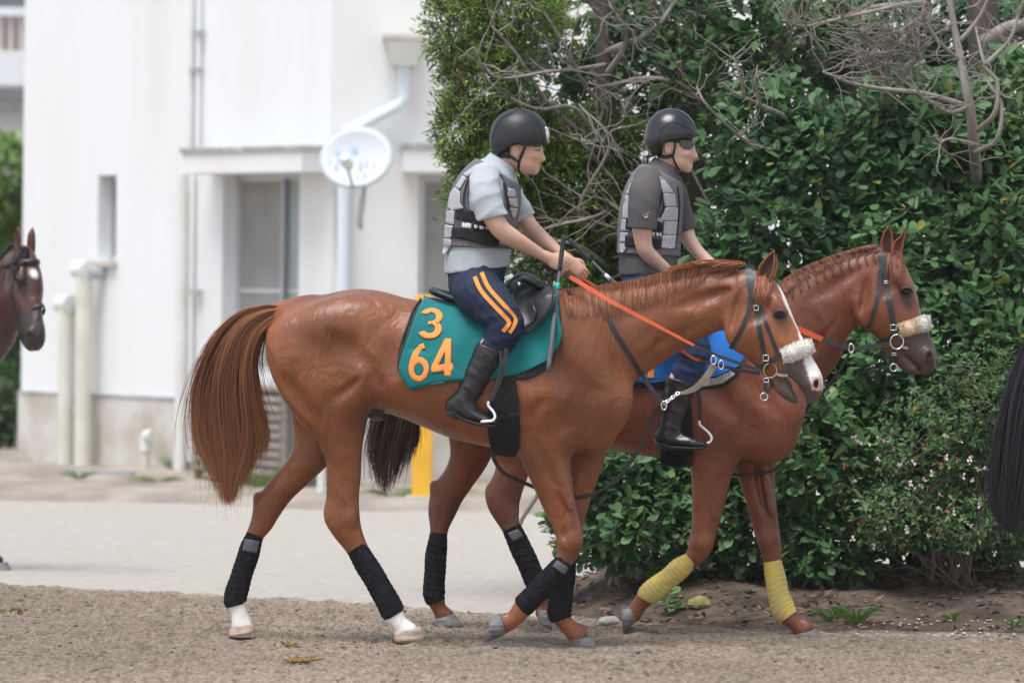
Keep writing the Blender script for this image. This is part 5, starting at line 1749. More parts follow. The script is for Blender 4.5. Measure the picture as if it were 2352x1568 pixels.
    for pth, wd in S['chinstraps']: OS('chin_strap', strap(pth, wd, bvb, .005, .004, step=4), M_trim, he)
    return root, dict(body=bvb, shirt=bvs, trousers=bvt, boot=bvboot, helmet=bvh_h, o_helmet=he, o_shirt=sh, o_trousers=tr)

def tube_collar(mp, st, pm):
    """open turned-down collar: rings given as (px,py,half px,lat,off) around the neck"""
    a = np.array(st, float)
    P = mp(a[:, 0], a[:, 1], a[:, 4])
    n = 28
    th = np.linspace(0, 2 * np.pi, n, endpoint=False)
    T = P[-1] - P[0]
    T /= np.linalg.norm(T)
    L = np.array([0, 1.0, 0])
    U = np.cross(T, L)
    v = (P[:, None] + np.cos(th)[None, :, None] * U * (a[:, 2] / pm)[:, None, None] + np.sin(th)[None, :, None] * L * a[:, 3][:, None, None]).reshape(-1, 3)
    i = np.arange(len(P) * n).reshape(len(P), n)
    j = np.roll(i, -1, 1)
    f = np.stack([i[:-1], j[:-1], j[1:], i[1:]], -1).reshape(-1, 4)
    return v, f

def vest(mp, S, root, panels, belts, hole, cut, trims, labels=()):
    """body protector: torso shell with armholes, foam panels, straps"""
    pm = mp.ppm
    a = np.array(S['torso'], float)
    pts = np.array(S['torso'])
    lo, hi = mp(pts[:, 0].min() - 110, pts[:, 1].max() + 30, -.34), mp(pts[:, 0].max() + 110, pts[:, 1].min() - 40, .34)
    F = Field(lo, hi, 0.006)
    F.tube(mp(a[:, 0], a[:, 1], a[:, 4]), a[:, 2] / pm + .016, a[:, 3] + .016, .03)
    for sd in (-1, 1):
        for (x, y, ra, rb, ang) in hole:
            t = R(ang)
            F.ell(mp(x, y, sd * .24), (ra / pm, rb / pm, .15), np.array([(math.cos(t), 0, -math.sin(t)), (math.sin(t), 0, math.cos(t)), (0, 1, 0)]), .006, 's')
    for (p, q) in cut:
        A_, B_ = mp(*p), mp(*q)
        d = B_ - A_
        n = np.array([d[2], 0, -d[0]])
        F.half(A_, n)
    P, Q = F.mesh(1)
    vo = obj('body_protector', mesh_np('body_protector', P, Q, True), M_vestg, root)
    bv = bvh_of(P, Q)
    for pl in panels:
        pl = np.array(pl, float)
        pl = pl.mean(0) + (pl - pl.mean(0)) * 1.10
        O('foam_panel', patch(pl, bv, .009, .010, 5, smooth=1), M_panel, vo)
    for pl in belts: O('vest_strap', patch(pl, bv, .010, .006, 6, smooth=2), M_vest, vo)
    for pl in labels: O('strap_label', patch(pl, bv, .0125, .003, 4, smooth=1), M_whitep, vo)
    for pth, w in trims: OS('edge_binding', strap(pth, w, bv, .006, .006, step=5), M_trim, vo)
    return vo, bv

SA = dict(seed=3, hem=((1005, 632), (1185, 611)), hip=[(1092, 668, 58, .155, 0), (1094, 638, 67, .170, 0), (1096, 600, 70, .162, 0)],
    sleeves=[([(1116, 402, 36, .060, -.15), (1114, 435, 38, .064, -.20), (1119, 468, 38, .062, -.225), (1131, 498, 37, .058, -.232), (1141, 522, 37, .056, -.235)], (1135, 500, -.23), (.25, .97)), ([(1150, 404, 32, .055, .15), (1165, 440, 33, .058, .20), (1185, 472, 33, .056, .21), (1203, 500, 32, .052, .205), (1215, 520, 32, .05, .2)], (1206, 503, .205), (.5, .86))], head=(1192, 315), headoff=-0.01, ear=(1184, 346), sleeve_n=4,
    torso=[(1094, 648, 72, .180, 0), (1096, 600, 74, .170, 0), (1100, 550, 73, .162, 0), (1106, 500, 76, .172, 0), (1116, 455, 73, .182, 0), (1128, 418, 56, .172, 0), (1140, 395, 34, .095, -.005)],
    neck=[(1142, 398, 28, .062, 0), (1160, 372, 25, .056, -.005), (1178, 348, 25, .055, -.01)],
    arm_r=[(1112, 412, 34, .058, -.165), (1114, 445, 33, .056, -.205), (1122, 478, 29, .050, -.225), (1136, 505, 25, .045, -.23), (1152, 528, 24, .043, -.225), (1178, 547, 22, .041, -.20), (1212, 567, 18, .034, -.15), (1240, 583, 14, .028, -.115), (1255, 590, 12.5, .026, -.10)],
    arm_l=[(1150, 412, 30, .055, .165), (1168, 445, 30, .054, .20), (1188, 475, 27, .048, .21), (1203, 500, 24, .043, .205), (1218, 522, 22, .041, .19), (1250, 551, 18, .035, .14), (1282, 578, 14, .029, .085), (1303, 595, 12.5, .026, .06)],
    hands=[((1257, 591), (1292, 606), -.10, (.25, .97), 1), ((1305, 597), (1334, 622), .055, (.45, .9), 1)],
    cuff_r=0, cuff_l=0,
    leg_r=[(1084, 655, 52, .09, -.085), (1100, 672, 58, .095, -.19), (1130, 700, 52, .085, -.26), (1158, 738, 44, .072, -.30), (1157, 762, 40, .064, -.31), (1140, 790, 35, .057, -.315), (1122, 815, 31, .050, -.315)],
    leg_l=[(1084, 655, 52, .09, .085), (1100, 672, 58, .095, .19), (1130, 700, 52, .085, .26), (1158, 738, 44, .072, .30), (1157, 762, 40, .064, .31), (1140, 790, 35, .057, .315), (1122, 815, 31, .050, .315)],
    boot_r=[(1127, 798, 35, .058, -.315), (1112, 832, 33, .056, -.315), (1094, 868, 29, .050, -.315), (1076, 903, 27, .045, -.315), (1062, 925, 27, .043, -.315)],
    foot_r=[(1040, 931, 19, .036, -.315), (1062, 943, 22, .042, -.315), (1092, 956, 19, .047, -.317), (1120, 966, 13, .045, -.32), (1138, 970, 9, .036, -.32)],
    collar=[(1137, 400, 46, .095, -.005), (1148, 385, 39, .082, -.006), (1156, 370, 34, .070, -.006)],
    helm=(1193, 311, 67, 62), rim=[(1050, 352), (1130, 352), (1150, 349), (1168, 336), (1186, 328), (1204, 336), (1252, 333), (1300, 331)],
    ridges=[([(1191, 249), (1218, 264), (1238, 290), (1247, 315), (1250, 334)], .006), ([(1180, 262), (1160, 268), (1142, 288), (1130, 318)], .005), ([(1198, 248), (1180, 256), (1166, 268)], .004)],
    chinstraps=[([(1160, 350), (1176, 362), (1190, 372)], .012), ([(1206, 338), (1200, 352), (1193, 370), (1191, 385), (1195, 399)], .012)])
SA['foot_l'] = [(x, y, h, l, -o) for x, y, h, l, o in SA['foot_r']]
SA['boot_l'] = [(x, y, h, l, -o) for x, y, h, l, o in SA['boot_r']]
riderA, RA = build_rider('person', 'rider in pale blue polo shirt, grey vest and navy jeans leaning forward with orange reins', MA, SA, M_skinA, M_shirtA, M_jeans, M_helmA, (1100, 700))
# chrome clip on the helmet front
O('helmet_clip', patch([(1253, 290), (1260, 294), (1264, 328), (1256, 331), (1254, 312)], RA['helmet'], .006, .005, 3, smooth=0), M_steel, RA['o_helmet'])
for st in ([(1090, 635), (1107, 670), (1149, 716), (1169, 738), (1166, 748), (1155, 761)], [(1106, 625), (1123, 661), (1163, 706), (1183, 731), (1181, 746), (1170, 764)]):
    OS('trouser_stripe', strap(st, .0185, RA['trousers'], .003, .003, step=5), M_stripe, RA['o_trousers'])
vestA, bvVA = vest(MA, SA, riderA,
    panels=[[(1066, 398), (1092, 379), (1112, 374), (1116, 382), (1096, 388), (1074, 406)], [(1046, 428), (1062, 403), (1070, 410), (1055, 436)], [(1034, 446), (1044, 432), (1056, 442), (1056, 468), (1064, 476), (1046, 482), (1029, 476)], [(1026, 482), (1043, 486), (1042, 515), (1024, 512)], [(1022, 517), (1040, 520), (1036, 545), (1020, 545)], [(1019, 550), (1034, 550), (1036, 566), (1020, 585), (1017, 580)], [(1168, 432), (1182, 436), (1186, 452), (1166, 452)], [(1168, 456), (1187, 456), (1189, 476), (1172, 472)], [(1172, 478), (1189, 480), (1184, 500), (1178, 500)], [(1145, 548), (1166, 545), (1166, 564), (1146, 560)]],
    belts=[[(1048, 480), (1100, 487), (1135, 498), (1135, 515), (1100, 513), (1046, 503)], [(1038, 522), (1062, 524), (1110, 534), (1147, 540), (1146, 566), (1120, 566), (1085, 555), (1036, 545)], [(1085, 514), (1145, 518), (1147, 538), (1085, 530)]],
    labels=[[(1061, 510), (1083, 514), (1082, 525), (1061, 522)], [(1089, 516), (1098, 517), (1096, 525), (1089, 524)], [(1101, 518), (1112, 520), (1111, 527), (1101, 526)], [(1115, 521), (1122, 522), (1121, 527), (1115, 526)]],
    hole=[(1118, 445, 50, 66, 12)], cut=[((1000, 566), (1190, 572)), ((1185, 420), (1100, 366))],
    trims=[([(1118, 384), (1095, 394), (1078, 412), (1068, 440), (1066, 470), (1074, 486)], .013), ([(1158, 420), (1164, 450), (1168, 480)], .012)])

SB = dict(seed=8, hem=((1405, 634), (1580, 630)), hip=[(1486, 668, 56, .16, 0), (1488, 640, 62, .170, 0), (1489, 605, 62, .160, 0)],
    sleeves=[([(1490, 410, 36, .060, -.15), (1481, 445, 38, .064, -.20), (1477, 485, 36, .060, -.222), (1476, 520, 35, .056, -.228), (1476, 545, 35, .055, -.228)], (1476, 526, -.225), (-.08, .99)), ([(1535, 415, 31, .055, .15), (1552, 455, 31, .056, .20), (1564, 492, 30, .052, .215), (1573, 525, 29, .05, .21), (1578, 545, 29, .05, .21)], (1572, 532, .21), (.3, .95))], head=(1543, 311), headoff=-0.01, ear=(1533, 340), sleeve_n=4, glasses=True, hs=0.96,
    torso=[(1488, 640, 66, .180, 0), (1489, 600, 66, .168, 0), (1491, 550, 65, .16, 0), (1494, 500, 66, .170, 0), (1500, 455, 62, .178, 0), (1508, 422, 50, .165, 0), (1518, 400, 32, .09, -.005)],
    neck=[(1522, 402, 25, .058, 0), (1530, 376, 22, .053, -.005), (1536, 350, 23, .053, -.01)],
    arm_r=[(1484, 420, 33, .057, -.165), (1478, 455, 32, .055, -.20), (1475, 490, 29, .050, -.22), (1475, 522, 25, .045, -.225), (1477, 552, 22, .041, -.22), (1484, 576, 20, .039, -.21), (1505, 598, 18, .036, -.17), (1530, 620, 15, .030, -.125), (1548, 634, 13, .026, -.10)],
    arm_l=[(1536, 425, 29, .055, .165), (1552, 460, 28, .052, .20), (1564, 495, 26, .047, .215), (1573, 524, 22, .042, .21), (1582, 548, 19, .040, .20), (1600, 575, 17, .036, .15), (1625, 598, 14, .030, .10), (1642, 612, 12.5, .026, .07)],
    hands=[((1552, 637), (1582, 656), -.10, (.3, .95), 1), ((1644, 614), (1672, 636), .065, (.45, .9), 1)],
    cuff_r=0, cuff_l=0,
    leg_r=[(1482, 662, 50, .09, -.085), (1505, 690, 56, .095, -.20), (1550, 745, 48, .082, -.27), (1590, 792, 42, .070, -.31), (1588, 825, 38, .062, -.315), (1576, 858, 35, .056, -.315), (1566, 885, 32, .050, -.315)],
    leg_l=[(1482, 662, 50, .09, .085), (1505, 690, 56, .095, .20), (1550, 745, 48, .082, .27), (1590, 792, 42, .070, .31), (1588, 825, 38, .062, .315), (1576, 858, 35, .056, .315), (1566, 885, 32, .050, .315)],
    boot_r=[(1564, 872, 36, .058, -.315), (1556, 908, 33, .055, -.315), (1546, 945, 29, .049, -.315), (1538, 978, 26, .045, -.315), (1530, 998, 25, .043, -.315)],
    foot_r=[(1518, 1005, 17, .036, -.315), (1540, 1010, 20, .042, -.315), (1572, 1014, 17, .047, -.317), (1600, 1019, 12, .045, -.32), (1618, 1020, 8, .036, -.32)],
    collar=[(1517, 404, 42, .09, -.005), (1525, 390, 35, .077, -.006), (1531, 376, 30, .066, -.006)],
    helm=(1541, 309, 60, 60), peak=(1580, 306), rim=[(1400, 362), (1482, 362), (1500, 360), (1512, 350), (1522, 330), (1536, 320), (1552, 318), (1604, 314), (1700, 313)],
    ridges=[([(1545, 250), (1572, 263), (1592, 286), (1602, 312)], .004), ([(1515, 302), (1540, 282), (1568, 288), (1598, 308)], .003)],
    chinstraps=[([(1510, 356), (1526, 361), (1545, 358)], .018), ([(1551, 320), (1550, 340), (1546, 360), (1553, 380), (1562, 392)], .010)])
SB['foot_l'] = [(x, y, h, l, -o) for x, y, h, l, o in SB['foot_r']]
SB['boot_l'] = [(x, y, h, l, -o) for x, y, h, l, o in SB['boot_r']]
MR = Map(26.78, 0.14, 1500)
riderB, RB = build_rider('person', 'rider in charcoal polo shirt and dark sunglasses sitting upright by the hedge', MR, SB, M_skinB, M_shirtB, M_jeansB, M_helmB, (1500, 700))
sg = obj('sunglasses', *(lambda vf: (mesh_np('sunglasses', *vf, True), M_lens))(patch([(1561, 322), (1580, 321), (1593, 324), (1594, 336), (1587, 343), (1572, 342), (1562, 334)], RB['body'], .010, .008, 3, smooth=1)), riderB)
OS('temple_arm', strap([(1534, 323), (1548, 324), (1563, 327)], .009, RB['body'], .006, .005, step=4), M_trim, sg)
vestB, bvVB = vest(MR, SB, riderB,
    panels=[[(1452, 412), (1470, 396), (1484, 388), (1487, 396), (1472, 406), (1460, 420)], [(1438, 442), (1448, 420), (1456, 427), (1447, 448)], [(1431, 478), (1437, 449), (1447, 455), (1450, 488), (1452, 500), (1430, 500)], [(1428, 505), (1446, 505), (1444, 530), (1426, 530)], [(1425, 535), (1442, 535), (1440, 556), (1424, 556)], [(1423, 560), (1440, 560), (1436, 576), (1424, 580)],
            [(1504, 400), (1514, 402), (1522, 412), (1512, 412)], [(1514, 415), (1526, 414), (1543, 436), (1545, 442), (1524, 443)], [(1525, 446), (1549, 445), (1553, 474), (1528, 474)], [(1520, 500), (1530, 478), (1555, 478), (1555, 506), (1524, 506)], [(1527, 510), (1555, 510), (1552, 537), (1525, 538)], [(1523, 542), (1552, 541), (1549, 570), (1520, 568)], [(1502, 502), (1522, 500), (1522, 512), (1504, 509)]],
    belts=[[(1438, 502), (1500, 505), (1523, 512), (1521, 532), (1490, 530), (1436, 526)], [(1436, 540), (1500, 548), (1520, 550), (1518, 572), (1490, 570), (1434, 566)]],
    labels=[[(1497, 533), (1504, 533), (1503, 542), (1497, 541)], [(1507, 534), (1513, 534), (1513, 543), (1507, 542)], [(1515, 535), (1519, 535), (1519, 544), (1515, 543)]],
    hole=[(1482, 452, 40, 60, 4)], cut=[((1400, 582), (1570, 590)), ((1565, 420), (1470, 372))],
    trims=[([(1500, 398), (1478, 402), (1458, 425), (1448, 450), (1447, 478), (1456, 498)], .013), ([(1508, 400), (1518, 425), (1524, 455), (1524, 480), (1515, 502)], .012), ([(1556, 430), (1560, 470), (1556, 530), (1550, 572)], .010)])
# sleeve emblem on the charcoal shirt
O('sleeve_emblem', patch([(1475, 495), (1487, 490), (1491, 486), (1491, 490), (1482, 495), (1475, 498)], RB['shirt'], .0015, .0015, 2), M_emb, RB['o_shirt'])
O('sleeve_emblem', patch([(1479, 499), (1489, 495), (1489, 499), (1480, 502)], RB['shirt'], .0015, .0015, 2), M_inkgrey, RB['o_shirt'])
# ================================================================== TACK
BASE = lambda mp, px, py: tuple(mp(px, py))

# ---- near horse: saddlecloth with number, pad
padA = thing('saddle_pad', 'dark saddle pad showing round the edge of the teal cloth', 'saddle pad', BASE(MA, 1100, 720))
v, f = wrapcloth(MA, bvhA, [(966, 692), (948, 722), (930, 775), (921, 820), (921, 850)], [(1276, 664), (1284, 700), (1288, 740), (1282, 790), (1266, 838)], [(921, 850), (960, 862), (1060, 858), (1150, 866), (1215, 868), (1266, 838)], None, .010)
o = O('pad_sheet', (v, f), M_pad, padA)
o.modifiers.new('solid', 'SOLIDIFY').thickness = .008
o = O('pad_binding', tube_np(v.reshape(34, 39, 3)[0][19:], .006, 6), M_trim, padA)
clothA = thing('saddlecloth', 'teal saddlecloth numbered 3 over 64 in orange on the nearer horse', 'saddlecloth', BASE(MA, 1100, 712))
cvA, cfA = wrapcloth(MA, bvhA, [(976, 693), (963, 716), (946, 762), (933, 815), (927, 856), (949, 889)], [(1274, 662), (1279, 690), (1284, 730), (1290, 760), (1286, 788), (1266, 818)], [(949, 889), (985, 880), (1017, 875), (1057, 872), (1110, 868), (1169, 861), (1215, 848), (1266, 818)], None, .028, ns=44, ntt=24)
_w = cvA.reshape(44, 47, 3)
# soft folds running from the saddle to the hem
_s, _t = np.meshgrid(np.linspace(0, 1, 44), np.linspace(-1, 1, 47), indexing='ij')
_w[..., 1] -= np.where(_t > 0, 0.010 * np.sin(_s * 17 + 4 * _t) * _t + 0.006 * np.sin(_s * 31 - 7 * _t) * _t, 0) * np.clip(_t * 2, 0, 1)
cvA = _w.reshape(-1, 3)
o = O('cloth_sheet', (cvA, cfA), M_teal, clothA)
o.modifiers.new('solid', 'SOLIDIFY').thickness = .005
o = O('hem', tube_np(_w[:, -1], .0035, 6), M_teal, clothA)
bvCA = bvh_of(cvA, cfA)
def digit(name, outer, holes, box, bvh, m, parent, slant=0.0, off=.006):
    """outline in a unit square (y down) -> felt numeral on the cloth"""
    x0, y0, x1, y1 = box
    tf = lambda P: [(x0 + (x1 - x0) * (x + slant * (0.5 - y)), y0 + (y1 - y0) * y) for x, y in P]
    return O(name, patch(tf(outer), bvh, off, .004, 4, [tf(h) for h in holes], smooth=1), m, parent)
def arc(cx, cy, rx, ry, a0, a1, n=14): return [(cx + rx * math.cos(R(a0 + (a1 - a0) * i / n)), cy - ry * math.sin(R(a0 + (a1 - a0) * i / n))) for i in range(n + 1)]
three = arc(.50, .28, .50, .28, 155, -62) + arc(.48, .69, .52, .31, 48, -160) + arc(.47, .67, .24, .15, -155, 80) + [(.38, .555), (.38, .43), (.52, .43)] + arc(.50, .29, .22, .145, -50, 150)
six = [(.70, 0), (.48, .04), (.22, .20), (.06, .42), (0, .60)] + arc(.5, .68, .5, .32, 180, 460, 26) + [(.47, .29), (.62, .17), (.78, .13)]
six_h = arc(.5, .69, .24, .17, 0, 345, 14)
four = [(.62, 0), (.92, 0), (.92, .66), (1.02, .66), (1.02, .84), (.92, .84), (.92, 1.0), (.62, 1.0), (.62, .86), (0, .90), (0, .74)]
four_h = [(.64, .34), (.34, .70), (.64, .68)]
digit('numeral_three', three, [], (963, 707, 1016, 778), bvCA, M_num, clothA, .10)
digit('numeral_six', six, [six_h], (939, 788, 986, 876), bvCA, M_num, clothA, .06)
digit('numeral_four', four, [four_h], (991, 777, 1040, 864), bvCA, M_num, clothA, .02)

# ---- near saddle
def saddle(mp, label, seat, flap, knee, bvh, girth, leathers, stirrup, group=None, hole=None):
    t = thing('racing_saddle', label, 'saddle', BASE(mp, *seat[2][:2]))
    a = np.array(seat, float)
    F = Field(mp(a[:, 0].min() - 40, a[:, 1].max() + 40, -.25), mp(a[:, 0].max() + 40, a[:, 1].min() - 40, .25), .006)
    F.tube(mp(a[:, 0], a[:, 1], a[:, 4]), a[:, 2] / mp.ppm, a[:, 3], .02)
    P, Q = F.mesh(2)
    O('seat', (P, Q), M_leather, t)
    bv2 = merge_bvh((P, Q)) if False else bvh
    fl = O('flap', patch(flap, bvh, .036, .008, 6, smooth=5), M_leather, t)
    OS('flap_edge', strap(flap[2:] + flap[:1], .009, bvh, .040, .008, step=5), M_trim, t)
    if knee: O('knee_roll', patch(knee, bvh, .050, .016, 5, smooth=5), M_leather, t)
    if girth:
        for i, g_ in enumerate(girth): O('girth', patch(g_, bvh, .016 + .004 * i, .012, 7, smooth=4), M_vest, t)
    for pth, w, d in leathers: OS('stirrup_leather', strap([(x, y, mp.Y(x, d)) for x, y in pth], w, None, step=5), M_leather, t)
    P = mp(*(np.array(stirrup, float)[:, i] for i in (0, 1)), np.array(stirrup, float)[:, 2])
    so = O('stirrup_iron', tube_np(catmull(P, 5), .0062, 8), M_steelw, t)
    return t
M_steelw = mat('bright_alloy', (0.85, 0.85, 0.86), 0.35, metal=0.35)
bvSA = merge_bvh((PA, QA), (cvA, cfA))
sadA = saddle(MA, 'black leather racing saddle on the teal saddlecloth', [(994, 668, 9, .10, 0), (1018, 676, 11, .13, 0), (1060, 690, 13, .14, 0), (1110, 694, 13, .12, 0), (1160, 676, 14, .10, 0), (1190, 646, 16, .085, 0), (1210, 641, 15, .08, 0), (1245, 660, 12, .09, 0), (1262, 668, 8, .08, 0)],
    [(1172, 650), (1198, 632), (1228, 647), (1262, 655), (1273, 672), (1270, 695), (1252, 725), (1228, 750), (1205, 761), (1190, 740), (1178, 700)],
    [(1180, 690), (1200, 672), (1222, 690), (1232, 715), (1226, 740), (1205, 752), (1188, 735)], bvSA,
    [[(1150, 862), (1184, 866), (1192, 930), (1195, 985), (1190, 1032), (1183, 1050), (1150, 1047), (1130, 1040), (1122, 1005), (1118, 965), (1128, 900)], [(1120, 958), (1193, 945), (1195, 960), (1120, 975)]],
    [([(1163, 800), (1158, 840), (1145, 880), (1128, 918)], .020, -.36), ([(1150, 805), (1150, 850), (1136, 890), (1126, 920)], .014, -.365)],
    [(1122, 922, -.365), (1122, 932, -.365), (1133, 945, -.372), (1137, 957, -.376), (1130, 966, -.378), (1108, 968, -.378), (1107, 969, -.33), (1107, 968, -.275)])
O('saddle_stud', ring_mesh(MA(1192, 652, -.20), .005, .004, 8), M_steel, sadA)

# ---- near bridle
def bridle(mp, bvh, label, B):
    t = thing('bridle', label, 'bridle', BASE(mp, *B['bit']))
    for nm, pth, w in B['straps']: OS(nm, strap(pth, w, bvh, .006, .005, step=5), M_leather, t)
    for (x, y, w, h) in B['buckles']:
        d_, dr_ = hitpx(bvh, x, y)
        d_ = mp.Y(x, -.09) if d_ is None else d_
        c = CAM + np.array(dr_) * (d_ - .016)
        P = [c + np.array([sx * w / 2 / mp.ppm, 0, sz * h / 2 / mp.ppm]) for sx, sz in ((-1, -1), (1, -1), (1, 1), (-1, 1), (-1, -1), (1, -1))]
        O('buckle', tube_np(P, .0028, 6, False), M_steel, t)
    bx, by = B['bit']
    d_, dr_ = hitpx(bvh, bx, by)
    d_ = mp.Y(bx, -.08) if d_ is None else d_
    c = CAM + np.array(dr_) * (d_ - .014)
    O('bit_ring', ring_mesh(c, B['bit_r'] / mp.ppm, .0042, 20, sx=1.0, sz=1.1), M_brass if B.get('brass') else M_steel, t)
    if B.get('mouthpiece'):
        OS('mouthpiece', strap(B['mouthpiece'], .012, bvh, .012, .012, step=4), M_brass, t)
    rx, ry = B['ring']
    O('curb_ring', ring_mesh(mp(rx, ry, B['ring_off']), 8.5 / mp.ppm, .0035, 16), M_steel, t)
    # fleece noseband roll
    for pth, rad, m in B['fleece']:
        P, D = strap_pts(pth, bvh, .018, step=3)
        P = catmull(P, 3)
        g = np.random.default_rng(4)
        v, f = tube_np(P, np.interp(np.linspace(0, 1, len(P)), np.linspace(0, 1, len(rad)), rad) / mp.ppm, 22)
        v = v + g.normal(0, .0012, v.shape)
        O('fleece_noseband', (v, f), m, t)
        # woolly pile
        vv = np.array(v)
        cen = np.repeat(P, 22, axis=0)
        st, ti = [], []
        for k in range(2600):
            i = g.integers(len(vv))
            n_ = vv[i] - cen[i]
            n_ /= np.linalg.norm(n_)
            a = vv[i] + g.normal(0, .002, 3)
            q = n_ * g.uniform(.002, .006) + g.normal(0, .002, 3)
            st.append(np.array([a - n_ * .002, a + q * .6, a + q + g.normal(0, .002, 3)]))
            ti.append(np.array(m.node_tree.nodes['Principled BSDF'].inputs['Base Color'].default_value[:3]) * g.uniform(.8, 1.05))
        a_, b_, c_ = ribbons(st, .0025, ti)
        obj('fleece_pile', mesh_np('fleece_pile', a_, b_, False, {'tint': c_}), M_hair, t, kind='stuff')
    return t
brA = bridle(MA, bvhA, 'black leather bridle with white fleece noseband on the nearer chestnut horse', dict(bit=(1769, 851), bit_r=15, brass=True,
    straps=[('headpiece', [(1718, 607), (1721, 640), (1726, 668), (1731, 690)], .030), ('headpiece', [(1727, 609), (1732, 640), (1735, 670), (1737, 700)], .016), ('throat_lash', [(1723, 682), (1719, 715), (1708, 745), (1693, 775), (1677, 801)], [.016, .02, .018]), ('cheekpiece', [(1736, 692), (1741, 735), (1748, 775), (1758, 828), (1762, 840)], .021),
            ('noseband_cheek', [(1744, 700), (1757, 735), (1770, 770), (1787, 813)], .017), ('browband', [(1736, 668), (1746, 660), (1760, 652)], .014), ('noseband', [(1796, 814), (1778, 824), (1758, 840), (1735, 842)], .020), ('curb_strap', [(1762, 862), (1758, 880), (1758, 900)], .017), ('curb_strap', [(1766, 866), (1774, 878), (1768, 894), (1760, 902)], .014)],
    buckles=[(1737, 707, 10, 11), (1759, 822, 12, 13), (1760, 873, 10, 9)], mouthpiece=[(1782, 858), (1796, 862), (1810, 862)], ring=(1755, 911), ring_off=-.075,
    fleece=[([(1796, 818), (1815, 812), (1840, 802), (1868, 792)], [13, 17, 18, 18, 17, 12], M_fleece)]))
MAo = lambda x, o: MA.Y(x, o)
OS('rein', strap([(1302, 631, MAo(1302, -.13)), (1400, 690, MAo(1400, -.17)), (1500, 743, MAo(1500, -.17)), (1594, 793, MAo(1594, -.15))], [.020, .018, .012], None, step=9), M_orange, brA)
OS('rein', strap([(1593, 792, MAo(1593, -.15)), (1650, 817, MAo(1650, -.14)), (1748, 852, MAo(1748, -.12))], [.011, .014, .018], None, step=9), M_leather, brA)
OS('rein', strap([(1340, 640, MAo(1340, .06)), (1440, 705, MAo(1440, .14)), (1576, 812, MAo(1576, .12)), (1610, 827, MAo(1610, .10))], .013, None, step=9), M_orange, brA)
OS('rein', strap([(1608, 827, MAo(1608, .10)), (1690, 848, MAo(1690, .05)), (1745, 858, MAo(1745, .0))], .014, None, step=9), M_leather, brA)
OS('rein_stop', strap([(1296, 627, MAo(1296, -.128)), (1308, 634, MAo(1308, -.135))], .026, None, step=4), M_leather, brA)

# ---- running martingale on the near horse
mtA = thing('martingale', 'running martingale with tan strap and steel rings on the nearer horse chest', 'harness', BASE(MA, 1520, 930))
OS('neck_strap', strap([(1372, 676), (1388, 712), (1417, 769), (1452, 825), (1485, 877), (1523, 927)], .021, bvhA, .007, .005, step=6), M_leather, mtA)
ctr = [(1520, 930, MAo(1520, -.05)), (1505, 945, MAo(1505, -.02)), (1478, 1010, MAo(1478, 0)), (1440, 1072, MAo(1440, 0)), (1390, 1120, MAo(1390, 0)), (1330, 1142, MAo(1330, 0)), (1270, 1135, MAo(1270, 0)), (1215, 1113, MAo(1215, 0)), (1160, 1088, MAo(1160, -.03)), (1136, 1058, MAo(1136, -.06)), (1132, 1038, MAo(1132, -.08))]
O('girth_strap', tube_np(catmull(W(*np.array(ctr).T), 5), .0085, 8), M_leather, mtA)
OS('fork_strap', strap([(1553, 904, MAo(1553, -.08)), (1575, 900, MAo(1575, -.10)), (1598, 890, MAo(1598, -.12)), (1622, 866, MAo(1622, -.14)), (1640, 838, MAo(1640, -.15))], [.010, .022, .030, .030, .032], None, step=5), M_tan, mtA)
for x0, y0, x1, y1, n_ in ((1528, 925, 1556, 904, 6),):
    for i in range(n_):
        s = i / (n_ - 1)
        c = MA(x0 + (x1 - x0) * s, y0 + (y1 - y0) * s, -.06 - .03 * s)
        ax = np.array([(.78, .3 if i % 2 else -.5, .55), (0, 1, 0), (-.55, .5 if i % 2 else -.3, .78)])
        O('chain_link', ring_mesh(c, .0095, .003, 10, ax, 1.2, .7), M_steel, mtA)
for (x, y, o_) in ((1639, 827, -.155), (1656, 838, -.10), (1525, 931, -.06)):
    O('martingale_ring', ring_mesh(MA(x, y, o_), .018, .0035, 14, sx=.65, sz=1.1), M_steel, mtA)

# ---- far horse tack
padB = thing('saddle_pad', 'grey and black saddle pad under the blue cloth', 'saddle pad', BASE(MBp, 1500, 720))
v, f = wrapcloth(MBp, bvhB, [(1330, 703), (1318, 740), (1305, 800), (1300, 860)], [(1690, 692), (1702, 740), (1706, 800), (1690, 862)], [(1300, 860), (1400, 878), (1500, 890), (1600, 893), (1655, 886), (1690, 862)], None, .010, ns=28, ntt=16)
o = O('pad_sheet', (v, f), M_pad, padB)
o.modifiers.new('solid', 'SOLIDIFY').thickness = .012
M_silver = mat('silver_quilt', (0.30, 0.30, 0.31), 0.6, col2=(0.5, 0.5, 0.5), scale=60, bump=0.5, bscale=60)
O('pad_binding', patch([(1590, 868), (1640, 868), (1676, 850), (1690, 858), (1660, 880), (1610, 889), (1585, 888)], merge_bvh((PB, QB), (v, f)), .010, .008, 6), M_silver, padB)
clothB = thing('saddlecloth', 'bright blue saddlecloth under the rider in the charcoal shirt', 'saddlecloth', BASE(MBp, 1500, 712))
cvB, cfB = wrapcloth(MBp, bvhB, [(1345, 702), (1330, 740), (1318, 790), (1312, 845), (1330, 880)], [(1686, 690), (1696, 730), (1706, 780), (1708, 815), (1690, 838)], [(1330, 880), (1400, 872), (1487, 876), (1560, 868), (1640, 856), (1690, 838)], None, .024, ns=34, ntt=18)
o = O('cloth_sheet', (cvB, cfB), M_bluec, clothB)
o.modifiers.new('solid', 'SOLIDIFY').thickness = .005
O('hem', tube_np(cvB.reshape(34, 35, 3)[:, -1], .0035, 6), M_bluec, clothB)
bvCB = bvh_of(cvB, cfB)
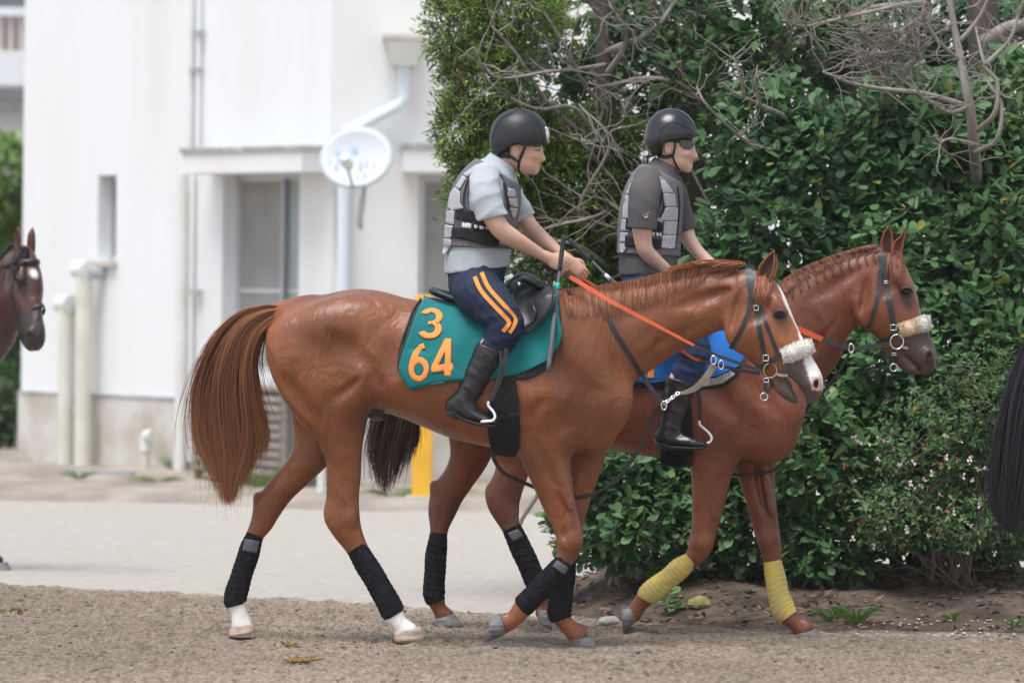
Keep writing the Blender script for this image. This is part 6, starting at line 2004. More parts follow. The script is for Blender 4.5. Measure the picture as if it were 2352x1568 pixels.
digit('numeral', [(0, 0), (1, 0), (1, 1), (0, 1)], [], (1488, 848, 1503, 868), bvCB, M_num, clothB)
bvSB = merge_bvh((PB, QB), (cvB, cfB))
sadB = saddle(MBp, 'black racing saddle on the blue saddlecloth', [(1390, 668, 9, .10, 0), (1415, 676, 11, .13, 0), (1455, 690, 13, .14, 0), (1505, 694, 13, .12, 0), (1555, 676, 14, .10, 0), (1585, 648, 15, .085, 0), (1605, 644, 14, .08, 0), (1640, 660, 11, .09, 0)],
    [(1567, 652), (1590, 636), (1620, 648), (1650, 655), (1662, 672), (1660, 695), (1642, 725), (1620, 750), (1600, 761), (1585, 740), (1573, 700)], None, bvSB,
    [[(1540, 880), (1580, 880), (1590, 950), (1592, 1010), (1587, 1070), (1560, 1074), (1518, 1066), (1515, 1000), (1525, 930)]],
    [([(1600, 880), (1606, 920), (1608, 968)], .018, -.36)],
    [(1606, 966, -.365), (1608, 976, -.367), (1624, 990, -.372), (1634, 1003, -.375), (1630, 1015, -.378), (1610, 1020, -.378), (1608, 1021, -.33), (1608, 1021, -.275)])
brB = bridle(MBp, bvhB, 'black leather bridle with orange-stained fleece noseband on the farther chestnut horse', dict(bit=(2060, 785), bit_r=15,
    straps=[('headpiece', [(2020, 562), (2022, 595), (2026, 615), (2031, 632)], .026), ('headpiece', [(2026, 566), (2031, 595), (2034, 620), (2036, 640)], .014), ('throat_lash', [(2022, 622), (2019, 660), (2010, 706), (2000, 738), (1991, 762)], .018), ('cheekpiece', [(2031, 630), (2038, 668), (2045, 705), (2053, 752), (2055, 768)], .026),
            ('browband', [(2032, 612), (2044, 602), (2057, 592)], .014), ('noseband', [(2066, 757), (2050, 768), (2034, 780), (2020, 782)], .018), ('curb_strap', [(2057, 800), (2054, 818), (2053, 834)], .018)],
    buckles=[(2035, 648, 9, 5), (2052, 752, 13, 12), (2053, 813, 10, 5)], mouthpiece=[(2068, 794), (2078, 798), (2086, 800)], ring=(2053, 844), ring_off=-.075,
    fleece=[([(2066, 759), (2085, 754), (2106, 748)], [13, 14, 14, 14], M_fleeceo), ([(2106, 748), (2122, 743), (2138, 739)], [14, 16, 16, 12], M_fleece)]))
BY = lambda x, o: MBp.Y(x, o)
OS('rein', strap([(1650, 665, BY(1650, -.14)), (1740, 712, BY(1740, -.17)), (1838, 757, BY(1838, -.16)), (1889, 779, BY(1889, -.14))], .024, None, step=9), M_orange, brB)
OS('rein', strap([(1888, 779, BY(1888, -.14)), (1950, 800, BY(1950, -.13)), (2000, 796, BY(2000, -.12)), (2044, 790, BY(2044, -.11))], .022, None, step=9), M_leather, brB)
mtB = thing('martingale', 'black martingale strap hanging from the rein of the farther horse', 'harness', BASE(MBp, 1954, 806))
O('fork_strap', tube_np(catmull(W(*np.array([(1954, 806, BY(1954, -.13)), (1930, 848, BY(1930, -.10)), (1899, 891, BY(1899, -.06)), (1866, 925, BY(1866, -.02)), (1846, 950, BY(1846, .0)), (1828, 1000, BY(1828, 0)), (1812, 1040, BY(1812, 0)), (1782, 1077, BY(1782, 0)), (1720, 1090, BY(1720, 0)), (1640, 1085, BY(1640, 0)), (1580, 1072, BY(1580, 0))]).T), 5), .007, 8), M_leather, mtB)
O('martingale_ring', ring_mesh(MBp(1955, 800, -.135), .019, .004, 14, sx=.6, sz=1.1), M_steel, mtB)

# ---- halter on the bay
def mapbay(px, py):      # photo position on the far horse head -> photo on the bay is not needed; straps ride with the copy
    return None
hb = thing('halter', 'black leather bridle on the dark bay horse at the left edge', 'bridle', (tgt[0], tgt[1], tgt[2]))
Rz = Matrix.Translation(bay.location) @ Matrix.Rotation(rz, 4, 'Z') @ Matrix.Translation(-Vector(rootB))
def ring_around(c_px, ax_px, half, lat, w, name):
    """strap going all round the head of the copied horse: ellipse in the head section"""
    c = MBp(*c_px, -.03)
    d = MBp(*ax_px, -.03) - c
    d /= np.linalg.norm(d)
    U = np.array([d[2], 0, -d[0]])
    n = 30
    P = np.array([c + U * (half / MBp.ppm) * math.cos(2 * math.pi * i / n) + np.array([0, lat * math.sin(2 * math.pi * i / n), 0]) for i in range(n + 1)])
    v, f = [], []
    for p in P:
        o_ = p - c
        o_ /= np.linalg.norm(o_)
        v += [p - d * w / 2, p + d * w / 2, p + d * w / 2 + o_ * .006, p - d * w / 2 + o_ * .006]
    for i in range(n):
        for j in range(4):
            k = (j + 1) % 4
            f.append((i * 4 + j, (i + 1) * 4 + j, (i + 1) * 4 + k, i * 4 + k))
    v = [tuple(Rz @ Vector(bend(q))) for q in v]
    return O(name, (v, f), M_leather, hb)
ring_around((2078, 766), (2100, 800), 55, .062, .026, 'noseband')
ring_around((2027, 622), (2032, 660), 60, .080, .024, 'browband')
for nm, pth, w in (('cheekpiece', [(2031, 630), (2045, 705), (2057, 770)], .022), ('cheekpiece', [(2057, 770), (2066, 800), (2072, 830)], .02)):
    v, f = strap(pth, w, bvhB, .007, .005, step=5)
    O(nm, ([tuple(Rz @ Vector(bend(q))) for q in v], f), M_leather, hb)
v, f = ring_mesh(MBp(2066, 795, -.085), .022, .005, 16)
O('bit_ring', ([tuple(Rz @ Vector(bend(q))) for q in v], f), M_steel, hb)
# white star on the forehead of the bay
me = bp['body'].data
n = len(me.vertices)
co = np.zeros(n * 3, np.float32)
me.vertices.foreach_get('co', co)
src_co = np.zeros(n * 3, np.float32)
bodyB.data.vertices.foreach_get('co', src_co)
co = src_co
q = w2px(co.reshape(-1, 3))
arr = np.zeros(n * 4, np.float32)
me.color_attributes['mk'].data.foreach_get('color', arr)
arr = arr.reshape(-1, 4)
yy = co.reshape(-1, 3)[:, 1] - MBp.Y(2085, -.03)
arr[:, 0] = np.clip(1.6 - np.hypot((q[:, 1] - 648) / 11, yy / .02), 0, 1) * (q[:, 0] > 2078)
me.color_attributes['mk'].data.foreach_set('color', arr.ravel())

# ---- whips
def whip(label, pts, mp, collar=None):
    t = thing('riding_whip', label, 'whip', tuple(mp(*pts[0])))
    P = np.array([mp(*p) for p in pts])
    s = np.linspace(0, 1, len(P))
    a = catmull(P, 4)
    n = len(a)
    O('handle', tube_np(a[:n // 3 + 1], [.0105] * (n // 3 + 1), 8), M_pad, t)
    O('shaft', tube_np(a[n // 3:2 * n // 3 + 1], .0065, 8), M_velcro, t)
    O('flap', tube_np(a[2 * n // 3:], .011, 8), M_velcro, t)
    if collar: O('collar', tube_np([mp(*collar[0]), mp(*collar[1])], [.012, .008], 10), M_tealc, t)
    return t
M_tealc = mat('green_plastic', (0.02, 0.36, 0.30), 0.4)
whip('grey riding whip held by the rider in the pale blue shirt against the teal cloth', [(1296, 539, -.13), (1291, 574, -.14), (1285, 622, -.17), (1281, 655, -.20), (1274, 720, -.26), (1268, 780, -.31), (1259, 853, -.345)], MA, ((1281, 650, -.198), (1279, 667, -.212)))
wb = whip('dark riding whip slanting up behind the reins, held by the farther rider', [(1307, 550, -.05), (1334, 576, -.06), (1366, 606, -.07), (1386, 626, -.08), (1402, 641, -.085), (1450, 690, -.10)], MR)
O('tip', tube_np([MR(1390, 630, -.09), MR(1402, 642, -.093)], .0085, 8), M_whitep, wb)
# ================================================================== SAND TRACK (prints included) AND BANK
def track_tint(v):
    x, y = v[:, 0], v[:, 1]
    e = edge_y(x) - y
    pale = np.exp(-((e - 0.22) / 0.10) ** 2) * np.clip((x - 0.2) / 0.8, 0, 1)
    t = 0.92 + 0.25 * (vnoise2(x * 1.1, y * 0.7, 41) - 0.5) + 0.5 * pale
    c = vnoise2(x * 26, y * 15, 43)
    t = t * np.where(c > 0.80, 0.66, 1.0)
    fade = np.exp(-(np.maximum(e, 0) / 0.55) ** 2) * np.clip((0.6 - x) / 0.8, 0, 1)
    t = t * (1 + 0.42 * fade * (0.55 + 0.9 * vnoise2(x * 7, y * 2.5, 44)))
    near = np.clip((24.6 - y) / 1.2, 0, 1) * 0.16
    t = t + near
    return np.stack([t, t * 0.99, t * 0.975], 1)
def track_h(x, y):
    e = np.clip((edge_y(x) + 0.1 - y) / 0.30, 0, 1)
    r = np.clip((x + 0.3) / 0.6, 0, 1)
    return -0.045 * (1 - r) + 0.045 * e * (1 - r) + sand_h(x, y) * (0.3 + 0.7 * e)
gridsheet('sand_track', np.arange(-3.6, 3.6, 0.022), np.r_[np.arange(20.5, 32.3, 0.030)], track_h, M_sand, keep=lambda c: c[:, 1] < edge_y(c[:, 0]) + 0.12, tint=track_tint)
sheet('sand_track_beyond', [(-60, 8), (60, 8), (60, 20.6), (-60, 20.6)], -0.012, M_sand2 := mat('far_track_sand', (0.27, 0.22, 0.17), 0.95, spec=0.12, col2=(0.36, 0.30, 0.25), scale=7, bump=0.9, bscale=60, detail=9))
for sgn, nm in ((-1, 'left'), (1, 'right')):
    xs = sorted([sgn * 3.58, sgn * 6, sgn * 12, sgn * 30])
    pts = [(x, 20.6) for x in xs] + [(x, float(edge_y(x))) for x in xs[::-1]]
    sheet('sand_track_' + nm, pts, -0.012, M_sand2)
# soil bank under the hedge
def bank_h(x, y):
    e = np.clip((y - edge_y(x)) / 1.5, 0, 1)
    f = np.clip((x + 0.05) / 0.7, 0, 1)
    f2 = np.clip((31.2 - y) / 0.9, 0, 1)
    f, f2 = f * f * (3 - 2 * f), f2 * f2 * (3 - 2 * f2)
    return -0.07 + 0.07 * np.clip((y - edge_y(x)) / 0.2, -1, 0) + f * f2 * (0.06 + 0.17 * e * e * (3 - 2 * e)) + (0.05 * (vnoise2(x * 3, y * 2, 51) - 0.5) + 0.03 * (vnoise2(x * 9, y * 7, 52) - 0.5)) * f * f2
gridsheet('soil_bank', np.arange(-0.1, 6.5, 0.035), np.arange(26.4, 31.3, 0.045), bank_h, M_soil, keep=lambda c: c[:, 1] > edge_y(c[:, 0]) - 0.40)

# ================================================================== HEDGE AND TREES
M_leafT = leafmat('glossy_leaf', (0.04, 0.1, 0.03), None, 0.48)
M_leafA = leafmat('small_leaf', (0.04, 0.1, 0.03), None, 0.5)
M_con = leafmat('scale_foliage', (0.06, 0.14, 0.03), None, 0.6)
M_bark = mat('grey_bark', (0.20, 0.175, 0.15), 0.9, col2=(0.32, 0.29, 0.26), scale=14, bump=0.6, bscale=40, stretch=(1, 1, 0.3))
M_barkd = mat('dark_bark', (0.05, 0.042, 0.036), 0.9, col2=(0.09, 0.075, 0.06), scale=10, bump=0.7, bscale=30, stretch=(1, 1, 0.3))
M_twig = mat('pale_dead_twig', (0.29, 0.26, 0.23), 0.9, col2=(0.19, 0.165, 0.14), scale=12)
LEAF = np.array([(0, 0, 0), (.35, -.17, .02), (.35, .17, .02), (.72, -.25, .03), (.72, .25, .03), (.93, -.13, .0), (.93, .13, .0), (1, 0, -.02), (.4, 0, -.03), (.75, 0, -.03)])
LEAF_F = np.array([(0, 1, 8), (0, 8, 2), (1, 3, 9), (1, 9, 8), (8, 9, 4), (8, 4, 2), (3, 5, 9), (5, 7, 9), (9, 7, 6), (9, 6, 4)])
LEAFS = np.array([(0, 0, 0), (.5, -.22, .02), (.5, .22, .02), (1, 0, -.03), (.5, 0, -.03)])
LEAFS_F = np.array([(0, 1, 4), (0, 4, 2), (1, 3, 4), (4, 3, 2)])
def frames(d, g, n):
    """leaf axis d (n,3) with a random roll, face tending upward"""
    d = d / np.linalg.norm(d, axis=1)[:, None]
    up = np.tile([0, -0.25, 1.0], (n, 1)) + g.normal(0, .38, (n, 3))
    s = np.cross(up, d)
    s /= np.linalg.norm(s, axis=1)[:, None] + 1e-9
    w = np.cross(d, s)
    return d, s, w
def leaves_mesh(base, d, s, w, L, tint, T=LEAF, TF=LEAF_F):
    n = len(base)
    v = base[:, None] + L[:, None, None] * (T[None, :, :1] * d[:, None] + T[None, :, 1:2] * s[:, None] + T[None, :, 2:] * w[:, None])
    f = (TF[None] + (np.arange(n) * len(T))[:, None, None]).reshape(-1, 3)
    return v.reshape(-1, 3), f, np.repeat(tint, len(T), axis=0)
def shell_pts(blobs, n, g, lo=.62, front=0.35):
    """points near the surface of a set of blobs (cx,cy photo, Y, rx px, ry px, rY m)"""
    B = np.array(blobs, float)
    vol = B[:, 3] * B[:, 4]
    k = g.choice(len(B), n, p=vol / vol.sum())
    u = g.normal(0, 1, (n, 3))
    u /= np.linalg.norm(u, axis=1)[:, None]
    u[:, 1] -= front * g.uniform(0, 1, n)
    u /= np.linalg.norm(u, axis=1)[:, None]
    r = lo + (1.04 - lo) * g.uniform(0, 1, n) ** .7
    c = W(B[k, 0], B[k, 1], B[k, 2])
    pm = FPX / B[k, 2]
    rad = np.stack([B[k, 3] / pm, B[k, 5], B[k, 4] / pm], 1)
    P = c + u * rad * r[:, None]
    # thin out what lies deep inside another blob
    ins = np.zeros(n)
    for b in B:
        cc = W(b[0], b[1], b[2])
        q = (P - cc) / np.array([b[3] / (FPX / b[2]), b[5], b[4] / (FPX / b[2])])
        ins = np.maximum(ins, (np.linalg.norm(q, axis=1) < .55).astype(float))
    keep = (ins < .5) | (g.uniform(0, 1, n) < .35)
    return P[keep], u[keep], r[keep]

def stem_path(p, q, g, n=7, wob=.06):
    t = np.linspace(0, 1, n)[:, None]
    a = p + (q - p) * t
    a[1:-1] += g.normal(0, wob * np.linalg.norm(q - p), (n - 2, 3)) * np.array([1, .7, .6])
    return catmull(a, 3)
def bush(name, label, cat, base_px, blobs, nros, L, g, cols, stems, mleaf=None, per=(5, 9), T=LEAF, TF=LEAF_F, nind=0, tuft=True, group=None, stem_m=None, lo=.62, stem_r=.016, droop=0.0, wob=.06):
    base = G(*base_px) if len(base_px) == 2 else np.array(base_px, float)
    root = thing(name, label, cat, tuple(base), group)
    P, u, r = shell_pts(blobs, nros, g, lo)
    zok = P[:, 2] > bank_h(P[:, 0], P[:, 1]) + .03
    P, u, r = P[zok], u[zok], r[zok]
    k = g.integers(per[0], per[1], len(P))
    idx = np.repeat(np.arange(len(P)), k)
    n = len(idx)
    ax = u[idx] * .7 + np.array([0, -.25, .55])
    ax += g.normal(0, .12, (n, 3))
    ax /= np.linalg.norm(ax, axis=1)[:, None]
    rnd = g.normal(0, 1, (n, 3))
    rad = rnd - ax * (rnd * ax).sum(1)[:, None]
    rad /= np.linalg.norm(rad, axis=1)[:, None]
    d = rad * 1.0 + ax * g.uniform(.1, .9, n)[:, None] + np.array([0, 0, -droop])
    ln = L * g.uniform(.42, 1.25, n)
    base_p = P[idx] + g.normal(0, L * .18, (n, 3))
    d, s, w = frames(d, g, n)
    z = np.clip(g.normal(.45, .22, len(P)), 0, 1)[idx] + g.normal(0, .12, n)
    z = np.clip(z, 0, 1)[:, None]
    tint = np.array(cols[0]) * (1 - z) + np.array(cols[1]) * z
    yg = g.uniform(0, 1, n) < .025
    tint[yg] = np.array(cols[2])
    tint *= g.uniform(.8, 1.2, (n, 1))
    front = np.argsort(base_p[:, 1])[:nind * 5] if nind else np.array([], int)
    pick = g.choice(front, min(nind, len(front)), replace=False) if nind else np.array([], int)
    mask = np.ones(n, bool)
    mask[pick] = False
    v, f, c = leaves_mesh(base_p[mask], d[mask], s[mask], w[mask], ln[mask], tint[mask], T, TF)
    fo = obj('foliage', mesh_np('foliage', v, f, True, {'tint': c}), mleaf or M_leafT, root, kind='stuff')
    if nind:
        lms = []
        for q in range(6):
            zz = q / 5
            cc = np.array(cols[0]) * (1 - zz) + np.array(cols[1]) * zz
            lme = mesh_np('leaf', T, TF, True, {'tint': np.tile(cc, (len(T), 1))})
            lme.materials.append(mleaf or M_leafT)
            lms.append(lme)
        for i in pick:
            o = bpy.data.objects.new('leaf', lms[int(round(float(z[i, 0]) * 5))])
            COL.objects.link(o)
            o.parent = root
            o.matrix_parent_inverse = Matrix.Translation(-root.location)
            m = np.eye(4)
            m[:3, 0], m[:3, 1], m[:3, 2], m[:3, 3] = d[i] * ln[i], s[i] * ln[i], w[i] * ln[i], base_p[i]
            o.matrix_basis = Matrix(m.tolist())
    # stems: a few from the ground, then twigs to the leaf tufts
    B = np.array(blobs, float)
    mb = MB()
    nodes = []
    for i in range(stems):
        b = B[g.integers(len(B))]
        p0 = base + np.array([g.normal(0, .12 if wob > .03 else .07), g.normal(0, .08), -.03])
        p0[2] = bank_h(p0[0], p0[1]) - .03 if p0[0] > 0 else p0[2]
        q0 = W(b[0], b[1], b[2]) + np.array([g.normal(0, .5) * b[3] / 450, g.normal(0, .3) * b[5], g.normal(0, .4) * b[4] / 450])
        sp = stem_path(p0, q0, g, 7, wob)
        mb.tube(sp, np.linspace(stem_r, stem_r * .35, len(sp)), 6)
        nodes.append(sp[len(sp) // 3:])
    so = mb.build('stem', stem_m or M_bark, root, smooth=True) if stems else None
    if stems:
        nd = np.vstack(nodes)
        tw = MB()
        for i in g.choice(len(P), min(len(P), 420), replace=False):
            j = np.argmin(((nd - P[i]) ** 2).sum(1) + g.uniform(0, .05, len(nd)))
            sp = stem_path(nd[j], P[i], g, 4, .08)
            tw.tube(sp, np.linspace(.005, .002, len(sp)), 4, False)
        tw.build('twig', stem_m or M_bark, root, smooth=True, kind='stuff')
    return root

g = np.random.default_rng(77)
GT = ((0.040, 0.100, 0.042), (0.150, 0.285, 0.100), (0.34, 0.30, 0.07))
def onb(px, Y):
    p = W(px, 1380, Y)
    return (p[0], p[1], float(bank_h(p[0], p[1])))
HG = 'evergreen shrubs of the hedge'
bush('evergreen_shrub', 'low dense round-leaved shrub behind the legs of the farther horse', 'shrub', onb(1420, 28.9), [(1400, 1110, 28.8, 130, 130, .35), (1480, 1200, 28.7, 150, 110, .35), (1350, 1190, 28.9, 80, 110, .3), (1580, 1120, 28.9, 130, 130, .35)], 1000, .075, g, GT, 7, group=HG, nind=250)
bush('evergreen_shrub', 'round-leaved shrub filling the hedge between the farther horse and its rider', 'shrub', onb(1750, 29.1), [(1700, 980, 29.0, 190, 190, .4), (1850, 1080, 28.7, 190, 200, .4), (1760, 800, 29.1, 170, 170, .4), (1900, 1250, 28.6, 130, 110, .3), (1720, 1200, 28.8, 140, 130, .3)], 1900, .078, g, GT, 9, group=HG, nind=250)
bush('evergreen_shrub', 'tall round-leaved shrub right of the farther horse head', 'shrub', onb(2150, 29.2), [(2180, 780, 29.0, 200, 190, .4), (2290, 620, 29.2, 150, 190, .4), (2080, 620, 29.2, 180, 170, .4), (2300, 860, 29.0, 130, 160, .4), (2030, 850, 28.9, 130, 150, .35)], 2000, .082, g, GT, 9, group=HG, nind=250)
bush('evergreen_shrub', 'upper dark leafy mass of the hedge behind the sunglasses rider', 'shrub', onb(1800, 29.6), [(1780, 560, 29.4, 190, 170, .45), (1900, 400, 29.5, 190, 170, .45), (1760, 330, 29.6, 150, 150, .4), (2050, 430, 29.5, 180, 160, .4), (1680, 700, 29.3, 110, 130, .35)], 1900, .082, g, ((0.030, 0.080, 0.036), (0.120, 0.235, 0.090), (0.24, 0.30, 0.06)), 8, group=HG, nind=150)
bush('evergreen_shrub', 'leafy shrub in the upper right corner round the bare grey stem', 'shrub', onb(2300, 29.7), [(2250, 420, 29.6, 160, 150, .4), (2330, 260, 29.8, 110, 140, .4), (2120, 260, 29.7, 150, 100, .4), (2160, 330, 29.5, 120, 110, .35), (2360, 480, 29.5, 100, 160, .4)], 1250, .085, g, GT, 6, group=HG, nind=150)
bush('evergreen_shrub', 'thin leafy branches at the top of the hedge above the riders', 'shrub', onb(1650, 30.0), [(1640, 180, 30.0, 150, 110, .4), (1800, 120, 30.1, 150, 120, .4), (1560, 60, 30.2, 140, 90, .4), (1700, 40, 30.3, 160, 80, .4), (1930, 110, 30.2, 90, 110, .4)], 620, .075, g, ((0.02, 0.06, 0.02), (0.08, 0.16, 0.045), (0.25, 0.22, 0.05)), 5, group=HG)
bush('evergreen_shrub', 'dark shrub mass filling the hedge behind the flowering bush', 'shrub', onb(2180, 29.6), [(2050, 1060, 29.5, 150, 170, .35), (2200, 1040, 29.5, 160, 180, .35), (2320, 1050, 29.6, 120, 190, .35), (2120, 1200, 29.4, 150, 90, .3), (2280, 1210, 29.5, 120, 80, .3)], 1300, .078, g, ((0.030, 0.080, 0.036), (0.120, 0.235, 0.090), (0.24, 0.30, 0.06)), 6, group=HG)
bush('evergreen_shrub', 'dark leafy mass between the two riders behind the bare branches', 'shrub', onb(1450, 31.0), [(1450, 560, 31.0, 180, 150, .4), (1330, 420, 31.0, 130, 130, .4), (1520, 360, 31.0, 120, 130, .4), (1250, 250, 31.0, 130, 120, .4), (1420, 200, 31.0, 150, 130, .4), (1580, 190, 31.0, 110, 120, .4), (1300, 80, 31.0, 170, 100, .4), (1500, 60, 31.0, 160, 90, .4), (1250, 600, 31.0, 120, 110, .35), (1660, 560, 31.0, 110, 180, .4), (1380, 760, 31.0, 160, 120, .35)], 1500, .075, g, ((0.030, 0.075, 0.036), (0.12, 0.22, 0.07), (0.28, 0.34, 0.06)), 9, group=HG)  # leaf colours darker than the front shrubs
bush('evergreen_shrub', 'farther leafy crown against the sky at the top right corner', 'shrub', onb(2150, 31.2), [(2020, 120, 31.2, 150, 130, .4), (2180, 90, 31.2, 150, 120, .4), (2320, 120, 31.2, 110, 150, .4), (2100, 230, 31.2, 170, 110, .4), (1900, 60, 31.2, 120, 110, .4)], 620, .08, g, ((0.030, 0.080, 0.036), (0.120, 0.235, 0.090), (0.24, 0.30, 0.06)), 5, group=HG)
M_stemb = mat('brown_thin_stem', (0.15, 0.12, 0.09), .9, col2=(0.22, 0.18, 0.14), scale=12)
GA = ((0.045, 0.100, 0.040), (0.17, 0.29, 0.10), (0.26, 0.20, 0.08))
ab = bush('abelia_bush', 'loose small-leaved flowering bush at the foot of the hedge on the right', 'shrub', onb(2200, 28.6), [(2120, 1040, 28.5, 130, 150, .4), (2250, 960, 28.6, 120, 190, .4), (2060, 1190, 28.3, 110, 80, .3), (2220, 1200, 28.3, 120, 80, .3), (2340, 1080, 28.5, 80, 200, .35), (1970, 1130, 28.5, 70, 90, .25), (2180, 880, 28.7, 70, 90, .25)], 4800, .037, g, GA, 15, M_leafA, (3, 7), LEAFS, LEAFS_F, stem_m=M_stemb, lo=.35, stem_r=.0065, wob=.022)
# small pale flowers and rusty sepals
fl, sp_ = [], []
for i in range(60):
    x, y = g.uniform(1930, 2340), g.uniform(1000, 1270)
    p = W(x, y, g.uniform(27.85, 28.2))
    (fl if i % 5 else sp_).append(p)
M_petal = mat('pale_pink_petal', (0.72, 0.60, 0.60), 0.6)
M_sepal = mat('rusty_sepal', (0.36, 0.13, 0.06), 0.7)
for pts, m_, nm in ((fl, M_petal, 'blossom'), (sp_, M_sepal, 'sepal_cluster')):
    b = MB()
    for p in pts:
        for k in range(5):
            d = g.normal(0, 1, 3)
            d /= np.linalg.norm(d)
            s = np.cross(d, [0, 1, .2])
            b.add([p, p + d * .012 + s * .006, p + d * .020, p + d * .012 - s * .006], [(0, 1, 2, 3)])
    b.build(nm, m_, ab, kind='stuff')

# conifer at the left end: bright tips, dark inside, bare grey limbs
def conifer():
    base = np.array([*W(1400, 1380, 30.2)[:2], 0.0])
    root = thing('conifer_tree', 'conifer with bright green tips and bare grey branches left of the hedge', 'tree', tuple(base))
    blobs = [(1060, 60, 30.0, 75, 110, .35), (1110, 190, 30.0, 90, 110, .4), (1060, 300, 29.9, 50, 80, .3), (1180, 40, 30.1, 120, 80, .4), (1120, 380, 29.9, 75, 60, .3), (1075, 440, 29.9, 42, 60, .25), (1230, 330, 30.2, 80, 80, .4), (1300, 430, 30.3, 110, 90, .4), (1290, 560, 30.3, 110, 90, .35), (1380, 330, 30.4, 90, 70, .3), (1100, 520, 30.0, 60, 60, .25), (1230, 470, 30.3, 70, 90, .3), (1400, 560, 30.4, 110, 90, .35), (1430, 680, 30.4, 120, 90, .35), (1500, 480, 30.4, 60, 90, .35)]
    P, u, r = shell_pts(blobs, 9000, g, .35)
    # sprays: little plumes of short flat twigs
    n = len(P)
    k = 11
    idx = np.repeat(np.arange(n), k)
    ax = u * .8 + np.array([0, -.2, .35]) + g.normal(0, .35, (n, 3))
    ax /= np.linalg.norm(ax, axis=1)[:, None]
    A = ax[idx]
    t = g.uniform(0, 1, n * k)[:, None]
    rnd = g.normal(0, 1, (n * k, 3))
    d = A * .8 + rnd * .38
    bp_ = P[idx] + A * t * .07 + g.normal(0, .012, (n * k, 3))
    d, s, w = frames(d, g, n * k)
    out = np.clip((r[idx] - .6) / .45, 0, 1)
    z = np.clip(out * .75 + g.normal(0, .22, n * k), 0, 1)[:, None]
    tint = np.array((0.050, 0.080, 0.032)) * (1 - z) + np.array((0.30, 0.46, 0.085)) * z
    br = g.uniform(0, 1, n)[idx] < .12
    tint[br] = np.array((0.13, 0.085, 0.045))
    tint *= g.uniform(.75, 1.25, (n * k, 1))
    L = .045 * g.uniform(.5, 1.2, n * k)
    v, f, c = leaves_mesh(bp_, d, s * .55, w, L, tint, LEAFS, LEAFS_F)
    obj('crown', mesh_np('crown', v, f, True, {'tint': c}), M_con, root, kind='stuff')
    tr = MB()
    def limb(pts, r0, r1, m=tr): 
        p = catmull(np.array([W(*q) for q in pts]), 5)
        m.tube(p, np.linspace(r0, r1, len(p)), 8)
        return p
    t0 = limb([(1405, 1330, 30.3), (1400, 1000, 30.3), (1398, 700, 30.3), (1402, 450, 30.3), (1398, 300, 30.3), (1388, 180, 30.3), (1385, 60, 30.3), (1370, -60, 30.3)], .075, .035)
    tr.build('trunk', M_barkd, root, smooth=True)
    lm = MB()
    paths = []
    for pts, r0 in (([(1396, 320, 30.25), (1330, 300, 30.1), (1250, 225, 29.9), (1190, 130, 29.7), (1130, 60, 29.6)], .022), ([(1398, 260, 30.2), (1340, 190, 30), (1300, 110, 29.8), (1250, 30, 29.7)], .020), ([(1390, 180, 30.2), (1440, 90, 30.0), (1400, 10, 29.9)], .028), ([(1398, 360, 30.2), (1320, 250, 29.9), (1230, 250, 29.7), (1130, 195, 29.6), (1090, 110, 29.5)], .018), ([(1390, 150, 30.2), (1320, 160, 29.9), (1260, 165, 29.7), (1150, 180, 29.6), (1110, 150, 29.6)], .018), ([(1400, 200, 30.2), (1480, 180, 29.9), (1560, 190, 29.8), (1610, 230, 29.7)], .022), ([(1402, 560, 30.2), (1330, 480, 29.8), (1400, 330, 29.6), (1330, 240, 29.6)], .016), ([(1402, 480, 30.2), (1360, 500, 29.7), (1290, 515, 29.6), (1240, 530, 29.6)], .015), ([(1402, 560, 30.2), (1460, 500, 29.7), (1540, 480, 29.6)], .015), ([(1410, 420, 30.1), (1350, 340, 29.7), (1310, 310, 29.7)], .012), ([(1395, 120, 30.2), (1500, 70, 29.9), (1560, -10, 29.8)], .03), ([(1404, 620, 30.2), (1340, 570, 29.7), (1270, 555, 29.6), (1200, 590, 29.7)], .014), ([(1420, 700, 30.2), (1500, 600, 29.8), (1440, 560, 29.6)], .012)):
        paths.append((limb(pts, r0 * .75, r0 * .25, lm), r0))
    lm.build('limb', M_bark, root, smooth=True)
    tw = MB()
    for p, r0 in paths:
        for i in range(10):
            a = p[g.integers(len(p) // 4, len(p))]
            d = g.normal(0, 1, 3) * np.array([1, .35, .7]) + np.array([-.35, -.2, .35])
            d /= np.linalg.norm(d)
            ln = g.uniform(.12, .42)
            q = stem_path(a, a + d * ln, g, 5, .045)
            tw.tube(q, np.linspace(.0042, .0013, len(q)), 4, False)
            for j in range(3):
                a2 = q[g.integers(3, len(q))]
                d2 = d + g.normal(0, .6, 3)
                q2 = stem_path(a2, a2 + d2 * ln * .35, g, 4, .05)
                tw.tube(q2, np.linspace(.0022, .0009, len(q2)), 3, False)
    tw.build('twig', M_twig, root, smooth=True, kind='stuff')
conifer()

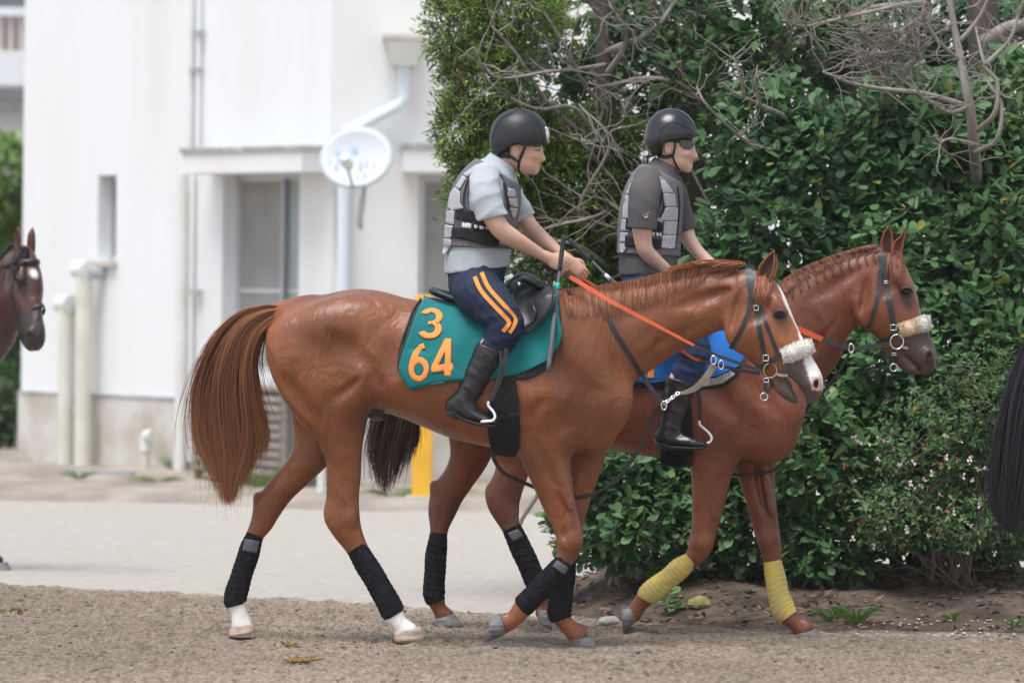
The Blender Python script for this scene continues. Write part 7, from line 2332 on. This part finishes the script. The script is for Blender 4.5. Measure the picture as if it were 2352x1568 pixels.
def bare_tree(name, label, base_px, limbs, dark, ntw, twig_len=.35):
    p = W(*base_px)
    root = thing(name, label, 'tree', (p[0], p[1], float(bank_h(p[0], p[1]))))
    tr, lm, tw = MB(), MB(), MB()
    for i, (pts, r0, r1) in enumerate(limbs):
        q = catmull(np.array([W(*x) for x in pts]), 5)
        (tr if i == 0 else lm).tube(q, np.linspace(r0, r1, len(q)), 8)
        if i == 0 and dark: continue
        for j in range(ntw):
            a = q[g.integers(len(q) // 3, len(q))]
            d = g.normal(0, 1, 3) * np.array([1, .4, .8]) + np.array([0, -.15, .4])
            d /= np.linalg.norm(d)
            ln = g.uniform(.1, twig_len)
            s_ = stem_path(a, a + d * ln, g, 5, .05)
            tw.tube(s_, np.linspace(.0034, .0011, len(s_)), 4, False)
    tr.build('trunk', M_barkd if dark else M_bark, root, smooth=True)
    if len(limbs) > 1: lm.build('limb', M_twig if not dark else M_bark, root, smooth=True)
    if ntw: tw.build('twig', M_twig, root, smooth=True, kind='stuff')
    return root
bare_tree('bare_stem_tree', 'bare grey forked stem rising through the hedge at the upper right', (2240, 1380, 28.9), [
    ([(2230, 1340, 29.8), (2245, 1000, 29.8), (2250, 600, 29.7), (2242, 400, 29.2), (2236, 330, 28.85), (2228, 250, 28.7), (2208, 146, 28.7), (2194, 73, 28.7), (2175, -30, 28.7)], .042, .014),
    ([(2225, 245, 28.7), (2180, 258, 28.6), (2130, 230, 28.5), (2115, 222, 28.5)], .012, .005), ([(2245, 300, 28.7), (2285, 260, 28.6), (2290, 190, 28.6), (2262, 150, 28.6), (2240, 60, 28.7)], .016, .006),
    ([(2240, 350, 28.75), (2290, 320, 28.6), (2300, 240, 28.6), (2270, 190, 28.6), (2255, 120, 28.7)], .014, .006), ([(2205, 140, 28.7), (2150, 90, 28.6), (2120, 40, 28.5), (2125, 0, 28.5)], .012, .004), ([(2200, 100, 28.7), (2250, 40, 28.7), (2280, -30, 28.7)], .014, .008),
    ([(2225, 245, 28.75), (2120, 215, 28.7), (2029, 205, 28.6), (1950, 190, 28.5), (1890, 165, 28.4)], .016, .006), ([(2262, 150, 28.6), (2320, 90, 28.6), (2345, 10, 28.6)], .014, .006), ([(2238, 330, 28.7), (2175, 320, 28.5), (2150, 345, 28.5)], .010, .005)], False, 14, .25)
bare_tree('dead_branch_tree', 'pale dead branch forking above the sunglasses rider', (1850, 1380, 29.3), [
    ([(1850, 1330, 29.9), (1845, 800, 29.9), (1850, 420, 29.8), (1815, 285, 29.3), (1747, 242, 28.9), (1690, 215, 28.75), (1659, 190, 28.7)], .018, .006),
    ([(1709, 222, 28.75), (1698, 170, 28.7), (1684, 130, 28.7)], .009, .003), ([(1747, 242, 28.8), (1735, 190, 28.7), (1740, 150, 28.7)], .009, .003), ([(1846, 420, 29.7), (1720, 330, 29.1), (1630, 250, 28.7), (1600, 200, 28.7)], .010, .004)], False, 9, .25)
bare_tree('twiggy_dead_tree', 'dead crown of fine grey twigs at the top right of the hedge', (2050, 1380, 29.6), [
    ([(2060, 1330, 29.8), (2055, 700, 29.7), (2045, 300, 29.5), (2040, 150, 29.3), (2050, 60, 29.2)], .03, .008), ([(2040, 180, 29.3), (2000, 110, 29.2), (1960, 60, 29.1)], .010, .003), ([(2040, 160, 29.3), (2080, 100, 29.2), (2100, 50, 29.1)], .010, .003), ([(2042, 200, 29.3), (2010, 160, 29.2), (1985, 120, 29.1)], .008, .003), ([(2044, 200, 29.3), (2090, 160, 29.2), (2110, 110, 29.1)], .008, .003),
    ([(2050, 120, 29.3), (2130, 10, 29.3), (1990, 30, 29.0), (1900, 50, 28.9), (1850, 60, 28.9), (1795, 46, 28.9)], .014, .006)], False, 52, .3)
bare_tree('dark_trunk_tree', 'thick dark trunk behind the sunglasses rider', (1590, 1380, 30.2), [([(1600, 1330, 30.4), (1595, 900, 30.4), (1590, 600, 30.4), (1582, 400, 30.4), (1565, 250, 30.4), (1550, 150, 30.4), (1490, 40, 30.4), (1460, -60, 30.4)], .13, .06), ([(1580, 330, 30.3), (1640, 270, 30.2), (1720, 240, 30.1)], .03, .012)], True, 6)
bare_tree('dark_trunk_tree', 'dark trunk at the top right behind the bare stem', (2270, 1380, 30.5), [([(2275, 1330, 30.7), (2270, 700, 30.7), (2262, 300, 30.6), (2262, 150, 30.6), (2255, -60, 30.6)], .11, .08), ([(2262, 100, 30.5), (2330, 60, 30.4), (2400, 70, 30.4)], .05, .02)], True, 4)
bare_tree('dark_trunk_tree', 'dark leaning trunk at the top middle right of the hedge', (1960, 1380, 30.6), [([(1970, 1330, 30.7), (1960, 700, 30.7), (1940, 300, 30.6), (1930, 100, 30.6), (1925, -60, 30.6)], .09, .07), ([(1928, 60, 30.5), (2000, 20, 30.4), (2120, 5, 30.4)], .02, .01)], True, 4)

# foliage at the far left
gl = np.random.default_rng(5)
bush('garden_shrub', 'blurred bright green shrub beyond the left corner of the house', 'shrub', tuple(W(-10, 1040, 57) * np.array([1, 1, 0])), [(10, 430, 57, 60, 120, .6), (-40, 520, 57, 80, 130, .6), (15, 520, 57, 45, 70, .5)], 900, .10, gl, ((0.10, 0.20, 0.05), (0.28, 0.44, 0.11), (0.4, 0.4, 0.1)), 4)
bush('garden_shrub', 'blurred dark shrub low at the left corner of the house', 'shrub', tuple(W(0, 1060, 54) * np.array([1, 1, 0])), [(10, 900, 54.5, 50, 120, .5), (-30, 1000, 54.5, 60, 90, .5), (15, 1000, 54.5, 35, 60, .4), (5, 780, 54.5, 45, 80, .4)], 900, .08, gl, ((0.05, 0.11, 0.04), (0.15, 0.28, 0.08), (0.3, 0.3, 0.08)), 4)

# ------------------------------------------------------------------ small things on the ground
M_grass = leafmat('grass_blade', (0.1, 0.2, 0.04), None, 0.6)
def tuft(name, label, p, n, h, spread, cat='grass', cols=((0.06, 0.13, 0.03), (0.17, 0.28, 0.06)), group=None):
    root = thing(name, label, cat, tuple(p), group)
    st, ti = [], []
    for i in range(n):
        a = g.uniform(0, 6.28)
        d = np.array([math.cos(a), math.sin(a) * .7, 0])
        b = p + d * spread * .3 * g.uniform(0, 1)
        l = h * g.uniform(.5, 1.1)
        st.append(np.array([b, b + d * spread * .25 + [0, 0, l * .5], b + d * spread * .6 + [0, 0, l * .8], b + d * spread * g.uniform(.8, 1.2) + [0, 0, l * .75]]))
        z = g.uniform(0, 1)
        ti.append(np.array(cols[0]) * (1 - z) + np.array(cols[1]) * z)
    v, f, c = ribbons(st, .007, ti)
    obj('blades', mesh_np('blades', v, f, False, {'tint': c}), M_grass, root, kind='stuff')
    obj('root_crown', mesh_np('root_crown', *[np.array(q) if i == 0 else q for i, q in enumerate(tube_np([p + np.array([0, 0, -.02]), p + np.array([0, 0, .012])], [.012, .006], 6))]), M_soil, root)
    return root
def gb(px, py):
    """first point of the ground (sand or bank) along a photo ray"""
    d = raydir(px, py)
    Y = np.arange(23.0, 32.0, .01)
    P = CAM + d * (Y / d[1])[:, None]
    h = track_h(P[:, 0], P[:, 1])
    hb = np.where(P[:, 0] > -.1, bank_h(P[:, 0], P[:, 1]), -1)
    h = np.where(P[:, 1] < edge_y(P[:, 0]) - .4, h, np.where(P[:, 1] < edge_y(P[:, 0]) + .12, np.maximum(h, hb), hb))
    k = np.argmax(P[:, 2] < h)
    return np.array([P[k, 0], P[k, 1], h[k]])
tuft('grass_tuft', 'largest grass tuft by the track edge right of the planted front hoof', gb(1965, 1432), 60, .10, .13, group='grass tufts at the track edge')
tuft('grass_tuft', 'small grass tuft just right of the yellow bandaged hoof', gb(1905, 1425), 34, .075, .09, group='grass tufts at the track edge')
tuft('grass_tuft', 'small weed sprouting at the right end of the bank under the bush', gb(2330, 1440), 22, .05, .06, group='grass tufts at the track edge')
tuft('grass_tuft', 'small weed under the bush stems left of the right-hand weed', gb(2190, 1425), 18, .045, .06, group='grass tufts at the track edge')
def vg(px, py, Yz=0.02): return G(px, py, Yz)
for (x, y, n, h, s, lab) in ((182, 1100, 40, .08, .15, 'green weed at the edge of the metal sheet by the house'), (395, 1080, 30, .14, .12, 'green weed beside the white downpipe'), (360, 1108, 40, .05, .22, 'low yellowish weed on the dirt in front of the plinth'), (460, 1090, 30, .12, .14, 'weed beside the slatted wooden box'), (590, 1120, 60, .16, .25, 'bright green weeds behind the chestnut tail'), (905, 1140, 40, .07, .25, 'thin weeds left of the yellow post'), (1010, 1138, 40, .06, .3, 'thin weeds right of the yellow post')):
    tuft('weed', lab, vg(x, y), n, h, s, 'weed', group='weeds along the house')
# broad-leaved seedling by the raised hoof
def seedling(label, p, n, L):
    root = thing('seedling', label, 'plant', tuple(p))
    bp_ = np.tile(p, (n, 1)) + np.c_[g.normal(0, .02, (n, 2)), g.uniform(.02, .13, n)]
    d = np.c_[g.normal(0, 1, n), g.normal(-.3, .6, n), g.normal(.1, .3, n)]
    d, s, w = frames(d, g, n)
    z = g.uniform(0, 1, (n, 1))
    v, f, c = leaves_mesh(bp_, d, s * 1.5, w, L * g.uniform(.7, 1.2, n), np.array((.05, .13, .03)) * (1 - z) + np.array((.13, .27, .07)) * z)
    obj('leaves', mesh_np('leaves', v, f, True, {'tint': c}), M_leafA, root)
    MB().tube([p - np.array([0, 0, .02]), p + np.array([.005, 0, .07]), p + np.array([0, 0, .13])], [.004, .003, .002], 5).build('stem', M_bark, root)
seedling('broad-leaved green seedling on the bank behind the raised yellow bandage', gb(1535, 1408), 11, .06)
rock('stone', gb(1606, 1395) + np.array([0, 0, .015]), (.055, .04, .04), M_stoney, 'mossy yellowish stone on the bank between the front hooves', 8)
rock('stone', gb(1400, 1432) + np.array([0, 0, .01]), (.055, .04, .03), M_stonel, 'pale grey stone by the raised front hoof of the farther horse', 9)
rock('stone', gb(1835, 1395) + np.array([0, 0, .01]), (.05, .04, .045), M_soil, 'dark clod of earth leaning on the bank behind the yellow bandage', 10)
# leaf litter and fallen petals on the bank, clods and straw on the sand
n = 2600
x = g.uniform(.15, 3.2, n)
y = edge_y(x) + g.uniform(.05, 2.6, n)
z_ = bank_h(x, y) + .006
d = np.c_[g.normal(0, 1, (n, 2)), g.normal(0, .25, n)]
d, s, w = frames(d, g, n)
k = g.uniform(0, 1, (n, 1))
tint = np.array((.05, .035, .025)) * (1 - k) + np.array((.20, .12, .08)) * k
v, f, c = leaves_mesh(np.c_[x, y, z_], d, s, w, .055 * g.uniform(.4, 1.2, n), tint, LEAFS, LEAFS_F)
obj('leaf_litter', mesh_np('leaf_litter', v, f, True, {'tint': c}), mat('dead_leaf', (1, 1, 1), .8, attr='tint'), None, 'brown fallen leaves scattered over the soil bank', 'leaf litter', kind='stuff')
b = MB()
for i in range(60):
    p = gb(g.uniform(1950, 2345), g.uniform(1425, 1462)) + np.array([0, 0, .008])
    r_ = g.uniform(.006, .011)
    b.add([p + np.array([r_ * math.cos(a), r_ * math.sin(a), .003 * (q % 2)]) for q, a in enumerate(np.linspace(0, 6.28, 6)[:-1])], [(0, 1, 2, 3, 4)])
b.build('fallen_petals', M_petal, None, label='tiny white petals fallen along the track edge', cat='petals', kind='stuff')
b = MB()
for i in range(2000):
    xx, yy = g.uniform(-2.8, 2.8), g.uniform(23.2, 29.5)
    if yy > edge_y(xx) - .1: continue
    r_ = abs(g.normal(0, .0042)) + .0015
    z0 = float(track_h(np.array([xx]), np.array([yy]))[0])
    c0 = np.array([xx, yy, z0 + r_ * .3])
    q = g.normal(0, 1, (6, 3))
    o6 = np.array([(1, 0, 0), (-1, 0, 0), (0, 1, 0), (0, -1, 0), (0, 0, .8), (0, 0, -.8)]) * r_ * (1 + .3 * q)
    b.add(c0 + o6, [(0, 2, 4), (2, 1, 4), (1, 3, 4), (3, 0, 4), (2, 0, 5), (1, 2, 5), (3, 1, 5), (0, 3, 5)])
b.build('sand_clods', mat('dark_sand_clod', (.13, .10, .075), .95, col2=(.25, .20, .155), scale=20), None, label='small dark clods of sand strewn over the track', cat='clods', kind='stuff', smooth=True)  # clods coloured darker than the sand
M_dung = mat('straw_dung', (0.26, 0.16, 0.045), .9, col2=(.16, .10, .03), scale=60, bump=.8, bscale=120)
for (px, py, nn, lab) in ((676, 1518, 22, 'straw-coloured droppings on the sand at lower left centre'), (655, 1482, 8, 'small straw-coloured crumb of dung above the droppings'), (35, 1405, 12, 'brown dung clump on the sand at the left edge')):
    p = gb(px, py)
    t = thing('dropping', lab, 'dung', tuple(p), 'dung on the sand')
    for i in range(nn):
        c0 = p + np.array([g.normal(0, .035), g.normal(0, .05), .006])
        e = g.normal(0, 1, 3) * np.array([.022, .022, .007])
        MB().tube([c0 - e, c0, c0 + e], [.004, .007, .003], 5).build('clump', M_dung, t)

# pale low buildings beyond the hedge
fb2 = thing('far_white_building', 'pale long building glimpsed through the hedge', 'building', (9, 60, 0))
MB().box((9.5, 62, 1.9), (16, 6, 3.8)).build('wall', M_far, fb2)
MB().box((9.5, 61.5, 3.95), (17, 7.6, .3)).build('roof', M_far, fb2)
for i in range(5): MB().box((3.5 + i * 3, 58.97, 1.7), (1.2, .04, 1.1)).build('window', M_darkglass, fb2)

# ================================================================== HAZE: thin humid air
hz = bpy.data.materials.new('humid_air')
hz.use_nodes = True
hn = hz.node_tree.nodes
for x_ in list(hn):
    if x_.type == 'BSDF_PRINCIPLED': hn.remove(x_)
pv = hn.new('ShaderNodeVolumePrincipled')
pv.inputs['Color'].default_value = (0.95, 0.97, 1.0, 1)
pv.inputs['Density'].default_value = 0.00035
pv.inputs['Anisotropy'].default_value = 0.2
ho = [x_ for x_ in hn if x_.type == 'OUTPUT_MATERIAL'][0]
hz.node_tree.links.new(pv.outputs[0], ho.inputs['Volume'])
MB().box((0, 420, 4.0), (900, 1000, 11.0)).build('haze', hz, None, kind='stuff', label='thin humid haze over the yard', cat='haze')
